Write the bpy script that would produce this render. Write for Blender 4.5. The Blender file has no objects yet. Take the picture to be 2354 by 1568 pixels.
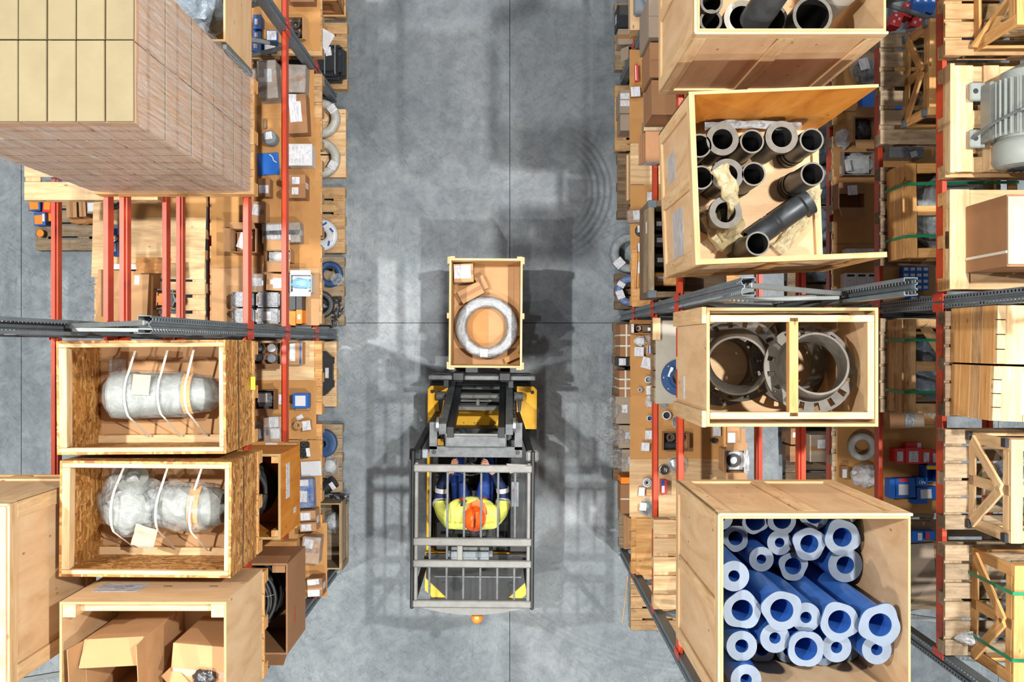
import bpy, bmesh, math, random
from mathutils import Vector, Matrix
random.seed(7)
R = math.radians
scn = bpy.context.scene
COL = scn.collection

# ------------------------------------------------------------------ camera, light, exposure
CAM_H, FPX, U0, V0 = 12.0, 2292.0, 1168.0, 792.0
cam_d = bpy.data.cameras.new('camera'); cam_d.sensor_width = 36; cam_d.lens = 36 * FPX / 2354
cam_d.shift_x = 9 / 2354; cam_d.shift_y = 8 / 2354; cam_d.clip_end = 200
cam = bpy.data.objects.new('camera', cam_d); COL.objects.link(cam)
cam.location = (0, 0, CAM_H)
scn.camera = cam

world = bpy.data.worlds.new('hall_ambient'); scn.world = world; world.use_nodes = True
bg = world.node_tree.nodes['Background']
bg.inputs[0].default_value = (0.90, 0.96, 1.0, 1); bg.inputs[1].default_value = 0.29

def ceiling_lamp(x, y, z, watts, size=0.28, col=(1, 0.975, 0.93)):
    d = bpy.data.lights.new('high_bay_lamp', 'AREA'); d.shape = 'DISK'; d.size = size
    d.energy = watts; d.color = col
    o = bpy.data.objects.new('high_bay_lamp', d); COL.objects.link(o); o.location = (x, y, z)
for lx, ly, lw in ((3.2, 1.62, 1500), (3.2, -4.3, 1050), (3.2, 7.6, 300), (-5.4, 1.42, 1450), (-5.4, -4.4, 700), (-5.4, 7.4, 300), (-0.8, -7.5, 550)):
    ceiling_lamp(lx, ly, 14.0, lw)

vs = scn.view_settings
vs.view_transform = 'Standard'; vs.look = 'None'; vs.exposure = 0.0; vs.gamma = 1; vs.use_curve_mapping = False
scn.render.film_transparent = False

# ------------------------------------------------------------------ materials
def C(r, g, b):
    f = lambda c: (c / 12.92 if c <= 0.04045 else ((c + 0.055) / 1.055) ** 2.4)
    return (f(r / 255), f(g / 255), f(b / 255), 1)
MATS = {}
def newmat(name):
    m = bpy.data.materials.new(name); m.use_nodes = True
    MATS[name] = m
    nt = m.node_tree
    return m, nt, nt.nodes['Principled BSDF']
def link(nt, a, b): nt.links.new(a, b)
def ramp(nt, stops, interp='LINEAR'):
    n = nt.nodes.new('ShaderNodeValToRGB'); e = n.color_ramp.elements; n.color_ramp.interpolation = interp
    while len(e) < len(stops): e.new(0.5)
    for el, (p, c) in zip(e, stops): el.position = p; el.color = c
    return n
def coords(nt, stretch=(1, 1, 1), rnd=True):
    tc = nt.nodes.new('ShaderNodeTexCoord'); mp = nt.nodes.new('ShaderNodeMapping')
    mp.inputs['Scale'].default_value = stretch
    link(nt, tc.outputs['Object'], mp.inputs['Vector'])
    oi = nt.nodes.new('ShaderNodeObjectInfo')
    if rnd:
        ml = nt.nodes.new('ShaderNodeMath'); ml.operation = 'MULTIPLY'; ml.inputs[1].default_value = 37.0
        link(nt, oi.outputs['Random'], ml.inputs[0])
        cb = nt.nodes.new('ShaderNodeCombineXYZ')
        for i in range(3): link(nt, ml.outputs[0], cb.inputs[i])
        link(nt, cb.outputs[0], mp.inputs['Location'])
    return mp.outputs[0], oi
def noise(nt, vec, scale, detail=4, rough=0.55, dist=0.0):
    n = nt.nodes.new('ShaderNodeTexNoise'); n.inputs['Scale'].default_value = scale
    n.inputs['Detail'].default_value = detail; n.inputs['Roughness'].default_value = rough
    n.inputs['Distortion'].default_value = dist
    link(nt, vec, n.inputs['Vector']); return n
def sh(c, k): return (min(1, c[0] * k), min(1, c[1] * k), min(1, c[2] * k), 1)
def hsv_by_random(nt, oi, colout, amount):
    hs = nt.nodes.new('ShaderNodeHueSaturation')
    mr = nt.nodes.new('ShaderNodeMapRange'); mr.inputs['To Min'].default_value = 1 - amount; mr.inputs['To Max'].default_value = 1 + amount
    link(nt, oi.outputs['Random'], mr.inputs['Value']); link(nt, mr.outputs[0], hs.inputs['Value'])
    link(nt, colout, hs.inputs['Color']); return hs.outputs[0]
def bump(nt, b, height, dist=0.004, strength=0.4):
    bp = nt.nodes.new('ShaderNodeBump'); bp.inputs['Strength'].default_value = strength; bp.inputs['Distance'].default_value = dist
    link(nt, height, bp.inputs['Height']); link(nt, bp.outputs[0], b.inputs['Normal'])
def plain(name, col, rough=0.55, metal=0.0, var=0.12, scale=9, rnd=0.06, bmp=0.0, stretch=(1, 1, 1), spec=0.4):
    m, nt, b = newmat(name)
    v, oi = coords(nt, stretch); n = noise(nt, v, scale, 5, 0.6)
    rp = ramp(nt, [(0.3, sh(col, 1 - var)), (0.7, sh(col, 1 + var))]); link(nt, n.outputs['Fac'], rp.inputs[0])
    link(nt, hsv_by_random(nt, oi, rp.outputs[0], rnd), b.inputs['Base Color'])
    b.inputs['Roughness'].default_value = rough; b.inputs['Metallic'].default_value = metal
    b.inputs['Specular IOR Level'].default_value = spec
    if bmp: bump(nt, b, n.outputs['Fac'], 0.01, bmp)
    return m
WK = 0.76
def wood(name, dark, mid, light, rnd=0.10, sc=3.0, st=(1, 9, 9), knots=True, rough=0.65, dirt=None):
    dark, mid, light = sh(dark, WK), sh(mid, WK), sh(light, WK); dirt = sh(dirt, WK) if dirt else None
    m, nt, b = newmat(name)
    v, oi = coords(nt, st); n = noise(nt, v, sc, 6, 0.62, 0.6)
    rp = ramp(nt, [(0.25, dark), (0.48, mid), (0.75, light)]); link(nt, n.outputs['Fac'], rp.inputs[0])
    col = rp.outputs[0]
    v2, _ = coords(nt, (2.2, 5, 5))
    if knots:
        vo = nt.nodes.new('ShaderNodeTexVoronoi'); vo.inputs['Scale'].default_value = 1.6; link(nt, v2, vo.inputs['Vector'])
        kr = ramp(nt, [(0.035, (1, 1, 1, 1)), (0.10, (0, 0, 0, 1))]); link(nt, vo.outputs['Distance'], kr.inputs[0])
        mx = nt.nodes.new('ShaderNodeMixRGB'); mx.inputs[2].default_value = sh(dark, 0.55)
        link(nt, kr.outputs[0], mx.inputs[0]); link(nt, col, mx.inputs[1]); col = mx.outputs[0]
    if dirt:
        n2 = noise(nt, v2, 1.7, 5, 0.7, 0.3); dr = ramp(nt, [(0.5, (0, 0, 0, 1)), (0.72, (0.75,) * 3 + (1,))]); link(nt, n2.outputs['Fac'], dr.inputs[0])
        mx = nt.nodes.new('ShaderNodeMixRGB'); mx.inputs[2].default_value = dirt
        link(nt, dr.outputs[0], mx.inputs[0]); link(nt, col, mx.inputs[1]); col = mx.outputs[0]
    link(nt, hsv_by_random(nt, oi, col, rnd), b.inputs['Base Color'])
    b.inputs['Roughness'].default_value = rough; b.inputs['Specular IOR Level'].default_value = 0.3
    bump(nt, b, n.outputs['Fac'], 0.003, 0.35)
    return m
pine = wood('pine', C(196, 154, 106), C(224, 186, 138), C(240, 210, 168))
pinew = wood('warm_pine', C(186, 130, 72), C(212, 158, 96), C(228, 182, 122))
ply = wood('plywood', C(206, 164, 116), C(226, 188, 144), C(238, 206, 164), sc=1.5, st=(1, 4, 4), dirt=None, rnd=0.05)
plyo = wood('orange_plywood', C(186, 106, 26), C(220, 138, 46), C(236, 162, 68), sc=1.6, st=(1, 4, 4), rnd=0.05)
plyd = wood('shaded_plywood', C(180, 128, 72), C(205, 152, 94), C(220, 172, 116), sc=1.6, st=(1, 4, 4), rnd=0.05)  # copy of the plywood with shade put into its colour
greyw = wood('weathered_wood', C(128, 108, 84), C(160, 138, 110), C(184, 164, 136), dirt=C(92, 78, 62), rnd=0.16)
oldw = wood('old_pallet_wood', C(168, 126, 82), C(196, 156, 108), C(214, 178, 132), dirt=C(130, 96, 60), rnd=0.15)
darkw = wood('dark_pallet_wood', C(92, 74, 58), C(120, 98, 76), C(146, 122, 96), dirt=C(70, 56, 44), rnd=0.15)
edgew = wood('plywood_edge', C(168, 132, 84), C(188, 156, 108), C(202, 174, 128), sc=4, st=(0.6, 26, 26), knots=False, rnd=0.03)
redw = wood('brown_plywood', C(146, 98, 56), C(172, 118, 70), C(190, 138, 88), sc=1.6, st=(1, 4, 4), rnd=0.05)

def osb_mat():
    m, nt, b = newmat('oriented_strand_board')
    v, oi = coords(nt, (1, 1, 1))
    v1, _ = coords(nt, (9, 34, 34)); v2, _ = coords(nt, (34, 10, 30))
    a = nt.nodes.new('ShaderNodeTexVoronoi'); a.inputs['Scale'].default_value = 1; link(nt, v1, a.inputs['Vector'])
    c = nt.nodes.new('ShaderNodeTexVoronoi'); c.inputs['Scale'].default_value = 1; link(nt, v2, c.inputs['Vector'])
    sa = nt.nodes.new('ShaderNodeSeparateColor'); link(nt, a.outputs['Color'], sa.inputs[0])
    sc_ = nt.nodes.new('ShaderNodeSeparateColor'); link(nt, c.outputs['Color'], sc_.inputs[0])
    n = noise(nt, v, 14, 2); g = nt.nodes.new('ShaderNodeMath'); g.operation = 'GREATER_THAN'; g.inputs[1].default_value = 0.5
    link(nt, n.outputs['Fac'], g.inputs[0])
    mx = nt.nodes.new('ShaderNodeMix'); link(nt, g.outputs[0], mx.inputs[0]); link(nt, sa.outputs[0], mx.inputs[2]); link(nt, sc_.outputs[0], mx.inputs[3])
    rp = ramp(nt, [(0.0, C(122, 74, 28)), (0.4, C(158, 106, 48)), (0.75, C(180, 130, 68)), (1.0, C(198, 156, 100))])
    link(nt, mx.outputs[0], rp.inputs[0]); link(nt, rp.outputs[0], b.inputs['Base Color'])
    b.inputs['Roughness'].default_value = 0.6
    bump(nt, b, mx.outputs[0], 0.004, 0.4); return m
osb = osb_mat()

def card_mat(name, col, rnd=0.07, crease=0.3):
    col = sh(col, WK)
    m, nt, b = newmat(name)
    v, oi = coords(nt, (1, 1, 1)); n = noise(nt, v, 5, 6, 0.6)
    rp = ramp(nt, [(0.25, sh(col, 0.90)), (0.75, sh(col, 1.08))]); link(nt, n.outputs['Fac'], rp.inputs[0])
    link(nt, hsv_by_random(nt, oi, rp.outputs[0], rnd), b.inputs['Base Color'])
    w = nt.nodes.new('ShaderNodeTexWave'); w.inputs['Scale'].default_value = 26; w.inputs['Distortion'].default_value = 0.4; link(nt, v, w.inputs['Vector'])
    ad = nt.nodes.new('ShaderNodeMath'); ad.operation = 'MULTIPLY_ADD'; ad.inputs[1].default_value = 0.12; link(nt, w.outputs['Fac'], ad.inputs[0]); link(nt, n.outputs['Fac'], ad.inputs[2])
    bump(nt, b, ad.outputs[0], 0.006, crease)
    b.inputs['Roughness'].default_value = 0.75; b.inputs['Specular IOR Level'].default_value = 0.25
    return m
card = card_mat('cardboard', C(196, 152, 108))
cardy = card_mat('yellow_cardboard', C(132, 120, 92), 0.03)
cardp = card_mat('pink_cardboard', C(206, 168, 138), 0.03)
cardd = card_mat('brown_cardboard', C(166, 122, 86))
cards = card_mat('sheet_cardboard', C(198, 146, 88), 0.05)
cardg = card_mat('grey_cardboard', C(170, 152, 134))
palepk = card_mat('pale_packet_paper', C(190, 178, 158))
kraft = card_mat('kraft_paper', C(196, 140, 86), 0.04, 0.9)

def paper_mat(name, base=(206, 207, 212), ink=(70, 74, 96), dens=0.52):
    m, nt, b = newmat(name)
    v, oi = coords(nt, (1, 1, 1))
    w = nt.nodes.new('ShaderNodeTexWave'); w.bands_direction = 'Y'; w.inputs['Scale'].default_value = 22; link(nt, v, w.inputs['Vector'])
    v2, _ = coords(nt, (60, 14, 1)); n = noise(nt, v2, 1.0, 2)
    a = nt.nodes.new('ShaderNodeMath'); a.operation = 'GREATER_THAN'; a.inputs[1].default_value = 0.66; link(nt, w.outputs['Fac'], a.inputs[0])
    c = nt.nodes.new('ShaderNodeMath'); c.operation = 'GREATER_THAN'; c.inputs[1].default_value = dens; link(nt, n.outputs['Fac'], c.inputs[0])
    p = nt.nodes.new('ShaderNodeMath'); p.operation = 'MULTIPLY'; link(nt, a.outputs[0], p.inputs[0]); link(nt, c.outputs[0], p.inputs[1])
    q = nt.nodes.new('ShaderNodeMath'); q.operation = 'MULTIPLY'; q.inputs[1].default_value = 0.62; link(nt, p.outputs[0], q.inputs[0])
    mx = nt.nodes.new('ShaderNodeMixRGB'); mx.inputs[1].default_value = C(*base); mx.inputs[2].default_value = C(*ink); link(nt, q.outputs[0], mx.inputs[0])
    link(nt, mx.outputs[0], b.inputs['Base Color']); b.inputs['Roughness'].default_value = 0.5
    return m
paper = paper_mat('printed_paper')
blank = plain('blank_paper', C(206, 207, 210), 0.6, var=0.03, rnd=0.02)
yellowp = plain('yellow_sticker', C(244, 208, 60), 0.6, var=0.03)
tape = plain('packing_tape', C(150, 108, 74), 0.25, var=0.06)

orange = plain('orange_paint', C(190, 62, 27), 0.45, var=0.22, scale=2.2, rnd=0.04, spec=0.5)
redor = plain('red_orange_paint', C(186, 52, 30), 0.4, var=0.08, scale=4)
galv = plain('galvanised_steel', C(98, 108, 114), 0.5, 0.15, var=0.2, scale=14, stretch=(1, 1, 0.25))
galvl = plain('bright_zinc_steel', C(112, 117, 117), 0.42, 0.35, var=0.1, scale=10)
steel = plain('steel', C(170, 172, 176), 0.3, 0.9, var=0.12)
dsteel = plain('dark_steel', C(62, 66, 69), 0.42, 0.4, var=0.25, scale=12)
iron = plain('cast_iron', C(84, 79, 72), 0.5, 0.25, var=0.25, scale=16, bmp=0.1)
blackp = plain('black_plastic', C(34, 36, 40), 0.45, var=0.25, scale=20)
rubber = plain('black_rubber', C(42, 42, 42), 0.55, var=0.25, scale=18)
sleeve = plain('dark_sleeve', C(44, 43, 42), 0.4, 0.1, var=0.2, scale=12)
sleevet = plain('sleeve_rim', C(86, 81, 73), 0.5, 0.1, var=0.25, scale=20)
greyp = plain('grey_plastic', C(120, 128, 134), 0.5)
motorg = plain('motor_grey', C(120, 125, 121), 0.45, var=0.07)
whitep = plain('white_plastic', C(196, 198, 202), 0.4, var=0.05)
bluep = plain('blue_plastic', C(30, 84, 158), 0.42, var=0.12)
blued = plain('dark_blue_plastic', C(36, 66, 108), 0.45, var=0.15)
bluet = plain('blue_tube_side', C(46, 92, 165), 0.4, var=0.14, scale=6)
bluee = plain('blue_tube_end', C(90, 101, 116), 0.5, var=0.16, scale=7)
bluebox = plain('blue_carton', C(26, 92, 176), 0.45, var=0.08)
redbox = plain('red_carton', C(202, 44, 42), 0.45, var=0.08)
orangebox = plain('orange_carton', C(240, 132, 28), 0.5, var=0.06)
silver = plain('silver_foil', C(122, 124, 128), 0.34, 0.5, var=0.2, scale=26, bmp=0.9)
yellow = plain('yellow_paint', C(240, 182, 24), 0.38, var=0.08, scale=5)
dyellow = plain('dusty_yellow_paint', C(206, 152, 34), 0.5, var=0.15, scale=8)
fkgrey = plain('dusty_black_paint', C(88, 92, 94), 0.55, 0.1, var=0.3, scale=14)
fkblack = plain('forklift_black', C(25, 27, 31), 0.5, var=0.3, scale=10)
guardg = plain('guard_grey', C(118, 118, 115), 0.5, 0.15, var=0.16, scale=9)
hivis = plain('hi_vis_yellow', C(238, 246, 116), 0.7, var=0.07, scale=12, bmp=0.2)
navy = plain('navy_cloth', C(24, 38, 78), 0.75, var=0.2, scale=14, bmp=0.25)
bluecl = plain('blue_cloth', C(26, 60, 134), 0.75, var=0.15, scale=14, bmp=0.2)
reflect = plain('reflective_tape', C(206, 208, 210), 0.35, 0.2, var=0.05)
helmm = plain('orange_helmet', C(246, 92, 20), 0.25, var=0.05, spec=0.6)
vest_o = plain('orange_trim', C(236, 88, 34), 0.7, var=0.06)
skin = plain('skin', C(206, 152, 126), 0.5, var=0.05)
strapw = plain('white_strap', C(200, 196, 182), 0.5, var=0.05)
strapg = plain('green_strap', C(24, 122, 82), 0.45, var=0.05)
beacon = plain('beacon_orange', C(250, 140, 40), 0.2, var=0.05, spec=0.7)
whitering = plain('white_wrap', C(170, 168, 160), 0.4, var=0.16, scale=14, bmp=0.5)
greenl = plain('green_plastic', C(60, 120, 60), 0.5)
dirtp = plain('dirty_white_panel', C(160, 154, 142), 0.6, var=0.14, scale=4)
pinkb = plain('red_button', C(226, 60, 72), 0.4)

def film_mat(name, col=(0.62, 0.65, 0.68), lo=0.06, hi=0.40, sc=11, st=(1, 1, 1), bs=0.9):
    m, nt, b = newmat(name)
    v, oi = coords(nt, st); n = noise(nt, v, sc, 6, 0.65, 1.2)
    rp = ramp(nt, [(0.35, (lo,) * 3 + (1,)), (0.68, (hi,) * 3 + (1,))]); link(nt, n.outputs['Fac'], rp.inputs[0])
    tr = nt.nodes.new('ShaderNodeBsdfTransparent'); tr.inputs[0].default_value = (0.96, 0.97, 0.97, 1)
    mx = nt.nodes.new('ShaderNodeMixShader'); link(nt, rp.outputs[0], mx.inputs[0])
    b.inputs['Base Color'].default_value = col + (1,); b.inputs['Roughness'].default_value = 0.18; b.inputs['Specular IOR Level'].default_value = 0.8
    bump(nt, b, n.outputs['Fac'], 0.02, bs)
    link(nt, tr.outputs[0], mx.inputs[1]); link(nt, b.outputs[0], mx.inputs[2])
    link(nt, mx.outputs[0], nt.nodes['Material Output'].inputs[0]); return m
film = film_mat('clear_film')
filmv = film_mat('stretch_film', (0.9, 0.9, 0.9), lo=0.0, hi=0.42, sc=5, st=(7, 7, 0.5))  # whitish streaks in the colour stand in for shiny highlights on the film
filmg = film_mat('grey_bag_film', (0.46, 0.49, 0.49), 0.12, 0.50, 6)
filmb = film_mat('blue_grey_film', (0.20, 0.26, 0.32), 0.55, 0.95, 5, bs=1.0)
filmy = film_mat('yellowish_film', (0.60, 0.50, 0.28), 0.30, 0.8, 7)
filmw = film_mat('white_bag_film', (0.62, 0.63, 0.66), 0.35, 0.85, 6)
filmk = film_mat('black_film', (0.03, 0.03, 0.035), 0.8, 1.0, 6)

def floor_mat():
    m, nt, b = newmat('polished_concrete')
    tc = nt.nodes.new('ShaderNodeTexCoord'); geo = nt.nodes.new('ShaderNodeNewGeometry'); v = geo.outputs['Position']
    n1 = noise(nt, v, 0.55, 6, 0.6, 0.4); n2 = noise(nt, v, 3.2, 7, 0.68, 0.8); n3 = noise(nt, v, 26, 3, 0.6)
    r1 = ramp(nt, [(0.30, C(116, 125, 131)), (0.5, C(139, 147, 152)), (0.72, C(163, 168, 171))]); link(nt, n1.outputs['Fac'], r1.inputs[0])
    r2 = ramp(nt, [(0.28, C(188, 196, 202)), (0.6, C(255, 255, 255))]); link(nt, n2.outputs['Fac'], r2.inputs[0])
    m1 = nt.nodes.new('ShaderNodeMixRGB'); m1.blend_type = 'MULTIPLY'; m1.inputs[0].default_value = 0.8
    link(nt, r1.outputs[0], m1.inputs[1]); link(nt, r2.outputs[0], m1.inputs[2])
    col = m1.outputs[0]
    # scuffs: short dark streaks in two directions, only where the traffic noise is high
    for k, (ang, st, lo, hi) in enumerate(((0.5, (7, 48, 5), 0.57, 0.68), (-0.7, (8, 42, 5), 0.58, 0.69), (1.45, (5, 60, 5), 0.59, 0.70), (2.2, (9, 52, 5), 0.58, 0.69))):
        mp = nt.nodes.new('ShaderNodeMapping'); mp.vector_type = 'TEXTURE'; mp.inputs['Rotation'].default_value = (0, 0, ang); mp.inputs['Scale'].default_value = tuple(1 / q for q in st)
        mp.inputs['Location'].default_value = (k * 3.1, k * 1.7, 0)
        link(nt, v, mp.inputs['Vector']); ns = noise(nt, mp.outputs[0], 1.0, 3, 0.5, 0.6)
        rs = ramp(nt, [(lo, (0, 0, 0, 1)), (hi, (0.5,) * 3 + (1,))]); link(nt, ns.outputs['Fac'], rs.inputs[0])
        mp2 = nt.nodes.new('ShaderNodeMapping'); mp2.inputs['Location'].default_value = (k * 9.3, 4 + k, 0); link(nt, v, mp2.inputs['Vector'])
        na = noise(nt, mp2.outputs[0], 0.8, 2); ra = ramp(nt, [(0.42, (0, 0, 0, 1)), (0.62, (1, 1, 1, 1))]); link(nt, na.outputs['Fac'], ra.inputs[0])
        mu = nt.nodes.new('ShaderNodeMath'); mu.operation = 'MULTIPLY'; link(nt, rs.outputs[0], mu.inputs[0]); link(nt, ra.outputs[0], mu.inputs[1])
        mx = nt.nodes.new('ShaderNodeMixRGB'); mx.inputs[2].default_value = C(84, 92, 98); link(nt, mu.outputs[0], mx.inputs[0]); link(nt, col, mx.inputs[1]); col = mx.outputs[0]
    # tyre scrub: concentric arcs at the right side of the aisle and a long curved tread mark at the bottom
    def arcs(cx, cy, r0, r1, per, xmin, amt):
        nonlocal col
        su = nt.nodes.new('ShaderNodeVectorMath'); su.operation = 'SUBTRACT'; su.inputs[1].default_value = (cx, cy, 0); link(nt, v, su.inputs[0])
        ln = nt.nodes.new('ShaderNodeVectorMath'); ln.operation = 'LENGTH'; link(nt, su.outputs[0], ln.inputs[0])
        ad = nt.nodes.new('ShaderNodeMath'); ad.operation = 'MULTIPLY_ADD'; ad.inputs[1].default_value = 0.05; link(nt, n2.outputs['Fac'], ad.inputs[0]); link(nt, ln.outputs['Value'], ad.inputs[2])
        sn = nt.nodes.new('ShaderNodeMath'); sn.operation = 'SINE'; ml = nt.nodes.new('ShaderNodeMath'); ml.operation = 'MULTIPLY'; ml.inputs[1].default_value = 6.283 / per
        link(nt, ad.outputs[0], ml.inputs[0]); link(nt, ml.outputs[0], sn.inputs[0])
        band = ramp(nt, [(0, (0, 0, 0, 1)), (0.25, (1, 1, 1, 1)), (0.75, (1, 1, 1, 1)), (1, (0, 0, 0, 1))])
        mr = nt.nodes.new('ShaderNodeMapRange'); mr.inputs['From Min'].default_value = r0; mr.inputs['From Max'].default_value = r1; link(nt, ln.outputs['Value'], mr.inputs['Value']); link(nt, mr.outputs[0], band.inputs[0])
        sp = nt.nodes.new('ShaderNodeSeparateXYZ'); link(nt, su.outputs[0], sp.inputs[0])
        gx = nt.nodes.new('ShaderNodeMapRange'); gx.inputs['From Min'].default_value = xmin; gx.inputs['From Max'].default_value = xmin + 0.3; link(nt, sp.outputs[0], gx.inputs['Value'])
        a1 = nt.nodes.new('ShaderNodeMath'); a1.operation = 'MULTIPLY'; link(nt, band.outputs[0], a1.inputs[0]); link(nt, gx.outputs[0], a1.inputs[1])
        s2 = nt.nodes.new('ShaderNodeMapRange'); s2.inputs['From Min'].default_value = -0.6; s2.inputs['From Max'].default_value = 1; link(nt, sn.outputs[0], s2.inputs['Value'])
        a2 = nt.nodes.new('ShaderNodeMath'); a2.operation = 'MULTIPLY'; link(nt, a1.outputs[0], a2.inputs[0]); link(nt, s2.outputs[0], a2.inputs[1])
        a3 = nt.nodes.new('ShaderNodeMath'); a3.operation = 'MULTIPLY'; a3.inputs[1].default_value = amt; link(nt, a2.outputs[0], a3.inputs[0])
        mx = nt.nodes.new('ShaderNodeMixRGB'); mx.inputs[2].default_value = C(78, 86, 92); link(nt, a3.outputs[0], mx.inputs[0]); link(nt, col, mx.inputs[1]); col = mx.outputs[0]
    arcs(0.42, 1.85, 0.48, 0.92, 0.075, 0.25, 0.6)
    arcs(2.4, -0.2, 3.55, 3.85, 0.06, -2.4, 0.16)
    # dark damp-looking stains
    nd = noise(nt, v, 1.15, 4, 0.6, 0.9); rd = ramp(nt, [(0.60, (0, 0, 0, 1)), (0.70, (0.45,) * 3 + (1,))]); link(nt, nd.outputs['Fac'], rd.inputs[0])
    mx = nt.nodes.new('ShaderNodeMixRGB'); mx.inputs[2].default_value = C(92, 102, 108); link(nt, rd.outputs[0], mx.inputs[0]); link(nt, col, mx.inputs[1]); col = mx.outputs[0]
    # darker floor tone over the upper part of the aisle, ragged edge
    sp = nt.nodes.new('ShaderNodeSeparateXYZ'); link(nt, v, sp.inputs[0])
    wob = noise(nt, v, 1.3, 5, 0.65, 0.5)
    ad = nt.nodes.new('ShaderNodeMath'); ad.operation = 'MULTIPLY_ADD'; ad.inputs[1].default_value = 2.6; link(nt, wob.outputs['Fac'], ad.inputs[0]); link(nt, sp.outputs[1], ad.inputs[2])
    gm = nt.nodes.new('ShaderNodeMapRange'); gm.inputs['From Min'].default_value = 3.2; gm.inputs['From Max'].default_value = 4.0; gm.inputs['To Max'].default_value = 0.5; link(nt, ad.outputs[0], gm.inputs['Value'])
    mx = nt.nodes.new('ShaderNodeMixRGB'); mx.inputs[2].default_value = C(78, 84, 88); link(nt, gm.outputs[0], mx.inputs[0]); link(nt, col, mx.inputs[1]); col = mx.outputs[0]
    sk = noise(nt, v, 9.0, 6, 0.75, 0.4); sr = ramp(nt, [(0.30, C(150, 158, 164)), (0.55, (1, 1, 1, 1))]); link(nt, sk.outputs['Fac'], sr.inputs[0])
    mx = nt.nodes.new('ShaderNodeMixRGB'); mx.blend_type = 'MULTIPLY'; mx.inputs[0].default_value = 0.4; link(nt, col, mx.inputs[1]); link(nt, sr.outputs[0], mx.inputs[2]); col = mx.outputs[0]
    link(nt, col, b.inputs['Base Color'])
    rr = nt.nodes.new('ShaderNodeMapRange'); rr.inputs['To Min'].default_value = 0.38; rr.inputs['To Max'].default_value = 0.62
    link(nt, n2.outputs['Fac'], rr.inputs['Value']); link(nt, rr.outputs[0], b.inputs['Roughness'])
    b.inputs['Specular IOR Level'].default_value = 0.35
    bump(nt, b, n3.outputs['Fac'], 0.002, 0.15)
    return m
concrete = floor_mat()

# ------------------------------------------------------------------ helpers
def X(u, z): return (u - U0) * (CAM_H - z) / FPX
def Y(v, z): return (V0 - v) * (CAM_H - z) / FPX
def tag(o, label, cat, group=None, kind=None):
    o['label'] = label; o['category'] = cat
    if group: o['group'] = group
    if kind: o['kind'] = kind
    return o
def sharpen(bm, ang=35):
    a = R(ang)
    for f in bm.faces: f.smooth = True
    for e in bm.edges:
        if len(e.link_faces) == 2 and e.calc_face_angle(0) > a: e.smooth = False
def tomesh(bm, name, mats, smooth=True):
    bmesh.ops.recalc_face_normals(bm, faces=bm.faces)
    if smooth: sharpen(bm)
    me = bpy.data.meshes.new(name); bm.to_mesh(me); bm.free()
    for m in (mats if isinstance(mats, (list, tuple)) else [mats]): me.materials.append(m)
    return me
def link_obj(name, me, parent=None, loc=(0, 0, 0), rot=(0, 0, 0)):
    o = bpy.data.objects.new(name, me); COL.objects.link(o)
    o.location = loc; o.rotation_euler = rot
    if parent is not None: o.parent = parent
    return o
BOXES = {}
def boxmesh(sx, sy, sz, mat, bev):
    k = (round(sx, 3), round(sy, 3), round(sz, 3), mat.name, bev)
    if k not in BOXES:
        bm = bmesh.new(); bmesh.ops.create_cube(bm, size=1)
        bmesh.ops.scale(bm, vec=(max(k[0], .001), max(k[1], .001), max(k[2], .001)), verts=bm.verts)
        b = min(bev, 0.3 * min(sx, sy, sz))
        if b > 0.0004: bmesh.ops.bevel(bm, geom=list(bm.edges), offset=b, segments=1, affect='EDGES', profile=0.5)
        BOXES[k] = tomesh(bm, 'box', mat, False)
    return BOXES[k]
def box(parent, name, x0, x1, y0, y1, z0, z1, mat, bev=0.003):
    """axis-aligned box by its extents; the mesh's own X runs along the longest side so that wood grain follows it"""
    s = [abs(x1 - x0), abs(y1 - y0), abs(z1 - z0)]
    c = ((x0 + x1) / 2, (y0 + y1) / 2, (z0 + z1) / 2)
    if s[0] >= s[1] and s[0] >= s[2]: d, r = s, (0, 0, 0)
    elif s[1] >= s[2]: d, r = (s[1], s[0], s[2]), (0, 0, R(90))
    else: d, r = (s[2], s[1], s[0]), (0, R(90), 0)
    return link_obj(name, boxmesh(*d, mat, bev), parent, c, r)
def board(parent, name, p0, p1, w, t, mat, up=(0, 0, 1), bev=0.003):
    """plank from p0 to p1; t is measured along up, w across"""
    p0, p1 = Vector(p0), Vector(p1); d = p1 - p0; L = d.length; ex = d.normalized()
    ez = Vector(up); ez = (ez - ex * ez.dot(ex)).normalized(); ey = ez.cross(ex)
    o = link_obj(name, boxmesh(L, w, t, mat, bev), parent, (p0 + p1) / 2)
    o.rotation_euler = Matrix((ex, ey, ez)).transposed().to_euler(); return o
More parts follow.
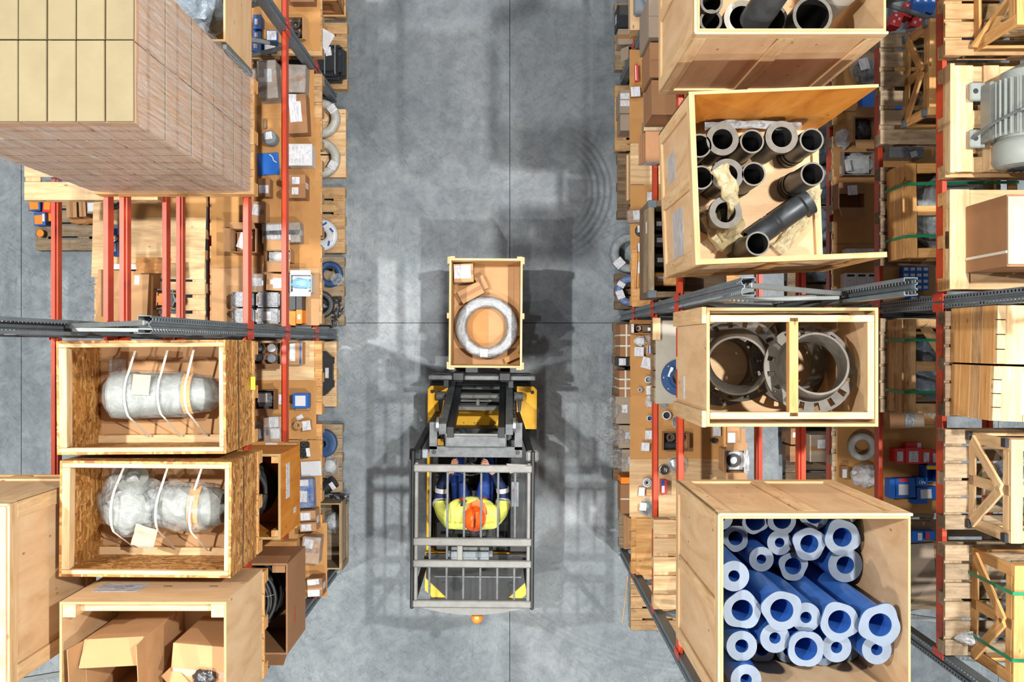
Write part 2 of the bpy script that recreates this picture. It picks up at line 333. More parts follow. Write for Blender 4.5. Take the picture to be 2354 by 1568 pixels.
class MB:
    def __init__(s): s.bm = bmesh.new()
    def box(s, x0, x1, y0, y1, z0, z1, rz=0, about=None):
        r = bmesh.ops.create_cube(s.bm, size=1); vs_ = r['verts']
        bmesh.ops.scale(s.bm, vec=(abs(x1 - x0), abs(y1 - y0), abs(z1 - z0)), verts=vs_)
        bmesh.ops.translate(s.bm, vec=((x0 + x1) / 2, (y0 + y1) / 2, (z0 + z1) / 2), verts=vs_)
        if rz: bmesh.ops.rotate(s.bm, cent=about or ((x0 + x1) / 2, (y0 + y1) / 2, 0), matrix=Matrix.Rotation(rz, 3, 'Z'), verts=vs_)
        return s
    def prism(s, pts, a, b, axis='y'):
        mk = {'y': lambda p, q: (p[0], q, p[1]), 'x': lambda p, q: (q, p[0], p[1]), 'z': lambda p, q: (p[0], p[1], q)}[axis]
        A = [s.bm.verts.new(mk(p, a)) for p in pts]; B = [s.bm.verts.new(mk(p, b)) for p in pts]
        n = len(pts); s.bm.faces.new(A); s.bm.faces.new(B[::-1])
        for i in range(n): s.bm.faces.new((A[i], B[i], B[(i + 1) % n], A[(i + 1) % n]))
        return s
    def cyl(s, p0, p1, r0, r1=None, n=16, caps=True):
        r1 = r0 if r1 is None else r1; p0, p1 = Vector(p0), Vector(p1); d = (p1 - p0)
        if d.length < 1e-6: return s
        q = d.to_track_quat('Z', 'Y').to_matrix(); A = []; B = []
        for i in range(n):
            a = 2 * math.pi * i / n; e = q @ Vector((math.cos(a), math.sin(a), 0))
            A.append(s.bm.verts.new(p0 + e * r0)); B.append(s.bm.verts.new(p1 + e * r1))
        for i in range(n): s.bm.faces.new((A[i], A[(i + 1) % n], B[(i + 1) % n], B[i]))
        if caps: s.bm.faces.new(A[::-1]); s.bm.faces.new(B)
        return s
    def lathe(s, prof, n=32, closed=False, wob=None, cx=0, cy=0, cz=0):
        rings = []
        for (r, z) in prof:
            ring = []
            for i in range(n):
                a = 2 * math.pi * i / n; rr = r * (wob(a, z) if wob else 1)
                ring.append(s.bm.verts.new((cx + rr * math.cos(a), cy + rr * math.sin(a), cz + z)))
            rings.append(ring)
        m = len(rings)
        for j in range(m if closed else m - 1):
            P, Q = rings[j], rings[(j + 1) % m]
            for i in range(n):
                try: s.bm.faces.new((P[i], P[(i + 1) % n], Q[(i + 1) % n], Q[i]))
                except ValueError: pass
        if not closed:
            for ring, fl in ((rings[0], True), (rings[-1], False)):
                if max(abs(v.co.x - cx) + abs(v.co.y - cy) for v in ring) > 1e-4:
                    s.bm.faces.new(ring[::-1] if fl else ring)
        return s
    def path(s, pts, r, n=8, closed=False):
        pts = [Vector(p) for p in pts]; m = len(pts); rings = []; prev = None
        for i, p in enumerate(pts):
            t = (pts[(i + 1) % m] - pts[i - 1]) if closed else (pts[min(i + 1, m - 1)] - pts[max(i - 1, 0)])
            t.normalize()
            u_ = prev if prev is not None else (Vector((0, 0, 1)) if abs(t.z) < .9 else Vector((1, 0, 0)))
            u_ = (u_ - t * u_.dot(t)).normalized(); w = t.cross(u_); prev = u_
            rings.append([s.bm.verts.new(p + (u_ * math.cos(2 * math.pi * k / n) + w * math.sin(2 * math.pi * k / n)) * r) for k in range(n)])
        for i in range(m if closed else m - 1):
            P, Q = rings[i], rings[(i + 1) % m]
            for k in range(n): s.bm.faces.new((P[k], P[(k + 1) % n], Q[(k + 1) % n], Q[k]))
        if not closed: s.bm.faces.new(rings[0][::-1]); s.bm.faces.new(rings[-1])
        return s
    def ribbon(s, pts, wdir, w, t=0.0015):
        wd = Vector(wdir).normalized() * w / 2; pts = [Vector(p) for p in pts]; rows = []
        for i, p in enumerate(pts):
            tg = (pts[min(i + 1, len(pts) - 1)] - pts[max(i - 1, 0)]).normalized(); nn = tg.cross(wd).normalized() * t
            rows.append([s.bm.verts.new(q) for q in (p - wd, p + wd, p + wd + nn, p - wd + nn)])
        for a, b in zip(rows, rows[1:]):
            for k in range(4): s.bm.faces.new((a[k], a[(k + 1) % 4], b[(k + 1) % 4], b[k]))
        s.bm.faces.new(rows[0][::-1]); s.bm.faces.new(rows[-1]); return s
    def blob(s, rx, ry, rz, amp=0.25, freq=3.0, seed=0, sub=3, c=(0, 0, 0), flat=None):
        from mathutils import noise as mn
        r = bmesh.ops.create_icosphere(s.bm, subdivisions=sub, radius=1)
        for v in r['verts']:
            d = v.co.copy(); k = 1 + amp * mn.noise(d * freq + Vector((seed * 3.7, seed * 1.3, seed))) + 0.5 * amp * mn.noise(d * freq * 2.7 + Vector((seed, 9, 2)))
            p = Vector((d.x * rx * k, d.y * ry * k, d.z * rz * k))
            if flat is not None and p.z < flat: p.z = flat
            v.co = p + Vector(c)
        return s
    def done(s, name, mat, parent=None, loc=(0, 0, 0), rot=(0, 0, 0), smooth=True):
        return link_obj(name, tomesh(s.bm, name, mat, smooth), parent, loc, rot)
def thing(name, label, cat, loc, rz=0, group=None):
    o = bpy.data.objects.new(name, None); COL.objects.link(o); o.empty_display_size = 0.1
    o.location = loc; o.rotation_euler = (0, 0, R(rz)); return tag(o, label, cat, group)
def label_on(parent, w, d, z, x=0, y=0, rz=0, mat=None, name='label'):
    return link_obj(name, boxmesh(w, d, 0.0015, mat or paper, 0), parent, (x, y, z + 0.0009), (0, 0, R(rz)))
def text_on(parent, body, size, loc, rot, mat, name='lettering'):
    cu = bpy.data.curves.new('t', 'FONT'); cu.body = body; cu.size = size; cu.extrude = 0.0006; cu.align_x = 'CENTER'; cu.align_y = 'CENTER'
    t = bpy.data.objects.new('t', cu); COL.objects.link(t)
    bpy.context.view_layer.update()
    me = bpy.data.meshes.new_from_object(t.evaluated_get(bpy.context.evaluated_depsgraph_get()))
    bpy.data.objects.remove(t); me.materials.clear(); me.materials.append(mat)
    return link_obj(name, me, parent, loc, rot)
def wrinkled_sheet(w, d, nx, ny, amp, freq, seed):
    from mathutils import noise as mn
    bm = bmesh.new(); g = []
    for j in range(ny + 1):
        g.append([bm.verts.new((w * (i / nx - .5), d * (j / ny - .5), amp * (1 + mn.noise(Vector((i / nx * freq, j / ny * freq, seed)))))) for i in range(nx + 1)])
    for j in range(ny):
        for i in range(nx): bm.faces.new((g[j][i], g[j][i + 1], g[j + 1][i + 1], g[j + 1][i]))
    return bm

# ------------------------------------------------------------------ the hall: floor slabs with open joints
bm = bmesh.new(); bmesh.ops.create_cube(bm, size=1)
bmesh.ops.scale(bm, vec=(40, 40, 0.1), verts=bm.verts); bmesh.ops.translate(bm, vec=(0, 0, -0.065), verts=bm.verts)
floor = link_obj('floor', tomesh(bm, 'floor', plain('joint_filler', C(64, 68, 72), 0.8), False)); floor['kind'] = 'structure'
floor['label'] = 'grey polished concrete warehouse floor with saw-cut joints'
xs = [-17.6, -11.7, -5.86, 0.02, 5.9, 11.8, 17.6]; ys = [-17.3, -11.4, -5.6, 0.26, 6.1, 12.0, 17.8]
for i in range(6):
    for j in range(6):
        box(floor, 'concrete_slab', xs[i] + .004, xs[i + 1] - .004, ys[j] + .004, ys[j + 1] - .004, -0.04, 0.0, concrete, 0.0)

hallw = plain('hall_panel', C(168, 172, 174), 0.7)
for n, x0, x1, y0, y1 in (('wall_left', -19.9, -19.7, -19.9, 19.9), ('wall_right', 19.7, 19.9, -19.9, 19.9), ('wall_front', -19.7, 19.7, -19.9, -19.7), ('wall_back', -19.7, 19.7, 19.7, 19.9)):
    w_ = box(None, n, x0, x1, y0, y1, 0, 15.0, hallw, 0); w_['kind'] = 'structure'; w_['label'] = 'pale panel wall of the warehouse hall, ' + n.replace('_', ' ')
# ------------------------------------------------------------------ pallet racks
L1, L2, L3 = 1.33, 2.75, 4.10
PT = 0.144
def post_mesh(top):
    bm = bmesh.new()
    prof = [(.075, -.028), (.075, -.05), (0, -.05), (0, -.013), (.012, -.009), (.012, .009), (0, .013), (0, .05), (.075, .05), (.075, .028)]
    def quad(a, b, z0, z1):
        bm.faces.new([bm.verts.new((a[0], a[1], z0)), bm.verts.new((b[0], b[1], z0)), bm.verts.new((b[0], b[1], z1)), bm.verts.new((a[0], a[1], z1))])
    for i in range(len(prof) - 1):
        a, b = prof[i], prof[i + 1]
        if i in (2, 6):
            h0 = (0, a[1] + (b[1] - a[1]) * .28); h1 = (0, a[1] + (b[1] - a[1]) * .72)
            quad(a, h0, 0, top); quad(h1, b, 0, top)
            z = 0; k = 0
            while z < top:
                quad(h0, h1, z, min(top, z + .026)); z += .05
        else: quad(a, b, 0, top)
    me = tomesh(bm, 'post', galv, False); return me
POSTS = {}
def post(parent, x, y, top, face):
    if top not in POSTS: POSTS[top] = post_mesh(top)
    o = link_obj('post', POSTS[top], parent, (x, y, 0), (0, 0, 0 if face < 0 else R(180)))
    md = o.modifiers.new('sheet', 'SOLIDIFY'); md.thickness = 0.003; md.offset = 0
    return o
def upright(xa, xb, y, top, label):
    """ladder frame: posts at xa < xb with their perforated faces outwards, base plates, zigzag braces"""
    t = thing('upright_frame', label, 'rack upright', (xa, y, 0), 0, 'galvanised upright frames of the pallet racks')
    w = xb - xa
    post(t, 0, 0, top, -1); post(t, w, 0, top, 1)
    for px in (-.02, w - .10):
        bp = box(t, 'base_plate', px, px + .12, -.07, .07, 0, .006, galvl, .001)
        for dy in (-.055, .055): MB().cyl((0, dy, 0), (0, dy, .008), .011, n=8).done('bolt', steel, bp, (px + .06 - (px + .06), 0, .002))
    z = .25; k = 0; pts = []
    while z < top - 1.15: pts.append(z); z += .62
    for i, (a, b) in enumerate(zip(pts, pts[1:])):
        x0, x1 = (.06, w - .06) if i % 2 == 0 else (w - .06, .06)
        board(t, 'brace', (x0, .012 * (-1) ** i, a), (x1, .012 * (-1) ** i, b), .022, .04, galvl, up=(0, 1, 0), bev=.002)
    fa, fb = (.06, w - .06) if xa > 0 else (w - .06, .06)
    board(t, 'brace', (fa, .012, top - .10), (fb, .012, top - 1.10), .045, .03, galvl, up=(0, 1, 0)); board(t, 'brace', (fb, -.012, top - 1.14), (fa, -.012, pts[-1]), .045, .03, galvl, up=(0, 1, 0))
    return t
BEAMM = {}
def beam(x, y0, y1, ztop, face, label):
    """step beam whose outer face is at x; face = -1 looks to -x"""
    y0, y1 = y0 + .004, y1 - .004; L = y1 - y0; k = (round(L, 3), face)
    if k not in BEAMM:
        s = face
        pr = [(0, -.115), (-s * .05, -.115), (-s * .05, -.03), (-s * .035, -.03), (-s * .035, 0), (0, 0)]
        BEAMM[k] = tomesh(MB().prism(pr, -L / 2, L / 2, 'y').bm, 'beam', orange, False)
    t = thing('rack_beam', label, 'rack beam', (x, (y0 + y1) / 2, ztop), 0, 'orange rack beams'); t['kind'] = 'thing'
    link_obj('beam', BEAMM[k], t)
    for e in (-1, 1):
        c = box(t, 'end_connector', face * .0025, face * .0085, e * (L / 2 - .02), e * (L / 2 + .046), -.16, .03, redor, .002)
        MB().cyl((0, 0, 0), (face * .004, 0, 0), .008, n=8).done('rivet', steel, t, (face * .0085, e * (L / 2 + .022), -.02))
    return t
RACKS = [  # name, xa, xb, post y's, height, levels per (face) beams
    ('left aisle rack', -3.08, -2.06, (2.96, .115, -2.735), 6.25),
    ('far left rack', -4.24, -3.17, (2.96, .115, -2.735), 5.58),
    ('right aisle rack', 1.35, 2.36, (3.175, .335, -2.505), 6.25),
    ('far right rack', 3.44, 4.5, (3.175, .335, -2.505), 6.25)]
bayname = ('bay at the top', 'middle bay', 'bay at the bottom'); levn = ('lowest', 'middle', 'highest')
for rn, xa, xb, yy, top in RACKS:
    for j, y in enumerate(yy):
        upright(xa, xb, y, top, 'perforated galvanised upright frame, %s one in the %s' % (('topmost', 'middle', 'bottommost')[j], rn))
    for bi in range(3):
        y1 = yy[bi - 1] - .05 if bi > 0 else yy[0] + 2.79; y0 = yy[bi] + .05 if bi < 3 else yy[2] - 2.79
        if bi == 3 : nm = 'bottom end bay'
        else: nm = ('top end bay', 'upper bay', 'lower bay')[bi]
        for li, lz in enumerate((L1, L2, L3)):
            if bi in (0, 3) and li == 2: continue
            for x, f, fn in ((xa, -1, 'left'), (xb, 1, 'right')):
                if abs((x) * FPX / (CAM_H - lz)) > 1230: continue
                beam(x, y0, y1, lz, f, 'orange beam, %s edge of %s shelf, %s, %s' % (fn, levn[li], nm, rn))

# ------------------------------------------------------------------ pallets
def pallet(x0, x1, y0, y1, z, label, mat=None, mats=None, nb=5, along='x', full=True, rz=0, group='wooden pallets', bw=None, h=PT):
    """flat pallet; top boards run along x (or y)"""
    mat = mat or oldw
    t = thing('wooden_pallet', label, 'pallet', ((x0 + x1) / 2, (y0 + y1) / 2, z + (.0015 if z else 0)), rz, group)
    sx, sy = x1 - x0, y1 - y0
    def bb(n, a0, a1, b0, b1, c0, c1, m=None):
        if along == 'x': return box(t, n, a0, a1, b0, b1, c0, c1, m or mat)
        return box(t, n, b0, b1, a0, a1, c0, c1, m or mat)
    L, W = (sx, sy) if along == 'x' else (sy, sx)
    bw = bw or min(.135, W / nb * .86); gap = (W - nb * bw) / max(1, nb - 1)
    for i in range(nb):
        b = -W / 2 + i * (bw + gap)
        bb('top_board', -L / 2, L / 2, b, b + bw, h - .022, h, random.choice(mats) if mats else None)
    for a in (-L / 2, -.07, L / 2 - .14): bb('stringer_board', a, a + .14, -W / 2, W / 2, h - .044, h - .022)
    for a in (-L / 2, -.07, L / 2 - .14):
        for b in (-W / 2, -.05, W / 2 - .10): bb('block', a, a + .14, b, b + .10, .022, h - .044)
    for b in (-W / 2, -.05, W / 2 - .10): bb('bottom_board', -L / 2, L / 2, b, b + .10, 0, .022)
    return t

# ------------------------------------------------------------------ cartons and other goods
def carton(u0, v0, u1, v1, zb, h, label, mat=None, rz=0, seam='x', tp=True, labels=(), side=(), name='cardboard_box', cat='box', group=None, taped=None, wrap=None, pxy=None):
    """closed carton whose TOP spans the given picture rectangle; labels: (fx, fy, fw, fd, rot[, mat]) as fractions of the top"""
    zt = zb + h; mat = mat or card
    if pxy: xa, xb, ya, yb = pxy
    else: xa, xb, ya, yb = X(u0, zt), X(u1, zt), Y(v1, zt), Y(v0, zt)
    w, d = xb - xa, yb - ya
    t = thing(name, label, cat, ((xa + xb) / 2, (ya + yb) / 2, zb), rz, group)
    if wrap: w -= .006; d -= .006; h -= .004
    box(t, 'body', -w / 2, w / 2, -d / 2, d / 2, 0, h - .006, mat, .004)
    g = .0025
    if seam == 'x':
        box(t, 'flap', -w / 2, w / 2, g, d / 2, h - .006, h - .001, mat, .001); box(t, 'flap', -w / 2, w / 2, -d / 2, -g, h - .006, h - .001, mat, .001)
    elif seam == 'y':
        box(t, 'flap', g, w / 2, -d / 2, d / 2, h - .006, h - .001, mat, .001); box(t, 'flap', -w / 2, -g, -d / 2, d / 2, h - .006, h - .001, mat, .001)
    else: box(t, 'lid', -w / 2 - .002, w / 2 + .002, -d / 2 - .002, d / 2 + .002, h - .03 if h > .08 else h * .6, h, mat, .002)
    if taped or (tp and seam):
        tm = taped or tape
        if seam == 'x': link_obj('tape', boxmesh(w, .05 if d > .15 else d * .3, .001, tm, 0), t, (0, 0, h - .0004))
        elif seam == 'y': link_obj('tape', boxmesh(.05 if w > .15 else w * .3, d, .001, tm, 0), t, (0, 0, h - .0004))
    for i, l in enumerate(labels):
        label_on(t, w * l[2], d * l[3], h + .0006 + .0005 * i, (l[0] - .5) * w, (l[1] - .5) * d, l[4], l[5] if len(l) > 5 else None)
    for s in side:  # (face '+x' '-x' '+y' '-y', f along, f height, w, h, mat)
        fc, fa, fh, sw, shh = s[:5]; m = s[5] if len(s) > 5 else paper
        if fc[1] == 'x':
            sg = 1 if fc[0] == '+' else -1
            link_obj('label', boxmesh(sw, shh, .0015, m, 0), t, (sg * (w / 2 + .001), (fa - .5) * d, fh * h), (R(90), 0, R(90)))
        else:
            sg = 1 if fc[0] == '+' else -1
            link_obj('label', boxmesh(sw, shh, .0015, m, 0), t, ((fa - .5) * w, sg * (d / 2 + .001), fh * h), (R(90), 0, 0))
    if wrap: box(t, 'film_wrap', -w / 2 - .006, w / 2 + .006, -d / 2 - .006, d / 2 + .006, .001, h + .006, wrap, .01)
    return t
def open_box(u0, v0, u1, v1, zb, h, label, mat=None, rz=0, flaps=('+x', '-x', '+y', '-y'), ang=115, fl=None, th=.006, name='open_cardboard_box', cat='box', group=None, pxy=None, angs=None):
    """open carton: five wall panels and folded-out flaps"""
    zt = zb + h; mat = mat or card
    if pxy: xa, xb, ya, yb = pxy
    else: xa, xb, ya, yb = X(u0, zt), X(u1, zt), Y(v1, zt), Y(v0, zt)
    w, d = xb - xa, yb - ya
    t = thing(name, label, cat, ((xa + xb) / 2, (ya + yb) / 2, zb), rz, group)
    box(t, 'base_panel', -w / 2, w / 2, -d / 2, d / 2, 0, th, mat, .001)
    box(t, 'side_panel', -w / 2, -w / 2 + th, -d / 2, d / 2, th, h, mat, .001); box(t, 'side_panel', w / 2 - th, w / 2, -d / 2, d / 2, th, h, mat, .001)
    box(t, 'side_panel', -w / 2 + th, w / 2 - th, -d / 2, -d / 2 + th, th, h, mat, .001); box(t, 'side_panel', -w / 2 + th, w / 2 - th, d / 2 - th, d / 2, th, h, mat, .001)
    fl = fl or .4 * min(w, d)
    for f in flaps:
        a = R((angs or {}).get(f, ang)); c, s = math.cos(a), math.sin(a)  # a = 90 is flat outwards, 180 hangs down, 0 stands up
        sg = 1 if f[0] == '+' else -1
        if f[1] == 'x': p0 = (sg * (w / 2 + .002), 0, h); p1 = (sg * (w / 2 + .002 + fl * s), 0, h + fl * c); board(t, 'flap', p0, p1, d - .01, .005, mat, up=(-c * sg, 0, s), bev=.001)
        else: p0 = (0, sg * (d / 2 + .002), h); p1 = (0, sg * (d / 2 + .002 + fl * s), h + fl * c); board(t, 'flap', p0, p1, w - .01, .005, mat, up=(0, -c * sg, s), bev=.001)
    return t
def sheet(u0, v0, u1, v1, z, label, mat=None, t=.004, rz=0, name='cardboard_sheet', cat='sheet', pxy=None):
    mat = mat or cards
    zt = z + t
    xa, xb, ya, yb = pxy or (X(u0, zt), X(u1, zt), Y(v1, zt), Y(v0, zt))
    o = link_obj(name, boxmesh(xb - xa, yb - ya, t, mat, .001), None, ((xa + xb) / 2, (ya + yb) / 2, z + t / 2), (0, 0, R(rz)))
    return tag(o, label, cat)
def ring(u, v, z, ro, ri, h, label, mat, name='bearing_ring', cat='ring', tilt=(0, 0, 0), wraps=0, wmat=None, rnd=.35, group=None, lab=None, pxy=None, seg=40):
    """torus-like ring lying flat, with a rounded section; z is its underside"""
    x, y = pxy or (X(u, z + h), Y(v, z + h))
    t = thing(name, label, cat, (x, y, z), 0, group)
    t.rotation_euler = tilt
    b = min(h, ro - ri) * rnd; pr = []
    for (cr, cz, a0) in ((ro - b, b, -90), (ro - b, h - b, 0), (ri + b, h - b, 90), (ri + b, b, 180)):
        for k in range(4): a = R(a0 + 30 * k); pr.append((cr + b * math.cos(a), cz + b * math.sin(a)))
    wob = None
    if wraps: wob = lambda a, zz: 1 + .006 * math.sin(a * wraps) + .004 * math.sin(a * wraps * 1.7 + 1)
    MB().lathe(pr, seg if not wraps else 120, True, wob).done('body', mat, t)
    if wmat: MB().lathe([((r - (ro + ri) / 2) * 1.04 + (ro + ri) / 2, (zz - h / 2) * 1.05 + h / 2 + .004) for r, zz in pr], seg, True).done('film_wrap', wmat, t)
    if lab:
        for a, w, d in lab: label_on(t, w, d, h + .012 * bool(wmat), (ro + ri) / 2 * math.cos(R(a)), (ro + ri) / 2 * math.sin(R(a)), a + 90)
    return t
def coil(parent, name, cx, cy, z0, r, rt, turns, mat, seed=0, squash=(1, 1), jit=.3, n=44, rr=.0):
    """one hose wound in loose turns"""
    rd = random.Random(seed); pts = []
    ph = [(rd.uniform(-1, 1), rd.uniform(-1, 1), rd.uniform(0, 6)) for _ in range(turns)]
    N = n * turns
    for i in range(N):
        k = i / n; j = int(k) % turns; j2 = min(j + 1, turns - 1); f = k - int(k)
        a = 2 * math.pi * k
        ox = (ph[j][0] * (1 - f) + ph[j2][0] * f) * rt * jit * 3; oy = (ph[j][1] * (1 - f) + ph[j2][1] * f) * rt * jit * 3
        rad = r + rr * math.sin(ph[j][2] * (1 - f) + ph[j2][2] * f)
        pts.append((cx + ox + rad * squash[0] * math.cos(a), cy + oy + rad * squash[1] * math.sin(a), z0 + rt + (k / 1.0) * rt * 1.1))
    return MB().path(pts, rt, 7).done(name, mat, parent)
def bag(u, v, z, w, d, h, label, mat=None, seed=1, name='plastic_bag', cat='bag', inner=None, lab=None, rz=0, group=None, amp=.35, labm=None):
    x, y = X(u, z + h * .6), Y(v, z + h * .6)
    t = thing(name, label, cat, (x, y, z), rz, group)
    MB().blob(w / 2, d / 2, h * .62, amp, 2.6, seed, 3, (0, 0, h * .42), flat=-h * .41).done('film', mat or film, t)
    if inner: MB().blob(w * .38, d * .38, h * .42, .18, 2, seed + 5, 2, (0, 0, h * .4), flat=-h * .38).done('contents', inner, t)
    if lab: link_obj('label', boxmesh(lab[0], lab[1], .0015, labm or paper, 0), t, (lab[2] if len(lab) > 2 else 0, lab[3] if len(lab) > 3 else 0, h * 1.02 + .004), (0, 0, R(lab[4] if len(lab) > 4 else 0)))
    return t
def jar(u, v, z, r, h, label, mat=None, lid=None, name='jar', cat='jar', group=None, lab=False, hollow=False, tilt=(0, 0, 0)):
    x, y = X(u, z + h), Y(v, z + h)
    t = thing(name, label, cat, (x, y, z), 0, group); t.rotation_euler = tilt
    mat = mat or whitep
    if hollow: MB().lathe([(r * .75, .01), (r * .75, h), (r * .9, h), (r, h - .006), (r, 0), (r * .75, 0)], 24, True).done('body', mat, t); MB().lathe([(0, 0), (r * .74, 0), (r * .74, h * .5), (0, h * .5)], 20).done('bore', lid or blackp, t)
    else:
        MB().lathe([(0, 0), (r, 0), (r, h * .78), (r * .9, h * .84), (0, h * .84)], 24).done('body', mat, t)
        MB().lathe([(0, h * .84), (r * .96, h * .84), (r * .96, h * .97), (r * .88, h), (r * .6, h), (r * .56, h * .97), (0, h * .97)], 24).done('lid', lid or mat, t)
    if lab: label_on(t, r * 1.1, r * 1.0, h + .001, -r * .1, r * .2, 8)
    return t
def pipe(t, name, x, y, z0, h, ro, ri, matside, matend, tilt=(0, 0, 0), wob=None, n=32, dark=None):
    """standing tube with two materials: outer wall and end faces"""
    m = MB(); m.lathe([(ri, 0), (ro, 0), (ro, h), (ri, h)], n, True, wob)
    for f in m.bm.faces: f.material_index = 0
    m.bm.normal_update()
    for f in m.bm.faces:
        if f.calc_center_median().z > h - 1e-4 and abs(f.normal.z) > .9: f.material_index = 1
    me = tomesh(m.bm, name, [matside, matend])
    return link_obj(name, me, t, (x, y, z0), tilt)

# ================================================================== LEFT SIDE
S1 = L1 + PT + .0085   # goods on the lowest shelf stand on pallets covered with sheets
S2 = L2 + PT + .003; S3 = L3 + PT + .003
# ---- pallets on the floor under the left rack
pallet(-3.10, -1.914, 3.04, 3.83, 0, 'bare pine floor pallet under the black moulded case, left of the aisle', oldw)
pallet(-3.10, -1.93, 1.99, 2.80, 0, 'plywood-topped floor pallet carrying the two paper-wrapped rings', pine, nb=3, bw=.26)
pallet(-3.10, -1.94, 1.09, 1.87, 0, 'bare pine floor pallet with open slats beside the blue and white reel', oldw)
pallet(-3.10, -1.95, .23, 1.04, 0, 'grey dirty floor pallet under the blue ring and the roller bearing', greyw)
pallet(-3.14, -2.04, -.74, .035, 0, 'pale pine floor pallet under the flat black tool case', pine, nb=5)
pallet(-3.10, -1.97, -1.76, -.95, 0, 'weathered grey floor pallet under the dark blue flange disc', greyw)
pallet(-3.10, -1.93, 3.90, 4.70, 0, 'floor pallet under the brown plywood box at the upper left', oldw)
def ply_box(x0, x1, y0, y1, z0, z1, label, m=None, bat=None, faces=('+x', '-y'), lid=True, bw=.09, bt=.018, th=.015, name='plywood_crate', rz=0, mid=(), floor_m=None, inner=None, edges=True):
    """plywood case: panels as parts plus framing battens on the named faces; lid=False leaves it open"""
    m = m or ply; bat = bat or pine
    t = thing(name, label, 'crate', ((x0 + x1) / 2, (y0 + y1) / 2, z0), rz)
    a, b, h = (x1 - x0) / 2, (y1 - y0) / 2, z1 - z0
    iw, ih = a - bt, b - bt
    box(t, 'base_panel', -iw, iw, -ih, ih, 0, .02, floor_m or m, .001)
    box(t, 'side_panel', -iw, -iw + th, -ih, ih, .02, h, inner or m, .001); box(t, 'side_panel', iw - th, iw, -ih, ih, .02, h, m, .001)
    box(t, 'side_panel', -iw + th, iw - th, -ih, -ih + th, .02, h, m, .001); box(t, 'side_panel', -iw + th, iw - th, ih - th, ih, .02, h, m, .001)
    if lid: box(t, 'lid', -iw, iw, -ih, ih, h, h + .015, m, .002)
    if edges and not lid:
        for (p, q, r_, s_) in ((-iw, iw, ih - th, ih), (-iw, iw, -ih, -ih + th), (-iw, -iw + th, -ih + th, ih - th), (iw - th, iw, -ih + th, ih - th)):
            box(t, 'panel_edge', p, q, r_, s_, h, h + .003, edgew, 0)
    for f in faces:
        sg = 1 if f[0] == '+' else -1
        L_, S_ = (b, a) if f[1] == 'x' else (a, b)
        def fb(c0, c1, e0, e1):
            if f[1] == 'x': box(t, 'batten', sg * (a - bt), sg * a, c0, c1, e0, e1, bat)
            else: box(t, 'batten', c0, c1, sg * (b - bt), sg * b, e0, e1, bat)
        fb(-L_, L_, h - bw, h); fb(-L_, L_, 0, bw)
        fb(-L_, -L_ + bw, bw, h - bw); fb(L_ - bw, L_, bw, h - bw)
        for k in mid: fb((2 * k - 1) * L_ - bw / 2, (2 * k - 1) * L_ + bw / 2, bw, h - bw)
    return t
ply_box(-3.05, -1.95, 3.92, 4.7, PT, .62, 'closed brown plywood box on a floor pallet, top left of the aisle', redw, redw)

# black moulded case, lid sheet
t = thing('black_plastic_case', 'large black moulded plastic case on pine pallet, upper left of aisle', 'case', (-2.25, 3.30, PT))
m = MB()
for (w, d, z0, z1) in ((.68, .42, 0, .16), (.62, .36, .17, .32)): m.box(-w / 2, w / 2, -d / 2, d / 2, z0, z1)
m.box(-.33, .33, -.20, .20, .155, .175)
bmesh.ops.bevel(m.bm, geom=list(m.bm.edges), offset=.05, segments=3, affect='EDGES')
m.done('shell', blackp, t)
for px, ry in ((.12, 8), (.24, -4)): box(t, 'rib', px, px + .012, -.17, .17, .30, .328, greyp)
label_on(t, .07, .10, .325, .17, .09, 10); label_on(t, .05, .08, .325, .06, .08, 14)
o = sheet(0, 0, 0, 0, .49, 'white cardboard sheet lying askew on the black moulded case', blank, .006, -28, 'white_sheet', 'sheet', (-2.34, -2.05, 3.36, 3.66)); o.rotation_euler = (R(2), R(-3), R(-30))

for k, v in enumerate((270, 362)):
    ring(735, v, PT, .228, .125, .15, 'thick ring wrapped in creased white paper strips, %s of the pair on the plywood pallet' % ('upper', 'lower')[k], whitering, wraps=40, rnd=.42,
         group='paper-wrapped rings on the left', lab=[((35 if k == 0 else -30), .09, .10)], name='wrapped_ring')
t = ring(738, 540, PT, .19, .055, .12, 'white and blue foil-wrapped reel on an open pine pallet', whitep, name='wrapped_reel', cat='reel', rnd=.3)
for a in range(0, 360, 24): MB().box(-.012, .012, -.03, .03, 0, .002).done('printed_strip', bluep if a % 48 else paper, t, (.135 * math.cos(R(a)), .135 * math.sin(R(a)), .121), (0, 0, R(a * 1.7)))
t = ring(757, 630, PT, .155, .078, .10, 'blue ring lettered on its side with clear film over its lower right', blued, name='blue_ring', rnd=.45, lab=None)
text_on(t, '6617', .045, (-.05, .108, .101), (0, 0, R(200)), bluee)
MB().blob(.075, .07, .02, .3, 3, 4).done('film_patch', film, t, (.09, -.06, .10))
t = ring(735, 700, PT, .165, .095, .10, 'dark roller bearing with a bright cage on a dirty pallet', dsteel, name='roller_bearing', cat='bearing')
ring_m = MB().lathe([(.118, .10), (.142, .10), (.142, .104), (.118, .104)], 40, True).done('cage', steel, t)
for k in range(30):
    a = 2 * math.pi * k / 30; box(t, 'roller', .122, .138, -.004, .004, .104, .108, blackp, .001).matrix_local = Matrix.Rotation(a, 4, 'Z') @ Matrix.Translation((.13, 0, .106))
MB().blob(.09, .09, .05, .3, 3, 9, flat=-.03).done('bag', filmk, t, (0, 0, .03))
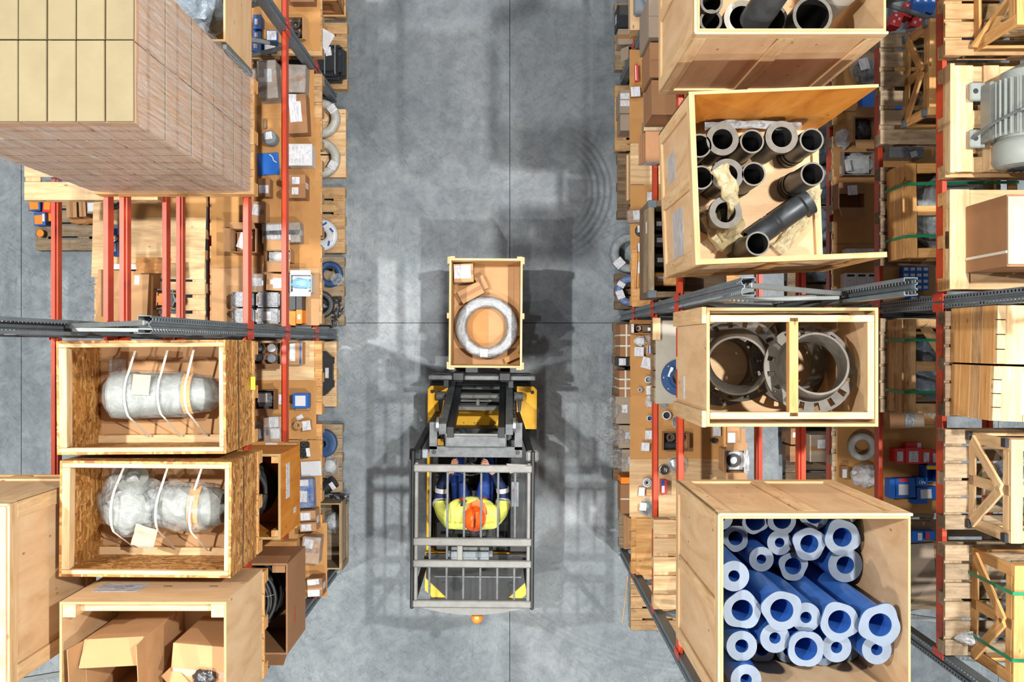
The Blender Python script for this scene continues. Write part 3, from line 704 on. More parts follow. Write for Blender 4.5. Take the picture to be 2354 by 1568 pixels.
for k, (u, v, w, d) in enumerate(((776, 690, .10, .09), (780, 715, .14, .10), (770, 738, .12, .07))):
    o = link_obj('black_film_scrap', tomesh(wrinkled_sheet(w, d, 8, 8, .03, 3, k * 3.1), 'scrap', filmk), None, (X(u, .17), Y(v, .17), PT + .003), (0, 0, k * .9))
    tag(o, ('small crumpled scrap of black film above the other two, beside the roller bearing', 'largest crumpled scrap of black film, right of the roller bearing', 'crumpled scrap of black film nearest the steel upright')[k], 'film', 'scraps of black film')
# flat tool case, blue disc, etc below the middle upright
t = thing('tool_case', 'flat black tool case with two latches and a white label on pale pallet', 'case', (-2.40, -.335, PT))
m = MB().prism([(-.25, -.26), (.25, -.26), (.33, -.17), (.33, .17), (.25, .26), (-.25, .26)], 0, .13, 'z'); bmesh.ops.bevel(m.bm, geom=list(m.bm.edges), offset=.012, segments=2, affect='EDGES'); m.done('shell', blackp, t)
for yy in (-.13, .15): box(t, 'latch', .30, .345, yy - .04, yy + .04, .04, .10, fkblack)
label_on(t, .04, .12, .131, .27, 0, 0)
t = ring(741, 1020, PT, .17, .05, .09, 'dark blue painted flange disc on weathered pallet left of the aisle', blued, name='flange_disc', cat='disc', rnd=.2)
MB().lathe([(.05, .09), (.085, .09), (.085, .13), (.05, .13)], 28, True).done('hub', blued, t)
bag(758, 1072, PT, .20, .22, .12, 'clear plastic film bundle below the dark blue flange disc', film, 3, inner=whitep)
t = thing('small_motor', 'small black cylinder motor with white label beside scraps of film', 'motor', (X(758, .25), Y(1116, .25), PT))
MB().cyl((-.08, -.05, .08), (.06, .05, .08), .075, n=24).done('body', blackp, t); MB().cyl((-.09, -.055, .08), (-.13, -.08, .08), .03, n=16).done('shaft', dsteel, t)
link_obj('label', boxmesh(.05, .09, .0015, paper, 0), t, (.04, .0, .157), (0, 0, R(35)))
o = link_obj('black_film_scrap', tomesh(wrinkled_sheet(.20, .12, 10, 8, .03, 4, 8.8), 'scrap', filmk), None, (X(783, .2), Y(1147, .2), PT + .003)); tag(o, 'torn black film scrap hanging by the grey timber tray', 'film', 'scraps of black film')
t = ply_box(-2.75, -1.92, -2.62, -1.82, 0, .46, 'open grey timber tray full of clear film bags, lower left of aisle', greyw, greyw, faces=('+x',), lid=False, bw=.07, name='timber_tray')
bag(765, 1200, .03, .26, .26, .30, 'clear film bag with a white coil inside the grey timber tray', film, 11, inner=whitep)
bag(722, 1262, .03, .26, .24, .28, 'clear film bag deep inside the grey timber tray', film, 12, inner=None)

# ---- lowest shelf, left rack: pallets and cover sheets
for nm, y0, y1, mt in (('in the top end bay, under small blue boxes', 3.05, 3.84, oldw), ('under the film-wrapped grey cartons', 2.06, 2.86, oldw), ('under the carton with tape rolls', 1.15, 1.95, oldw), ('under the silver cases', .22, 1.04, oldw),
                       ('under the tray of grey jars', -.74, .04, pinew), ('under the black valve block', -1.66, -.84, pinew), ('under the cartons beside the big hose bin', -2.62, -1.80, pinew)):
    pallet(-3.15, -1.965, y0, y1, L1, 'pallet on lowest left shelf ' + nm, mt, group='pallets on the lowest left shelf')
sz = L1 + PT + .003
sheet(480, 0, 737, 116, sz, 'tan sheet on lowest left shelf under the box of bearings', cards)
sheet(480, 160, 722, 268, sz, 'narrow tan sheet under the film-wrapped grey cartons', cards)
sheet(480, 270, 737, 416, sz, 'tan cardboard sheet under the blue folder, lowest left shelf', cards)
sheet(486, 418, 737, 614, sz, 'wide creased cardboard sheet under the grey parcel and open carton', cards)
sheet(486, 617, 734, 748, sz, 'pale cardboard sheet under the silver cases', card)
sheet(486, 784, 722, 874, sz, 'pale plywood sheet under the tray of grey jars', pine, .006, name='plywood_sheet')
sheet(486, 876, 727, 1010, sz, 'stained brown sheet under the blue box and paper roll', cards)
sheet(486, 1012, 737, 1200, sz, 'brown cardboard sheet under the white panel and blue pack', cards)
sheet(520, 1202, 752, 1372, sz, 'brown cardboard sheet at the bottom of the lowest left shelf', cards)

# ---- goods on the lowest shelf, top bay
t = open_box(659, 38, 696, 90, S1, .10, 'shallow tan box holding two black bearings, top of left rack', flaps=('+x',), angs={'+x': 150}, fl=.06)
for k in (-1, 1): MB().lathe([(.022, 0), (.05, 0), (.05, .05), (.022, .05)], 28, True).done('bearing', blackp, t, (0, k * .055, .008)); 
carton(613, 70, 636, 93, S1, .09, 'small white-labelled blue box above its twin, top of left rack', bluebox, seam=None, labels=[(.5, .5, .96, .9, 0)])
carton(608, 95, 633, 118, S1, .09, 'small white-labelled blue box below its twin, top of left rack', bluebox, seam=None, labels=[(.5, .5, .96, .86, 0)])
for k, (u0, v0, u1, v1, h, l) in enumerate(((582, 34, 600, 66, .16, 'uppermost'), (582, 68, 600, 92, .12, 'middle'), (578, 94, 600, 118, .13, 'lowest'))):
    carton(u0, v0, u1, v1, S1, h, 'dark blue carton, %s of three beside the plywood crate, top left' % l, bluep, seam=None, group='dark blue cartons at the top left', labels=[(.4, .5, .4, .4, 0)])
carton(667, -14, 722, 4, S1, .16, 'brown carton cut by the top edge of the picture, left shelf', cardd)
o = MB().cyl((0, -.05, .05), (0, .05, .05), .05, n=24).done('wooden_spool', pinew, None, (X(604, S1 + .05), Y(82, S1 + .05), S1), (0, 0, .1)); tag(o, 'short wooden spool lying beside the dark blue cartons', 'spool')
# ---- upper middle bay
carton(593, 138, 636, 226, S1, .24, 'left of two grey cartons wrapped in shiny film, under the top beam', cardg, 4, wrap=film, labels=[(.55, .6, .4, .35, 0)])
bag(589, 176, S1, .14, .2, .14, 'crumpled clear bag squeezed left of the film-wrapped cartons', film, 21)
carton(660, 148, 702, 212, S1, .22, 'right of two grey cartons wrapped in shiny film, near the aisle', cardg, -2, wrap=film)
carton(661, 216, 705, 306, S1, .20, 'brown carton with a large white sheet stuck on its top', cardd, 3, labels=[(.42, .55, .62, .52, 2), (.3, .9, .4, .2, -4)])
t = jar(618, 315, S1, .075, .16, 'grey cylinder with a white label on its end, left shelf', greyp, greyp, lab=True, name='grey_cylinder', cat='cylinder')
carton(606, 274, 612, 296, S1, .03, 'small dark brown slab above the grey cylinder', darkw, seam=None)
o = sheet(592, 352, 641, 402, S1, 'blue folder with a white swoosh lying flat on the left shelf', bluebox, .02, 4, 'blue_folder', 'folder'); 
sw = MB().path([(.02, .10, .012), (.05, .07, .012), (.06, .03, .012), (.09, .01, .012)], .006, 6).done('swoosh', blank, o)
carton(660, 331, 717, 380, S1, .20, 'white and blue printed carton with a paper list on top', whitep, 0, seam=None, labels=[(.5, .72, .9, .34, 0), (.45, .28, .85, .4, 0)], side=[('+x', .5, .6, .10, .10)])
t = carton(664, 401, 702, 455, S1, .22, 'brown carton with two labels beside the tape rolls', cardd, 0, labels=[(.42, .74, .45, .3, 0), (.38, .3, .4, .3, 0)], side=[('+x', .55, .6, .06, .12)])
for k, v in enumerate((412, 440)):
    r_ = ring(655, v, S1 + .0, .045, .028, .22, ('upper', 'lower')[k] + ' grey tape roll standing against the brown carton', greyp, name='tape_roll', cat='tape')
carton(593, 410, 620, 452, S1, .16, 'small dark carton with one white label beside the wrapped stack', cardd, labels=[(.5, .4, .8, .45, 0)])
carton(561, 463, 607, 512, S1, .25, 'plain brown carton with a folded paper on top, left of the front beam', card, 0, labels=[(.62, .6, .4, .5, -12)])
t = open_box(528, 524, 588, 580, S1, .26, 'open brown carton with white paper inside, behind the front beam', card, flaps=('-x', '+y'), ang=35, fl=.08)
label_on(t, .13, .16, .12, -.02, 0, -20, blank, 'paper'); 
box(t, 'contents', -.10, .11, -.10, .10, .01, .12, cardd)
carton(602, 512, 690, 558, S1, .20, 'long grey parcel wrapped in film with several labels', cardg, 2, seam='x', taped=blackp, labels=[(.35, .78, .5, .3, 0), (.3, .22, .35, .36, 0), (.62, .25, .25, .3, 0)], side=[('+x', .5, .6, .05, .12)], wrap=film)
t = open_box(606, 575, 668, 602, S1, .20, 'open brown carton with flaps spread up and down and clear bags inside', card, flaps=('+y', '-y'), ang=70, fl=.11)
MB().blob(.10, .05, .05, .35, 3, 31).done('clear_bag', film, t, (0, 0, .14)); box(t, 'contents', -.11, .11, -.05, .05, .01, .10, whitep)
carton(570, 629, 606, 672, S1, .18, 'brown carton wrapped in clear tape behind the front beam', card, 0, labels=[(.5, .55, .8, .45, 0)], wrap=film)
carton(612, 629, 655, 668, S1, .17, 'brown carton with a folded delivery note, between two taped cartons', card, -3, labels=[(.62, .45, .5, .6, 4)])
bag(607, 648, S1, .07, .10, .10, 'small clear bag wedged between two brown cartons', film, 41)
t = open_box(666, 631, 716, 672, S1, .19, 'open white carton with blue film inside near the aisle', whitep, 0, flaps=('+y', '-y'), ang=55, fl=.05)
MB().blob(.11, .06, .05, .25, 3, 33).done('blue_film', film_mat('light_blue_film', (.25, .55, .8), .5, .9, 6), t, (0, 0, .15)); box(t, 'contents', -.10, .10, -.08, .08, .01, .13, blank); label_on(t, .16, .07, .20, 0, -.09, -4)
for k, (u0, v0, u1, v1, l) in enumerate(((529, 671, 560, 705, 'upper left'), (588, 672, 642, 706, 'upper right'), (530, 709, 562, 743, 'lower left'), (586, 709, 642, 744, 'lower right'))):
    t = thing('silver_case', 'silver foil case, %s of the four standing together' % l, 'case', ((X(u0, S1 + .22) + X(u1 if k % 2 else u1 + 22, S1 + .22)) / 2, (Y(v0, S1 + .22) + Y(v1, S1 + .22)) / 2, S1), 0, 'silver foil cases')
    w = X(u1 if k % 2 else u1 + 22, S1 + .22) - X(u0, S1 + .22); d = Y(v0, S1 + .22) - Y(v1, S1 + .22)
    m = MB().box(-w / 2, w / 2, -d / 2, d / 2, 0, .22); bmesh.ops.bevel(m.bm, geom=list(m.bm.edges), offset=.016, segments=2, affect='EDGES'); m.done('shell', silver, t)
    MB().path([(-w / 2 + .02, -.03, .222), (-w / 2 + .02, -.03, .232), (-w / 2 + .02, .03, .232), (-w / 2 + .02, .03, .222)], .004, 6).done('handle', pinew, t)
    if k == 3: label_on(t, .08, .09, .221, .0, 0, 2)
for k, (u0, u1, l) in enumerate(((665, 679, 'left'), (681, 694, 'right'))):
    carton(u0, 676, u1, 712, S1, .20, 'narrow black carton with orange corner, %s of the pair' % l, blackp, seam=None, group='narrow black cartons')
    carton(u0, 716 if k == 0 else 712.5, u1, 748 if k == 0 else 744, S1, .20, 'narrow orange carton, %s of the pair by the steel upright' % l, orangebox, seam=None, group='narrow orange cartons', labels=[(.5, .5, .5, .35, 0, blank)] if k else ())
# ---- lower middle bay, lowest shelf
t = open_box(581, 788, 645, 838, S1, .13, 'open carton tray with four grey lidded jars', cardd, flaps=('-y',), angs={'-y': 60}, fl=.05)
for k, (dx, dy, mt) in enumerate(((-.09, -.035, greyp), (-.09, .06, greyp), (.05, .06, whitep), (.05, -.05, greyp))):
    j = MB().lathe([(0, 0), (.042, 0), (.042, .10), (0, .10)], 24).done('jar', mt, t, (dx, dy, .008)); MB().lathe([(0, .10), (.044, .10), (.044, .125), (.034, .13), (.03, .122), (0, .122)], 24).done('jar_lid', mt, t, (dx, dy, .008))
bag(592, 796, S1 + .02, .12, .08, .12, 'folded grey bag in the corner beside the tray of jars', filmg, 51)
carton(665, 787, 695, 838, S1, .16, 'brown carton with a long white label and blue stripe near the front beam', card, 0, seam=None, labels=[(.25, .55, .4, .8, 0), (.85, .5, .13, 1.0, 0, bluep)])
t = open_box(583, 897, 630, 942, S1, .20, 'open brown carton with a clear bag and white slip, beside the yellow sticker', cardd, flaps=('+x', '-y'), ang=45, fl=.08)
MB().blob(.09, .08, .07, .3, 3, 61).done('clear_bag', film, t, (0, -.01, .10)); label_on(t, .10, .09, .175, -.02, .02, 0, blank, 'paper'); box(t, 'contents', -.09, .09, -.08, .08, .01, .10, blackp)
carton(640, 907, 652, 930, S1, .05, 'tiny white parcel just left of the front beam', whitep, seam=None, labels=[(.5, .5, .9, .8, 0)])
carton(673, 905, 708, 938, S1, .16, 'blue box with a blank white top label', bluebox, seam=None, labels=[(.5, .5, .68, .72, 0, blank)], side=[('+x', .5, .5, .10, .05, bluep)])
carton(679, 938.5, 712, 943, S1, .05, 'thin tan strip of carton under the edge of the blue box', card, seam=None)
t = ring(684, 978, S1, .048, .008, .12, 'roll of brown paper seen end-on', card, name='paper_roll', cat='roll'); 
MB().lathe([(.02, .12), (.028, .12), (.028, .122), (.02, .122)], 24, True).done('core', cardd, t)
carton(694, 967, 714, 990, S1, .09, 'small box under a crumpled white delivery slip', card, 5, labels=[(.5, .5, 1.0, .95, 6)])
o = sheet(681, 955, 697, 965, S1, 'small torn scrap of white paper above the brown paper roll', blank, .002, 30, 'paper_scrap', 'paper')
carton(605, 958, 650, 1018, S1, .09, 'bubble-wrapped parcel with two overlapping white labels', card, 2, wrap=film, labels=[(.55, .8, .5, .4, 3), (.6, .35, .5, .4, 0), (.2, .45, .16, .35, 0, blackp)])
bag(592, 992, S1, .13, .2, .08, 'clear bag with a white label left of the bubble-wrapped parcel', film, 63, inner=cardd, lab=(.05, .10, .02, -.02, 5))
t = thing('valve_block', 'black cast valve block with round ports and a white tag', 'valve block', (X(698, S1 + .08), Y(1035, S1 + .08), S1))
m = MB().box(-.05, .05, -.085, .085, 0, .07); bmesh.ops.bevel(m.bm, geom=list(m.bm.edges), offset=.012, segments=2, affect='EDGES')
m.done('body', blackp, t)
for yy in (-.06, 0, .06): MB().lathe([(.014, .07), (.026, .07), (.026, .095), (.014, .095)], 18, True).done('port', rubber, t, (0, yy, 0))
box(t, 'flange', -.085, -.05, -.05, .05, 0, .04, fkblack); label_on(t, .04, .09, .096, .05, -.02, 8, blank)
carton(692, 1061, 738, 1094, S1, .03, 'blank white panel lying near the shelf edge', whitep, 3, seam=None)
t = carton(682, 1102, 720, 1168, S1, .16, 'blue and white soft pack with a clear window, beside the plywood hose box', bluep, 2, seam=None, labels=[(.38, .88, .7, .22, 0, blank), (.35, .4, .55, .4, -4)], wrap=film)
carton(688, 1175, 726, 1222, S1, .24, 'brown carton strapped across its middle with white labels', card, 4, labels=[(.4, .74, .6, .36, 0), (.4, .2, .6, .3, 0), (.5, .48, 1.0, .05, 0, blackp)], side=[('+x', .5, .5, .07, .12)])
carton(693, 1235, 735, 1296, S1, .20, 'brown carton in a torn clear bag, label on top', card, -5, wrap=film, labels=[(.35, .75, .5, .35, -8)])
carton(707, 1330, 741, 1372, S1, .22, 'taped carton with black lettered tape, at the bottom of the left shelf', cardd, 3, labels=[(.4, .8, .8, .3, 3), (.4, .2, .8, .35, 0)], side=[('+x', .5, .5, .06, .13)])

# ---- middle shelf, left rack: hose boxes
pallet(-3.12, -1.93, -1.68, -.90, L2, 'pallet under the plywood box of black hose', pinew, group='pallets on the middle left shelf')
pallet(-3.12, -1.93, -2.62, -1.80, L2, 'pallet under the large cardboard bin of black hose', pinew, group='pallets on the middle left shelf')
t = ply_box(-3.02, -1.90, -1.63, -.915, S2, 3.67, 'open plywood box packed with thick black hoses, middle left shelf', plyo, plyo, faces=(), lid=False, bt=0, th=.02)
label_on(t, .11, .03, .001, .30, .36, 0)
link_obj('label', boxmesh(.30, .14, .0015, paper, 0), t, (.561, .10, .50), (R(90), 0, R(90)))
link_obj('label', boxmesh(.05, .10, .0015, paper, 0), t, (.561, -.20, .22), (R(90), 0, R(90)))
box(t, 'corner_post', .48, .54, .28, .335, .02, .775, pinew); box(t, 'corner_post', .48, .54, -.335, -.28, .02, .775, pinew)
for k, (cx, cy, r) in enumerate(((-2.30, -1.14, .12), (-2.30, -1.28, .19))):
    h = thing('rubber_hose', ('upper coil of thick black hose in the plywood box', 'lower coil of thick black hose in the plywood box')[k], 'hose', (cx, cy, S2 + (.45 if k == 0 else .03)), 0, 'black hoses in the plywood box')
    coil(h, 'windings', 0, 0, 0, r, .026, 8 if k == 0 else 13, rubber, k, jit=.25, rr=.02)
t = open_box(0, 0, 0, 0, S2, .74, 'tall open cardboard bin holding a big coil of black cable', cardd, flaps=('+y', '-y'), angs={'+y': 165, '-y': 20}, fl=.14, th=.014, pxy=(-2.92, -1.85, -2.60, -1.84), name='cardboard_bin', cat='bin')
text_on(t, '982402', .05, (.537, -.12, .45), (R(90), 0, R(90)), redbox)
box(t, 'inner_liner', .40, .51, .30, .36, .02, .72, cardd)
h = thing('cable_coil', 'big coil of black cable with white ties inside the cardboard bin', 'cable', (-2.34, -2.22, S2 + .02))
coil(h, 'windings', 0, 0, 0, .27, .016, 26, rubber, 5, jit=.55, rr=.035)
for a in (60, 10, -50): MB().ribbon([(.33 * math.cos(R(a)), .33 * math.sin(R(a)), .44), (.27 * math.cos(R(a)), .27 * math.sin(R(a)), .50), (.21 * math.cos(R(a + 8)), .21 * math.sin(R(a + 8)), .46)], (0, 0, 1), .012).done('cable_tie', strapw, h)

# ---- highest shelf, left rack: carton stack
pallet(-3.22, -1.98, 1.17, 2.08, L3, 'pallet under the tall film-wrapped stack of cartons', pinew, group='pallets on the highest left shelf')
lay = ('bottom', 'fourth', 'third', 'second', 'top'); colw = ('first', 'second', 'third', 'fourth')
proto = None; sidetape = card_mat('carton_side_tape', C(186, 146, 116), 0.03)
for k in range(5):
    for i in range(4):
        for j in range(2):
            if k == 4 and i == 3: continue
            jx, jy = random.uniform(-.001, .001), random.uniform(-.001, .001)
            cx, cy, cz = -2.0 - .155 - i * .31 + jx, 1.19 + .22 + j * .44 + jy, S3 + k * .485
            lb = 'tan carton in the wrapped stack, %s layer, %s from the aisle, %s row' % (lay[k], colw[i], ('lower', 'upper')[j])
            if proto is None:
                proto = thing('stacked_carton', lb, 'box', (cx, cy, cz), 0, 'cartons in the film-wrapped stack'); a, b, h = .152, .217, .483
                box(proto, 'body', -a, a, -b, b, 0, h - .022, cardp, .006)
                box(proto, 'flap', .004, a, -b, b, h - .022, h, cardy, .003); box(proto, 'flap', -a, -.004, -b, b, h - .022, h, cardy, .003)
                link_obj('tape', boxmesh(.30, .05, .001, sidetape, 0), proto, (0, -b - .001, h * .5), (R(90), 0, 0))
                link_obj('tape', boxmesh(.434, .05, .001, sidetape, 0), proto, (a + .001, 0, h * .55), (R(90), 0, R(90)))
                pk = list(proto.children)
            else:
                c = proto.copy(); COL.objects.link(c); c.location = (cx, cy, cz); c['label'] = lb; c.rotation_euler = (0, 0, R(random.uniform(-.15, .15)))
                for q in pk: d = q.copy(); COL.objects.link(d); d.parent = c
from mathutils import noise as mnoise
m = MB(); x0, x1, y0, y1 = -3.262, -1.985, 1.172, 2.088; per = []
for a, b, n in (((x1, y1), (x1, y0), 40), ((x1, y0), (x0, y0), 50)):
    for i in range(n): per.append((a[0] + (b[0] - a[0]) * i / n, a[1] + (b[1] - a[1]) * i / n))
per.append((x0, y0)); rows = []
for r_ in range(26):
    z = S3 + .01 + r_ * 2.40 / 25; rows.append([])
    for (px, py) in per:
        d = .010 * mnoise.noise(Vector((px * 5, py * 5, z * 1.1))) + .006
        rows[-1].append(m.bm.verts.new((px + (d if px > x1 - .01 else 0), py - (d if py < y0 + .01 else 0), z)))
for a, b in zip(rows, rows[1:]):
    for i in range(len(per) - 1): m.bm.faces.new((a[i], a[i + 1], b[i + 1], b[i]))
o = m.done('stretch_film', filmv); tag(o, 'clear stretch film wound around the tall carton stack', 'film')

# plywood crate with dark film-wrapped roll behind the stack
t = ply_box(-3.2, -1.995, 2.14, 2.87, S3, 4.96, 'plywood crate with a steel corner bracket behind the carton stack', ply, ply, faces=(), lid=False, bt=0)
box(t, 'corner_bracket', .585, .612, -.42, -.385, .0, .72, galv); box(t, 'corner_bracket', .56, .612, -.43, -.40, .05, .10, galv)
h = thing('film_wrapped_roll', 'dark roll in shiny blue-grey film inside the crate behind the carton stack', 'roll', (-2.48, 2.52, S3 + .025))
MB().blob(.40, .20, .26, .12, 1.6, 3, 4, (0, 0, .30), flat=-.29).done('core', blackp, h); MB().blob(.44, .24, .30, .2, 2.6, 8, 4, (0, 0, .32), flat=-.31).done('film', filmb, h)

# ---- pump crates
def pump_crate(x0, x1, y0, y1, z1, label, rz):
    z0 = S3; t = thing('strand_board_crate', label, 'crate', ((x0 + x1) / 2, (y0 + y1) / 2, z0), rz)
    a, b, h = (x1 - x0) / 2, (y1 - y0) / 2, z1 - z0; th = .018
    box(t, 'base_panel', -a, a, -b, b, 0, .02, osb, .001)
    box(t, 'side_panel', -a, -a + th, -b, b, .02, h, osb, .002); box(t, 'side_panel', a - th, a, -b, b, .02, h, osb, .002)
    box(t, 'side_panel', -a + th, a - th, -b, -b + th, .02, h, osb, .002); box(t, 'side_panel', -a + th, a - th, b - th, b, .02, h, osb, .002)
    r_ = .045
    box(t, 'rim_batten', -a + th, a - th, b - th - .03, b - th, h - r_, h + .004, pine); box(t, 'rim_batten', -a + th, a - th, -b + th, -b + th + .03, h - r_, h + .004, pine)
    box(t, 'rim_batten', -a + th, -a + th + .055, -b + .05, b - .05, h - .09, h + .002, pine); box(t, 'rim_batten', a - th - .03, a - th, -b + .05, b - .05, h - r_, h + .002, pine)
    box(t, 'floor_batten', -a + th, a - th, -b + th, -b + th + .06, .02, .06, pine)
    box(t, 'cardboard_liner', -a + .03, a - .03, -b + .085, b - .025, .02, .026, card, .001)
    link_obj('steel_band', boxmesh(b * 2, .016, .002, blackp, 0), t, (a + .001, 0, h * .55), (R(90), 0, R(90)))
    label_on(t, .13, .12, .026, -a + .16, b - .20, -4); box(t, 'steel_plate', a - .22, a - .06, .10, b - .06, .026, .034, galvl)
    MB().lathe([(.02, .034), (.02, .036), (0, .036)], 16).done('plate_hole', blackp, t, (a - .17, .22, 0))
    return t
def straps(parent, xs, b, zc, rr, m=None):
    for i, (x, r_) in enumerate(zip(xs, rr)):
        pts = [(x + .03, b, .45), (x + .02, b * .45, .42 * .6 + r_ * .9)]
        for k in range(9): a = R(150 - k * 15 - 0); pts.append((x, -.02 + r_ * math.cos(a) * -1 * -1, zc + r_ * math.sin(a)))
        q = [(x + .05, b, .30)] + [(x, r_ * math.cos(R(a)), zc + r_ * math.sin(R(a))) for a in range(35, 150, 15)] + [(x + .06, -b, .06)]
        MB().ribbon(q, (1, 0, 0), .017, .002).done('tie_strap', strapw, parent)
CR = [(-3.185, -1.99, -.775, .03, 4.97, 'upper of the two strand board crates with a bagged pump, left rack', 0.4), (-3.17, -1.955, -1.645, -.825, 4.96, 'lower of the two strand board crates with a bagged pump, left rack', -0.5)]
for k, (x0, x1, y0, y1, z1, lb, rz) in enumerate(CR):
    pallet(x0, x1 + .01, y0 + .01, y1 - .01, L3, ('pallet under the upper strand board crate', 'pallet under the lower strand board crate')[k], pinew, group='pallets on the highest left shelf')
    pump_crate(x0, x1, y0, y1, z1, lb, rz)
# pump 1: long grey gear pump lying down
t = thing('bagged_pump', 'long grey pump lying in a clear bag with cream straps, upper crate', 'pump', (-2.60, -.375, S3 + .030), 1)
axisrot = (0, R(90), 0)
MB().lathe([(0, -.40), (.10, -.40), (.165, -.36), (.175, -.20), (.16, -.17), (.155, .16), (.125, .18), (.12, .34), (.09, .38), (.05, .40), (0, .40)], 36).done('body', motorg, t, (0, 0, .20), axisrot)
box(t, 'foot', -.25, -.18, -.15, .15, 0, .07, greyp); box(t, 'foot', .02, .09, -.15, .15, 0, .07, greyp)
m = MB().lathe([(0, -.42), (.12, -.42), (.178, -.37), (.19, -.20), (.182, -.16), (.172, .17), (.15, .20), (.135, .36), (.08, .43), (.02, .47)], 48, False, lambda a, z: 1 + .05 * mnoise.noise(Vector((3 * math.cos(a), 3 * math.sin(a), z * 9))))
m.done('bag', filmg, t, (0, 0, .20), axisrot)
m = MB()
for i in range(9):
    a0 = R(25 + i * 14); a1 = R(25 + (i + 1) * 14)
    m.prism([(.162 * math.cos(a0), .162 * math.sin(a0)), (.168 * math.cos(a0), .168 * math.sin(a0)), (.168 * math.cos(a1), .168 * math.sin(a1)), (.162 * math.cos(a1), .162 * math.sin(a1))], .18, .25, 'x')
m.done('cardboard_sleeve', card, t, (0, 0, .20))
straps(t, (-.22, .02, .215), .33, .20, (.20, .185, .17))
link_obj('paper_sheet', boxmesh(.13, .15, .002, palepk, 0), t, (-.10, .08, .387), (R(-8), 0, R(-5)))
# pump 2: vertical head with a motor
t = thing('bagged_pump', 'grey pump with a round head and motor in a clear bag, lower crate', 'pump', (-2.58, -1.24, S3 + .030), -3)
MB().lathe([(0, 0), (.16, 0), (.17, .04), (.17, .27), (.13, .30), (0, .30)], 8).done('gear_housing', motorg, t, (-.27, -.02, 0))
MB().lathe([(0, 0), (.12, 0), (.12, .08), (.06, .08), (.06, .05), (0, .05)], 32).done('inlet_flange', motorg, t, (-.25, .17, .20), (R(-50), 0, 0))
MB().lathe([(0, -.14), (.10, -.14), (.14, -.10), (.145, .28), (.13, .32), (.09, .35), (0, .35)], 36).done('motor', motorg, t, (.10, .03, .17), axisrot)
MB().lathe([(0, .355), (.08, .355), (.115, .34), (.125, .315)], 36).done('fan_cover', blackp, t, (.10, .03, .17), axisrot)
box(t, 'foot', .02, .10, -.12, .16, 0, .05, greyp); box(t, 'bracket', -.12, .02, -.09, .12, .05, .22, greyp, .01)
MB().blob(.23, .24, .19, .22, 2.2, 71, 4, (-.27, .02, .19), flat=-.18).done('bag', filmg, t); MB().blob(.33, .19, .18, .18, 2.4, 72, 4, (.16, .03, .18), flat=-.17).done('bag', filmg, t)
link_obj('paper_packet', tomesh(wrinkled_sheet(.17, .17, 10, 10, .02, 3, 7.1), 'packet', palepk), t, (-.10, -.19, .33), (R(8), 0, R(-14)))
m = MB()
for i in range(9):
    a0 = R(25 + i * 14); a1 = R(25 + (i + 1) * 14)
    m.prism([(.178 * math.cos(a0), .178 * math.sin(a0)), (.184 * math.cos(a0), .184 * math.sin(a0)), (.184 * math.cos(a1), .184 * math.sin(a1)), (.178 * math.cos(a1), .178 * math.sin(a1))], .20, .28, 'x')
m.done('cardboard_sleeve', card, t, (0, .03, .17))
straps(t, (-.34, -.02, .23), .33, .18, (.22, .19, .19))
# yellow sticker on the first crate
link_obj('shelf_tag', boxmesh(.035, .10, .002, yellowp, 0), None, (-1.97, -.30, 4.30)); tag(bpy.data.objects['shelf_tag'], 'yellow paper tag at the foot of the upper strand board crate', 'tag')
# ---- open plywood crate with two cartons, bottom left
pallet(-3.05, -1.90, -2.60, -1.77, L3, 'pallet under the open plywood crate with two cartons', pinew, group='pallets on the highest left shelf')
t = ply_box(-3.04, -1.91, -2.64, -1.745, S3, 5.24, 'open plywood crate holding two loose cartons, bottom left', ply, ply, faces=(), lid=False, bt=0, th=.016)
box(t, 'corner_post', .46, .549, .34, .43, .02, .99, pine); box(t, 'rail', -.54, .46, .36, .43, .80, .90, pine); box(t, 'rail', -.54, .46, .36, .43, .40, .50, pine); box(t, 'corner_post', -.549, -.46, .34, .43, .02, .99, pine)
for bx_, by_ in ((-.25, .449), (.02, .449), (.35, .449)): box(t, 'hand_mark', bx_ - .03, bx_ + .03, by_ - .001, by_ + .001, .55, .57, darkw, 0)
link_obj('film_patch', boxmesh(.32, .24, .002, filmw, 0), t, (-.30, .449, .60), (R(90), 0, 0))
open_box(0, 0, 0, 0, S3 + .022, .84, 'left loose carton with open flaps inside the plywood crate', card, 3, flaps=('+y', '-x', '+x'), angs={'+y': -55, '-x': 8, '+x': 4}, fl=.20, pxy=(-2.92, -2.50, -2.50, -2.03))
t = carton(0, 0, 0, 0, S3 + .022, .70, 'right loose carton with a half-open lid inside the plywood crate', card, -5, pxy=(-2.38, -1.99, -2.52, -2.12))
board(t, 'loose_flap', (-.10, -.02, .708), (-.17, -.10, .74), .22, .005, card, up=(-.5, -.3, .8))
bag(468, 1560, S3 + .722, .16, .12, .06, 'black bag on the right loose carton at the bottom edge', filmk, 81)
# ---- closed plywood crate on the far left rack
pallet(-4.42, -3.22, -2.22, -1.03, L3, 'pallet under the closed plywood crate, lower left edge', pinew, nb=6, group='pallets on the highest left shelf')
ply_box(-4.42, -3.225, -2.22, -1.03, S3, 5.55, 'large closed plywood crate with wide framing boards at the lower left edge', ply, pine, faces=('+x', '+y'), bw=.11, mid=(), lid=True)
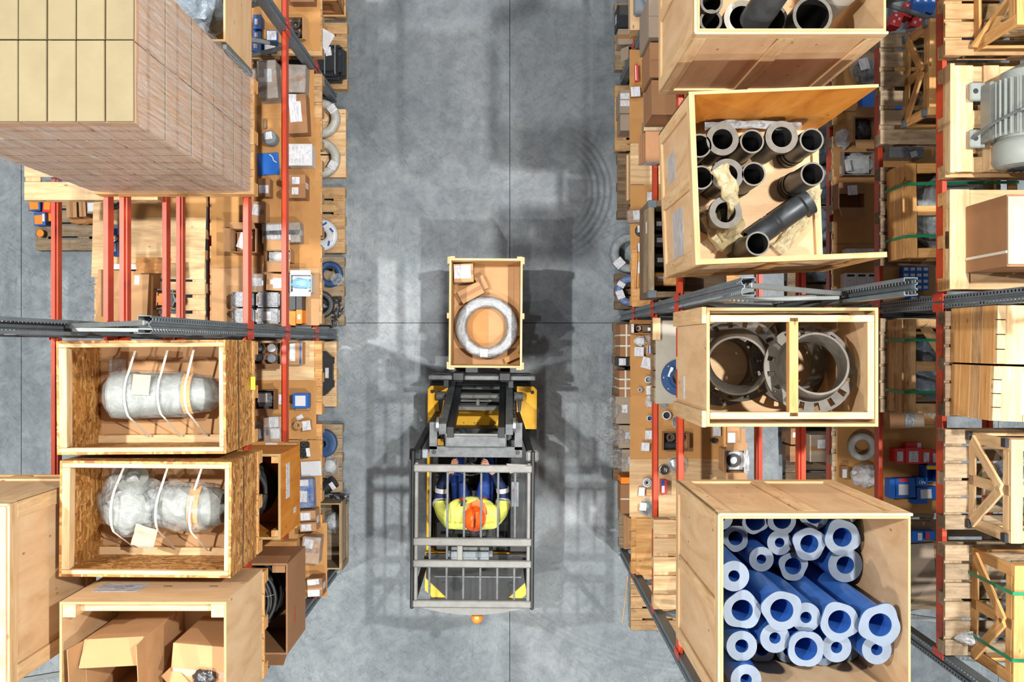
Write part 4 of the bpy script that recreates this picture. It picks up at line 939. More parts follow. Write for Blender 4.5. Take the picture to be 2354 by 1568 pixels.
# ---- far left rack: lowest shelf, middle bay
pallet(-4.37, -3.20, .19, 1.0, L1, 'pallet under the big carton and cut-off saw, far left rack', pine, group='pallets on the far left rack')
pallet(-4.37, -3.20, 1.12, 1.92, L1, 'pallet under the pale plywood sheets, far left rack', pine, group='pallets on the far left rack')
o = sheet(212, 472, 472, 640, sz, 'pale plywood sheet under bare orange beams, far left rack', pine, .009, -1.5, 'plywood_sheet', 'sheet')
o = sheet(300, 455, 474, 500, sz + .016, 'second smaller plywood sheet on top near the carton stack', cards, .006, 0, 'plywood_sheet', 'sheet')
t = carton(222, 622, 340, 742, sz, .34, 'big tan carton with torn brown paper at its top edge, far left rack', card, -3, seam='y', labels=[(.77, .83, .10, .17, 0), (.18, .05, .13, .10, 0, yellowp)])
m = wrinkled_sheet(.34, .16, 12, 8, .07, 3.5, 4.4); o = link_obj('kraft_paper', tomesh(m, 'kraft', kraft), None, (X(352, 1.9), Y(610, 1.9), sz + .36)); tag(o, 'torn brown packing paper sticking out above the big tan carton', 'paper')
o = box(None, 'foam_strip', X(250, 1.84), X(338, 1.84), Y(619, 1.84), Y(606, 1.84), sz + .012, sz + .33, whitep); tag(o, 'white foam strip along the top edge of the big tan carton', 'foam')
t = thing('cut_off_saw', 'orange and grey petrol cut-off saw lying on the pallet, far left rack', 'saw', (X(366, 1.6), Y(688, 1.6), sz), -4)
m = MB().box(-.09, .08, -.06, .06, .02, .16); bmesh.ops.bevel(m.bm, geom=list(m.bm.edges), offset=.025, segments=2, affect='EDGES'); m.done('engine_cover', orangebox, t)
MB().path([(-.15, -.10, .03), (-.15, .10, .03), (.14, .10, .03), (.17, .0, .05), (.14, -.10, .03)], .012, 8, True).done('guard_frame', galvl, t)
MB().path([(-.15, -.10, .15), (-.15, .10, .15), (.14, .10, .15), (.17, .0, .15), (.14, -.10, .15)], .010, 8, True).done('handle_frame', galvl, t)
box(t, 'motor_block', .08, .16, -.07, .07, .02, .14, blackp, .01); MB().cyl((-.11, .0, .12), (-.11, .0, .17), .03, n=18).done('filler_cap', whitep, t); box(t, 'strap', -.02, -.008, -.07, .07, .155, .165, strapw)
o = jar(412, 690, sz, .05, .10, 'white-capped dark can between two orange beams, far left rack', blackp, whitep, name='capped_can', cat='can')
carton(250, 517, 270, 540, sz + .012, .10, 'blue carton behind the beam with white lid, far left rack', bluep, seam=None, labels=[(.5, .85, 1, .4, 0, blank)])
t = ring(258, 537 + 10, sz + .012, .05, .025, .05, 'small steel bearing beside blue cartons, far left rack', steel, name='bearing', cat='bearing')
carton(253, 556, 268, 588, sz + .012, .11, 'blue carton with an orange stripe, far left rack', bluep, seam=None, labels=[(.3, .5, .3, .8, 0, orangebox), (.75, .6, .3, .6, 0)])
t = ring(258, 462, sz + .02, .09, .045, .06, 'dark bearing half hidden under the big pallet, far left rack', dsteel, name='bearing', cat='bearing')
# middle shelf pallet under the stack
pallet(-4.42, -3.2, 1.32, 2.12, L2, 'pale pallet of wide boards sticking out left of the carton stack', pine, nb=4, bw=.165, group='pallets on the far left rack')
# next aisle: floor pallet with boxes
pallet(-5.62, -4.50, 1.12, 1.92, 0, 'grey dirty floor pallet in the next aisle, far left', greyw)
for k, (u0, v0, u1, v1, h, mt, lb, labs) in enumerate((
        (66, 458, 92, 484, .14, bluep, 'upper blue box with an orange and white top, far left pallet', [(.45, .5, .8, .8, 5, orangebox), (.5, .92, .8, .2, 0, blank)]),
        (78, 489, 104, 518, .14, bluep, 'lower blue box with an orange and white top, far left pallet', [(.4, .45, .7, .7, 2, orangebox), (.85, .6, .2, .6, 0, blank)]),
        (98, 459, 118, 488, .12, redbox, 'small red and brown box beside the leftmost beam, far left pallet', [(.5, .5, .7, .6, 0, orangebox)]),
        (106, 490, 119, 508, .06, orangebox, 'flat orange packet beside the leftmost beam, far left pallet', []),
        (152, 460, 176, 500, .22, card, 'plain tan carton right of the leftmost beam, far left pallet', []),
        (181, 460, 197, 498, .20, card, 'narrow open-edged tan carton, far left pallet', []),
        (200, 462, 222, 490, .20, cardg, 'pale carton with white tape near the second beam, far left pallet', [(.5, .5, .8, .7, 0, blank)]))):
    carton(u0, v0, u1, v1, PT, h, lb, mt, random.uniform(-4, 4), seam='y' if mt is card else None, labels=labs)
o = bag(190, 508, PT, .30, .08, .06, 'torn brown paper along the edge of the far left pallet', kraft, 91, name='crumpled_paper', cat='paper')
t = jar(92, 536, PT, .045, .10, 'small black cup with an orange label, far left pallet corner', blackp, orangebox, name='capped_cup', cat='cup', tilt=(0, 0, .4))

# ================================================================== RIGHT SIDE
# ---- highest shelf, aisle rack: four big crates
for k, (x0, x1, y0, y1, n) in enumerate(((1.20, 2.40, 1.98, 3.06, 'crate of dark and beige pipes'), (1.24, 2.42, .60, 1.62, 'open-sided crate of black sleeves'), (1.33, 2.44, -.52, .23, 'crate of cast iron rings'), (1.33, 2.50, -2.24, -1.07, 'crate of blue tubes'))):
    pallet(x0, x1, y0, y1, L3, 'pallet under the ' + n, pine, nb=5, group='pallets on the highest right shelf')
ply_box(1.17, 2.39, 1.95, 3.10, S3, 5.74, 'open plywood crate of dark and beige pipes, top right of aisle', ply, pine, faces=('-x', '-y'), lid=False, mid=(.5,), bw=.10)
for k, (u, v, zt, ro, ri, mt, me, tl, lb) in enumerate((
        (1634, 48, 5.45, .075, .058, sleeve, sleevet, (0, 0, 0), 'thin dark pipe in the left corner of the upper pipe crate'),
        (1636, 5, 5.50, .075, .058, sleeve, sleevet, (0, 0, 0), 'thin dark pipe above another in the left corner of the upper pipe crate'),
        (1706, 42, 5.42, .120, .082, sleeve, dirtp, (0, 0, 0), 'wide dark pipe with a broad beige end, upper pipe crate'),
        (1772, 45, 5.30, .115, .095, sleeve, sleevet, (0, 0, 0), 'wide dark pipe below the leaning one in the upper pipe crate'),
        (1795, 14, 5.86, .098, .080, dsteel, bluee, (R(-14), R(8), 0), 'leaning dark pipe with a pale rim on top of the upper pipe crate'),
        (1868, 36, 5.48, .130, .108, sleeve, sleevet, (0, 0, 0), 'widest dark pipe seen end-on in the upper pipe crate'),
        (1930, 2, 5.50, .095, .078, dirtp, whitering, (R(-4), R(8), 0), 'beige pipe leaning against the right wall of the upper pipe crate'))):
    h = .40 if zt > 5.8 else 1.0; x, y = X(u, zt), Y(v, zt); t = thing('pipe', lb, 'pipe', (x, y, zt - h), 0, 'pipes in the upper crate')
    t.rotation_euler = tl
    if any(tl): t.location = (x - .07, y + .03, zt - h + .02)
    pipe(t, 'wall', 0, 0, 0, h, ro, ri, mt, me); MB().lathe([(0, .1), (ri * .99, .1), (ri * .99, .11), (0, .11)], 24).done('plug', blackp, t)

# crate open on its right side, with black sleeves
t = thing('plywood_crate', 'three-walled plywood crate with black sleeves standing inside, right of aisle', 'crate', (1.80, 1.10, S3), 2.3)
a, b, h = .61, .56, 1.30
box(t, 'base_panel', -a, a, -b, b, 0, .022, ply); box(t, 'back_panel', -a, a + .01, b - .018, b, .022, h, plyo, .002); box(t, 'panel_edge', -a, a + .01, b - .02, b, h, h + .004, edgew, 0)
box(t, 'side_panel', -a + .02, -a + .036, -b, b - .02, .022, h, ply, .002); box(t, 'panel_edge', -a, -a + .036, -b, b - .02, h, h + .004, edgew, 0)
box(t, 'front_panel', -a + .036, a + .02, -b + .018, -b + .034, .022, h, ply, .002); box(t, 'panel_edge', -a + .036, a + .02, -b, -b + .034, h, h + .004, edgew, 0)
for (y0, y1, z0, z1) in ((-b, b, h - .10, h), (-b, b, 0, .10), (-b, -b + .10, .1, h - .1), (b - .10, b, .1, h - .1), (-.05, .05, .1, h - .1)): box(t, 'batten', -a, -a + .02, y0, y1, z0, z1, pine)
for (x0, x1, z0, z1) in ((-a + .02, a + .02, h - .09, h), (-a + .02, a + .02, 0, .10), (-.05, .05, .1, h - .09), (a - .08, a + .02, .1, h - .09), (-a + .02, -a + .12, .1, h - .09)): box(t, 'batten', x0, x1, -b, -b + .018, z0, z1, pinew)
box(t, 'threshold', a - .05, a, -b + .04, b - .02, .022, .07, pine)
link_obj('film_patch', boxmesh(.34, .42, .002, filmw, 0), t, (-a + .018, -.28, .60), (R(90), 0, R(90))); link_obj('film_patch', boxmesh(.20, .32, .002, filmw, 0), t, (-a + .018, .22, .42), (R(90), 0, R(90)))
SLV = [(1661, 320, 1, 'first in the top row'), (1729, 325, 0, 'second in the top row'), (1797, 315, 1, 'third in the top row'), (1866, 322, 0, 'last in the top row'), (1608, 335, 0, 'half hidden by the left wall, top row'),
       (1672, 402, 1, 'left in the second row, under the film'), (1733, 400, 0, 'middle of the second row'), (1868, 400, 0, 'standing alone at the right'), (1612, 408, 0, 'half hidden by the left wall, second row'), (1668, 488, 1, 'in the third row behind crumpled film'), (1742, 560, 0, 'near the lower wall')]
for (u, v, fl, lb) in SLV:
    hh = .60; zt = S3 + .024 + hh
    t = thing('black_sleeve', 'black rubber sleeve %s, three-walled crate' % lb, 'sleeve', (X(u, zt), Y(v, zt), S3 + .024), 0, 'black sleeves in the three-walled crate')
    m = MB()
    if fl: pr = [(.073, 0), (.092, 0), (.092, .10), (.086, .11), (.086, .54), (.116, .545), (.116, .60), (.073, .60)]
    else: pr = [(.074, 0), (.094, 0), (.094, .09), (.086, .10), (.086, .12), (.094, .13), (.094, .16), (.086, .17), (.086, .60), (.074, .60)]
    m.lathe(pr, 36, True); m.bm.normal_update()
    for f in m.bm.faces: f.material_index = 1 if (f.calc_center_median().z > .599 and abs(f.normal.z) > .9) else 0
    link_obj('wall', tomesh(m.bm, 'sleeve', [sleeve, sleevet]), t); MB().lathe([(0, .10), (.073, .10), (.073, .105), (0, .105)], 24).done('plug', blackp, t)
t = thing('black_sleeve', 'black rubber sleeve lying on its side, three-walled crate', 'sleeve', (X(1795, 4.45), Y(505, 4.45), S3 + .14), 0, 'black sleeves in the three-walled crate')
MB().lathe([(.074, -.27), (.115, -.27), (.115, -.21), (.088, -.20), (.088, 0), (.082, .01), (.088, .02), (.082, .04), (.088, .05), (.088, .27), (.074, .27)], 36, True).done('wall', dsteel, t, (0, 0, 0), (R(90), 0, R(-55)))
MB().lathe([(0, -.20), (.073, -.20), (.073, -.19), (0, -.19)], 24).done('plug', blackp, t, (0, 0, 0), (R(90), 0, R(-55)))
def drape(path, w, label, mt, seed, name='film_bundle'):
    """rope-like bundle of crumpled film along a path"""
    m = MB(); pts = [Vector(p) for p in path]; fine = []
    for i in range(len(pts) - 1):
        for k in range(8): fine.append(pts[i].lerp(pts[i + 1], k / 8))
    rows = []
    for i, p in enumerate(fine):
        tg = (fine[min(i + 1, len(fine) - 1)] - fine[max(i - 1, 0)]).normalized(); sd = tg.cross(Vector((0, 0, 1)))
        sd = sd.normalized() if sd.length > .1 else Vector((1, 0, 0)); up = sd.cross(tg); row = []
        for k in range(18):
            aa = 2 * math.pi * k / 18; q = Vector((math.cos(aa), math.sin(aa), 0)); nn = 1 + .55 * mnoise.noise(Vector((q.x * 2 + seed, q.y * 2, i * .23))) + .3 * mnoise.noise(Vector((q.x * 6, q.y * 6 + seed, i * .3)))
            row.append(m.bm.verts.new(p + (sd * q.x * w + up * q.y * w * .55) * nn))
        rows.append(row)
    for ra, rb in zip(rows, rows[1:]):
        for k in range(18): m.bm.faces.new((ra[k], ra[(k + 1) % 18], rb[(k + 1) % 18], rb[k]))
    o = m.done(name, mt); return tag(o, label, 'film')
def PX(u, v, z): return (X(u, z), Y(v, z), z)
drape([PX(1652, 385, 4.97), PX(1672, 420, 4.94), PX(1685, 470, 4.85), PX(1692, 520, 4.60), PX(1670, 545, 4.45), PX(1640, 560, 4.36)], .055, 'yellowish crumpled film draped over the left black sleeves', filmy, 1.0)
drape([PX(1640, 480, 4.62), PX(1652, 530, 4.45), PX(1690, 570, 4.38)], .09, 'pile of yellowish film in the lower left corner of the three-walled crate', filmy, 4.0)
drape([PX(1872, 430, 4.42), PX(1850, 490, 4.36), PX(1815, 545, 4.33), PX(1780, 580, 4.32)], .055, 'band of yellowish film at the open right side of the three-walled crate', filmy, 7.0)
drape([PX(1620, 290, 4.75), PX(1700, 286, 4.80), PX(1780, 287, 4.80), PX(1850, 292, 4.75)], .028, 'thin clear film along the orange back wall of the three-walled crate', film, 9.0)

# crate of cast iron rings
t = ply_box(1.317, 2.455, -.545, .245, S3, 5.385, 'plywood crate of slotted cast iron rings with a cross bar, right of aisle', ply, pine, faces=(), lid=False, bt=.0, th=.02, inner=ply)
for y0, y1 in ((-.40, -.29), (.29, .40)): box(t, 'batten', -.60, -.57, y0, y1, -.02, 1.14, pine)
for y0, y1 in ((.30, .372), (-.372, -.30)): box(t, 'rim_batten', -.545, .545, y0 - .0, y0 + .045 if y0 > 0 else y1 - .0, 1.06, 1.14, pine) if y0 > 0 else box(t, 'rim_batten', -.545, .545, y1 - .045, y1, 1.06, 1.14, pine)
box(t, 'rim_batten', .50, .545, -.30, .30, 1.06, 1.14, pine)
box(t, 'cross_bar', -.02, .04, -.33, .33, 1.06, 1.14, pinew)
link_obj('label', boxmesh(.17, .07, .0015, paper, 0), t, (-.571, -.17, .30), (R(90), 0, R(90)))
def slotted_ring_mesh(n=96, slots=16):
    m = MB(); bm = m.bm
    def ringv(r, z): return [bm.verts.new((r * math.cos(2 * math.pi * i / n), r * math.sin(2 * math.pi * i / n), z)) for i in range(n)]
    radii = (.195, .208, .255, .272); top = [ringv(r, .022) for r in radii]; bot = [ringv(r, 0) for r in radii]
    per = n // slots; isl = lambda i: (i % per) in (2, 3)
    for j in range(3):
        for i in range(n):
            k = (i + 1) % n
            if j == 1 and isl(i): continue
            bm.faces.new((top[j][i], top[j][k], top[j + 1][k], top[j + 1][i])); bm.faces.new((bot[j][k], bot[j][i], bot[j + 1][i], bot[j + 1][k]))
    for i in range(n):
        k = (i + 1) % n
        bm.faces.new((top[3][i], top[3][k], bot[3][k], bot[3][i]))
        if isl(i):
            for j in (1, 2): bm.faces.new((top[j][i], top[j][k], bot[j][k], bot[j][i]))
            if not isl(i - 1): bm.faces.new((top[1][i], top[2][i], bot[2][i], bot[1][i]))
            if not isl(i + 1): bm.faces.new((top[1][k], top[2][k], bot[2][k], bot[1][k]))
    fl = tomesh(bm, 'flange', iron)
    nk = tomesh(MB().lathe([(.172, 0), (.200, 0), (.200, .03), (.192, .05), (.192, .17), (.186, .18), (.174, .18), (.170, .17)], 64, True).bm, 'neck', iron)
    return fl, nk
FLN, NCK = slotted_ring_mesh()
def Euler3(r): return tuple(R(q) for q in r)
for k, (x, y, z, rot, lb) in enumerate(((1.655, -.16, S3 + .026, (0, 0, 10), 'slotted iron ring lying flat under the others at the left'), (2.115, -.14, S3 + .19, (0, 17, 30), 'slotted iron ring slanting at the right, below the leaning one'),
                                    (1.672, -.105, S3 + .50, (13, -15, 0), 'largest slotted iron ring on top at the left, crate with cross bar'), (2.095, -.175, S3 + .80, (-10, 8, 40), 'slotted iron ring leaning on top at the lower right, crate with cross bar'))):
    t = thing('slotted_ring', lb, 'ring', (x, y, z), 0, 'slotted cast iron rings'); t.rotation_euler = (Euler3(rot))
    t.scale = (1.16, 1.16, 1.16); link_obj('flange', FLN, t); link_obj('neck', NCK, t)

# crate of blue tubes
ply_box(1.305, 2.52, -2.275, -1.05, S3, 5.80, 'plywood crate packed with blue tubes at the lower right', ply, pine, faces=('-x', '+y'), lid=False, mid=(.5,), bw=.10, inner=ply, floor_m=plyo)
wavy = lambda s, am: (lambda a, z: 1 + am * (math.sin(3 * a + s) * .6 + math.sin(5 * a + 2 * s) * .4))
TUB = [(580, 425, 105, 40, 0, 4.98), (800, 440, 110, 80, 1, 4.98), (985, 425, 118, 75, 1, 4.98), (1205, 400, 122, 75, 1, 5.0), (1437, 375, 100, 40, 0, 5.0),
       (790, 672, 104, 40, 0, 5.0), (1005, 655, 105, 40, 0, 5.0), (1215, 622, 138, 76, 1, 5.04), (1437, 612, 148, 80, 1, 5.06), (1640, 738, 145, 74, 0, 5.06), (620, 600, 110, 60, 1, 4.9), (1100, 790, 120, 70, 1, 4.9),
       (715, 815, 115, 43, 0, 5.52), (770, 1035, 142, 80, 1, 5.46), (1000, 1020, 148, 87, 1, 5.52), (1228, 1010, 112, 43, 0, 5.50), (1450, 1000, 146, 87, 1, 5.52), (1700, 1020, 156, 87, 2, 5.55),
       (720, 1262, 115, 50, 0, 5.48), (952, 1250, 112, 43, 0, 5.46), (1190, 1258, 132, 86, 3, 5.48), (1412, 1278, 112, 43, 0, 5.46), (1680, 1258, 112, 43, 0, 5.46),
       (735, 1545, 116, 43, 0, 5.46), (860, 1350, 110, 56, 1, 5.05), (1040, 1360, 100, 40, 0, 5.0), (1270, 1380, 110, 50, 1, 5.05), (1490, 1330, 105, 40, 0, 5.0)]
rown = [('top row', 5), ('second row', 7), ('tall third row', 6), ('tall fourth row', 5), ('lowest row', 5)]
def relax_tubes():
    """spread the tubes so that walls and flanges do not pass through each other"""
    P = []
    for i, (zx, zy, r_, ri, wv, zt) in enumerate(TUB):
        tall = zt > 5.3; zt = zt + (.15 if tall else 0) + .035 * (i % 3 - 1); k = (CAM_H - zt) / FPX / 3.148 * (.96 if tall else .86)
        ro, rin = r_ * k, ri * k
        P.append([X(zx / 3.148 + 1480, zt), Y(zy / 3.148 + 1070, zt), zt, ro, rin, ro if wv == 0 else rin + (ro - rin) * .4, ro * (1.09 if wv else 1.0)])
    for it in range(400):
        for i in range(len(P)):
            for j in range(i + 1, len(P)):
                a, b = P[i], P[j]; dz = abs(a[2] - b[2]); need = a[5] + b[5]
                if dz < .03: need = max(need, a[6] + b[6])
                lo, hi = (a, b) if a[2] < b[2] else (b, a)
                need = max(need, lo[6] + hi[5]) + .004
                dx, dy = b[0] - a[0], b[1] - a[1]; d = math.hypot(dx, dy) or 1e-6
                if d < need: f = (need - d) / d * .35; a[0] -= dx * f; a[1] -= dy * f; b[0] += dx * f; b[1] += dy * f
        for a in P: a[0] = min(max(a[0], 1.345 + a[6]), 2.48 - a[6]); a[1] = min(max(a[1], -2.235 + a[6]), -1.09 - a[6])
    return P
TP = relax_tubes()
idx = 0; ordn = ('first', 'second', 'third', 'fourth', 'fifth', 'sixth', 'seventh')
for rn, cnt in rown:
    sub = sorted(range(idx, idx + cnt), key=lambda i: TUB[i][0])
    for q, i in enumerate(sub):
        wv = TUB[i][4]; tx, ty, zt, ro, rin = TP[i][:5]
        hh = zt - S3 - .024
        lb = '%s blue tube from the left in the %s, blue tube crate%s' % (ordn[q], rn, (', thick wall' if wv == 0 else ', wavy flange'))
        t = thing('blue_tube', lb, 'tube', (tx, ty, S3 + .024), random.uniform(-20, 20), 'blue tubes in the crate')
        if wv == 0: pipe(t, 'wall', 0, 0, 0, hh, ro, rin, bluet, bluee, dark=True)
        else:
            pipe(t, 'wall', 0, 0, 0, hh - .02, rin + (ro - rin) * .4, rin, bluet, bluee)
            wf = wavy(i * 1.7, .09 if wv < 2 else .11) if wv != 3 else (lambda a, z: 1 + .10 * abs(math.sin(2 * a)) - .02)
            fo = pipe(t, 'flange', 0, 0, hh - .022, .022, ro, rin, bluet, bluee, wob=lambda a, z, wf=wf: wf(a, z), n=48).data
            for vtx in fo.vertices:   # the bore stays round
                rr = math.hypot(vtx.co.x, vtx.co.y)
                if rr < rin * 1.22 and rr < ro * .75: vtx.co.x *= rin / rr; vtx.co.y *= rin / rr
        MB().lathe([(0, 0), (rin * .99, 0), (rin * .99, hh * .3), (0, hh * .3)], 20).done('core', blued, t)
    idx += cnt

# ---- middle shelf, aisle rack: cartons, dark crate, panel with blue flange, slatted pallet
pallet(1.24, 2.34, 1.95, 2.85, L2, 'pallet under the tall brown cartons, right of the aisle', greyw, group='pallets on the middle right shelf')
def stack_carton(x0, x1, y0, y1, z0, z1, label, m, **kw): return carton(0, 0, 0, 0, z0, z1 - z0, label, m, pxy=(x0, x1, y0, y1), **kw)
stack_carton(1.20, 1.75, 2.62, 2.98, S2, 3.50, 'pale brown carton with a folded top, upper part of right middle shelf', cardg, seam='x', tp=False)
stack_carton(1.22, 1.75, 2.30, 2.60, S2, 3.42, 'square brown carton in the middle, right middle shelf', cardd, seam='x', tp=False)
stack_carton(1.24, 1.75, 1.985, 2.28, S2, 3.40, 'tall brown carton with dented top, nearest the flat cartons', cardd, seam=None)
for k in range(4):
    t = carton(0, 0, 0, 0, L2 + .002 + k * .055, .05, 'flat brown tray carton with hand hole, %s of the pile of four' % ('lowest', 'second from below', 'third from below', 'topmost')[k], cardd, seam=None, pxy=(1.21 + .012 * k, 1.66 + .012 * k, 1.66, 1.93), group='flat tray cartons')
    for q in (-.10, .10): box(t, 'hand_hole', -.226 + .12 + q, -.226 + .19 + q, -.136, -.134, .018, .034, blackp, 0)
    link_obj('label', boxmesh(.15, .032, .0015, paper, 0), t, (-.14, -.137, .025), (R(90), 0, 0))
# dark timber crate with steel corners
t = thing('timber_frame_crate', 'dark weathered timber crate with steel corner plates, middle right shelf', 'crate', (1.62, .83, L2 + .002), 0)
a, b, h = .40, .42, .60
for yy in (-b, b - .05): box(t, 'end_board', -a, a, yy, yy + .05, 0, h, darkw)
box(t, 'side_board', -a, -a + .05, -b + .05, b - .05, .30, h, greyw); box(t, 'side_board', -a, -a + .05, -b + .05, b - .05, 0, .27, darkw); box(t, 'base_board', -a + .05, a, -b + .05, b - .05, 0, .03, darkw)
for yy in (-b - .003, b - .06): box(t, 'corner_plate', -a - .004, -a + .07, yy, yy + .063, h - .10, h + .004, galv)
link_obj('label', boxmesh(.10, .05, .0015, paper, 0), t, (-a - .001, .20, .45), (R(90), 0, R(90)))
for k, (dy, mt) in enumerate(((.25, blackp), (.10, dsteel), (-.08, blackp), (-.25, pinew))):
    c = box(t, 'packed_part', -a + .07, -a + .34, dy - .06, dy + .06, .03, .34 + .03 * k, mt, .01); label_on(t, .05, .04, .34 + .03 * k, -a + .13, dy, 0)
# dirty panel box with blue flange
t = thing('panel_box', 'timber box with a dirty white top panel, middle right shelf', 'box', (1.80, -.16, L2 + .002))
box(t, 'top_panel', -.47, .42, -.375, .375, .25, .265, dirtp); box(t, 'body', -.42, .40, -.37, .37, .02, .25, darkw)
for k in range(5): yy = -.375 + k * .15; box(t, 'side_plank', -.48, -.42, yy + .004, yy + .146, 0, .25, random.choice([darkw, greyw]))
box(t, 'top_plank', -.50, -.43, .20, .40, .265, .30, pine); 
t = thing('blue_flange', 'dark blue flange with bolt holes on the dirty white panel', 'flange', (X(1562, 3.03), Y(868, 3.03), L2 + .268))
MB().lathe([(.07, 0), (.165, 0), (.165, .02), (.105, .025), (.09, .06), (.07, .06)], 48, True).done('body', blued, t)
for k in range(8): MB().cyl((.14 * math.cos(k * .785), .14 * math.sin(k * .785), .02), (.14 * math.cos(k * .785), .14 * math.sin(k * .785), .022), .008, n=10).done('bolt_hole', whitep, t)
link_obj('label', boxmesh(.03, .09, .0015, paper, 0), t, (-.085, .05, .045), (0, R(-40), R(-20)))
pallet(1.33, 2.40, -2.42, -1.60, L2, 'slatted pale pallet sticking out below the crate of blue tubes', pine, nb=5, bw=.135, group='pallets on the middle right shelf')

# ---- lowest shelf, aisle rack
for nm, y0, y1, mt in (('under the grey tank, top right', 3.27, 4.07, pinew), ('under the red box', 2.28, 3.10, pinew), ('under the pale plywood sheet', 1.38, 2.20, pinew), ('under the bundle of wooden sticks', .41, 1.28, pinew),
                       ('under the white paper packets', -.62, .26, pinew), ('under the carton of bearings', -1.60, -.72, pinew), ('under the long stained board', -2.42, -1.66, pinew)):
    pallet(1.30, 2.44, y0, y1, L1, 'pallet on lowest right shelf ' + nm, mt, group='pallets on the lowest right shelf')
ply_box(1.27, 1.9, 3.27, 4.03, L1 + PT + .002, 1.62, 'low closed plywood case, top of right lowest shelf', ply, ply, faces=(), bt=0)
sheet(1447, 114, 1690, 328, sz, 'tan cardboard sheet under the red box, right lowest shelf', cards)
sheet(1449, 330, 1690, 424, sz, 'pale plywood sheet under a white note, right lowest shelf', pine, .005, name='plywood_sheet')
sheet(1449, 426, 1690, 572, sz, 'brown sheet under the black disc, right lowest shelf', cards)
sheet(1453, 574, 1690, 705, sz, 'plywood board under the bundle of wooden sticks', pinew, .005, name='plywood_sheet')
sheet(1449, 736, 1692, 910, sz, 'stained brown sheet under the white paper packets', cards)
sheet(1448, 912, 1692, 1054, sz, 'stained brown sheet under the carton of bearings', cards)
sheet(1447, 1056, 1692, 1188, sz, 'pale clean plywood sheet under the small bearing', pine, .005, name='plywood_sheet')
sheet(1462, 1192, 1600, 1322, sz, 'long stained yellow board at the lower right shelf end', pinew, .02, name='plywood_sheet')
t = thing('grey_tank', 'grey rounded plastic tank with a yellow sticker, top of right shelf', 'tank', (1.60, 3.60, 1.637))
m = MB().lathe([(0, 0), (.20, 0), (.235, .03), (.235, .22), (.20, .26), (.08, .28), (0, .28)], 36); m.done('shell', greyp, t); box(t, 'ledge', -.30, -.18, -.20, .12, 0, .14, greyp, .02); link_obj('sticker', boxmesh(.05, .12, .0015, yellowp, 0), t, (-.26, .02, .142))
C2 = [  # u0,v0,u1,v1,h,mat,rz,labels,label
    (1460, 148, 1467, 186, .06, redbox, 2, [(.2, .5, .3, .9, 0, blank)], 'thin red box with a white stripe, right lowest shelf'),
    (1450, 199, 1472, 222, .08, card, 3, [(.5, .5, .95, .95, 0)], 'parcel fully covered by a printed label below the red box'),
    (1484, 318, 1497, 342, .06, cardd, 2, [(.55, .5, .75, .85, 0)], 'small dark parcel with a bluish label at the plywood edge'),
    (1479, 353, 1494, 378, .03, card, 4, [(.5, .5, 1, .95, 3, blank)], 'white note over a brown card on the plywood sheet'),
    (1487, 441, 1500, 464, .05, card, 0, [(.5, .5, .9, .95, 0)], 'small labelled parcel half under the orange beam'),
    (1466, 558, 1488, 579, .07, cardd, 2, [(.5, .5, .96, .96, 2)], 'square labelled parcel right below the black disc'),
    (1459, 798, 1480, 819, .05, whitep, -2, [(.5, .5, .98, .98, 0)], 'lower of the two left white paper packets, right shelf'),
    (1476, 822, 1500, 847, .05, whitep, -14, [(.5, .5, .98, .98, 0)], 'tilted white paper packet, right shelf'),
    (1486, 887, 1501, 907, .05, whitep, 3, [(.5, .5, .98, .98, 0)], 'small white packet beside the little jar'),
    (1484, 990, 1502, 1010, .05, whitep, 0, [(.5, .5, .98, .98, 0)], 'square white packet left of the orange beam'),
    (1475, 1018, 1493, 1037, .05, whitep, -4, [(.5, .5, .98, .98, 0)], 'slightly turned white packet near the pale sheet'),
    (1468, 1120, 1483, 1141, .05, card, -3, [(.45, .5, .9, .95, 0)], 'small labelled brown parcel below the tape roll'),
    (1486, 1125, 1500, 1140, .05, card, 0, [], 'little brown box beside the labelled parcel'),
    (1520, 1104, 1533, 1136, .12, redbox, 0, [(.3, .75, .6, .5, 0, bluep), (.35, .35, .5, .5, 0, blank)], 'red, blue and white box on the clean plywood sheet'),
    (1427, 1099, 1447, 1178, .10, card, 0, [], 'PLACEHOLDER')]
for (u0, v0, u1, v1, h, mt, rz, labs, lb) in C2[:-1]:
    carton(u0, v0, u1, v1, S1, h, lb, mt, rz, seam=None if mt in (redbox, whitep) else 'x', labels=labs, tp=False)
carton(1443, 483, 1474, 512, S1 + .0, .08, 'parcel in a clear bag with a square label at the shelf edge', cardd, 2, wrap=film, labels=[(.68, .6, .55, .75, 2)])
t = ring(1474, 530, S1, .062, .02, .05, 'black disc with a white label stuck on top', blackp, name='black_disc', cat='disc'); label_on(t, .085, .07, .051, .004, .016, 0)
t = thing('wooden_sticks', 'bundle of thin wooden sticks with white labels, right lowest shelf', 'sticks', (X(1476, S1 + .05), Y(620, S1 + .05), S1), -3)
for k in range(6): box(t, 'stick', -.07 + k * .024, -.05 + k * .024, -.20 + .012 * k, .17 + .012 * k, 0, .03 + .018 * (k % 3), pinew)
label_on(t, .02, .12, .05, -.035, .02); label_on(t, .02, .08, .068, .012, .03); label_on(t, .05, .11, .068, .03, -.14, 0)
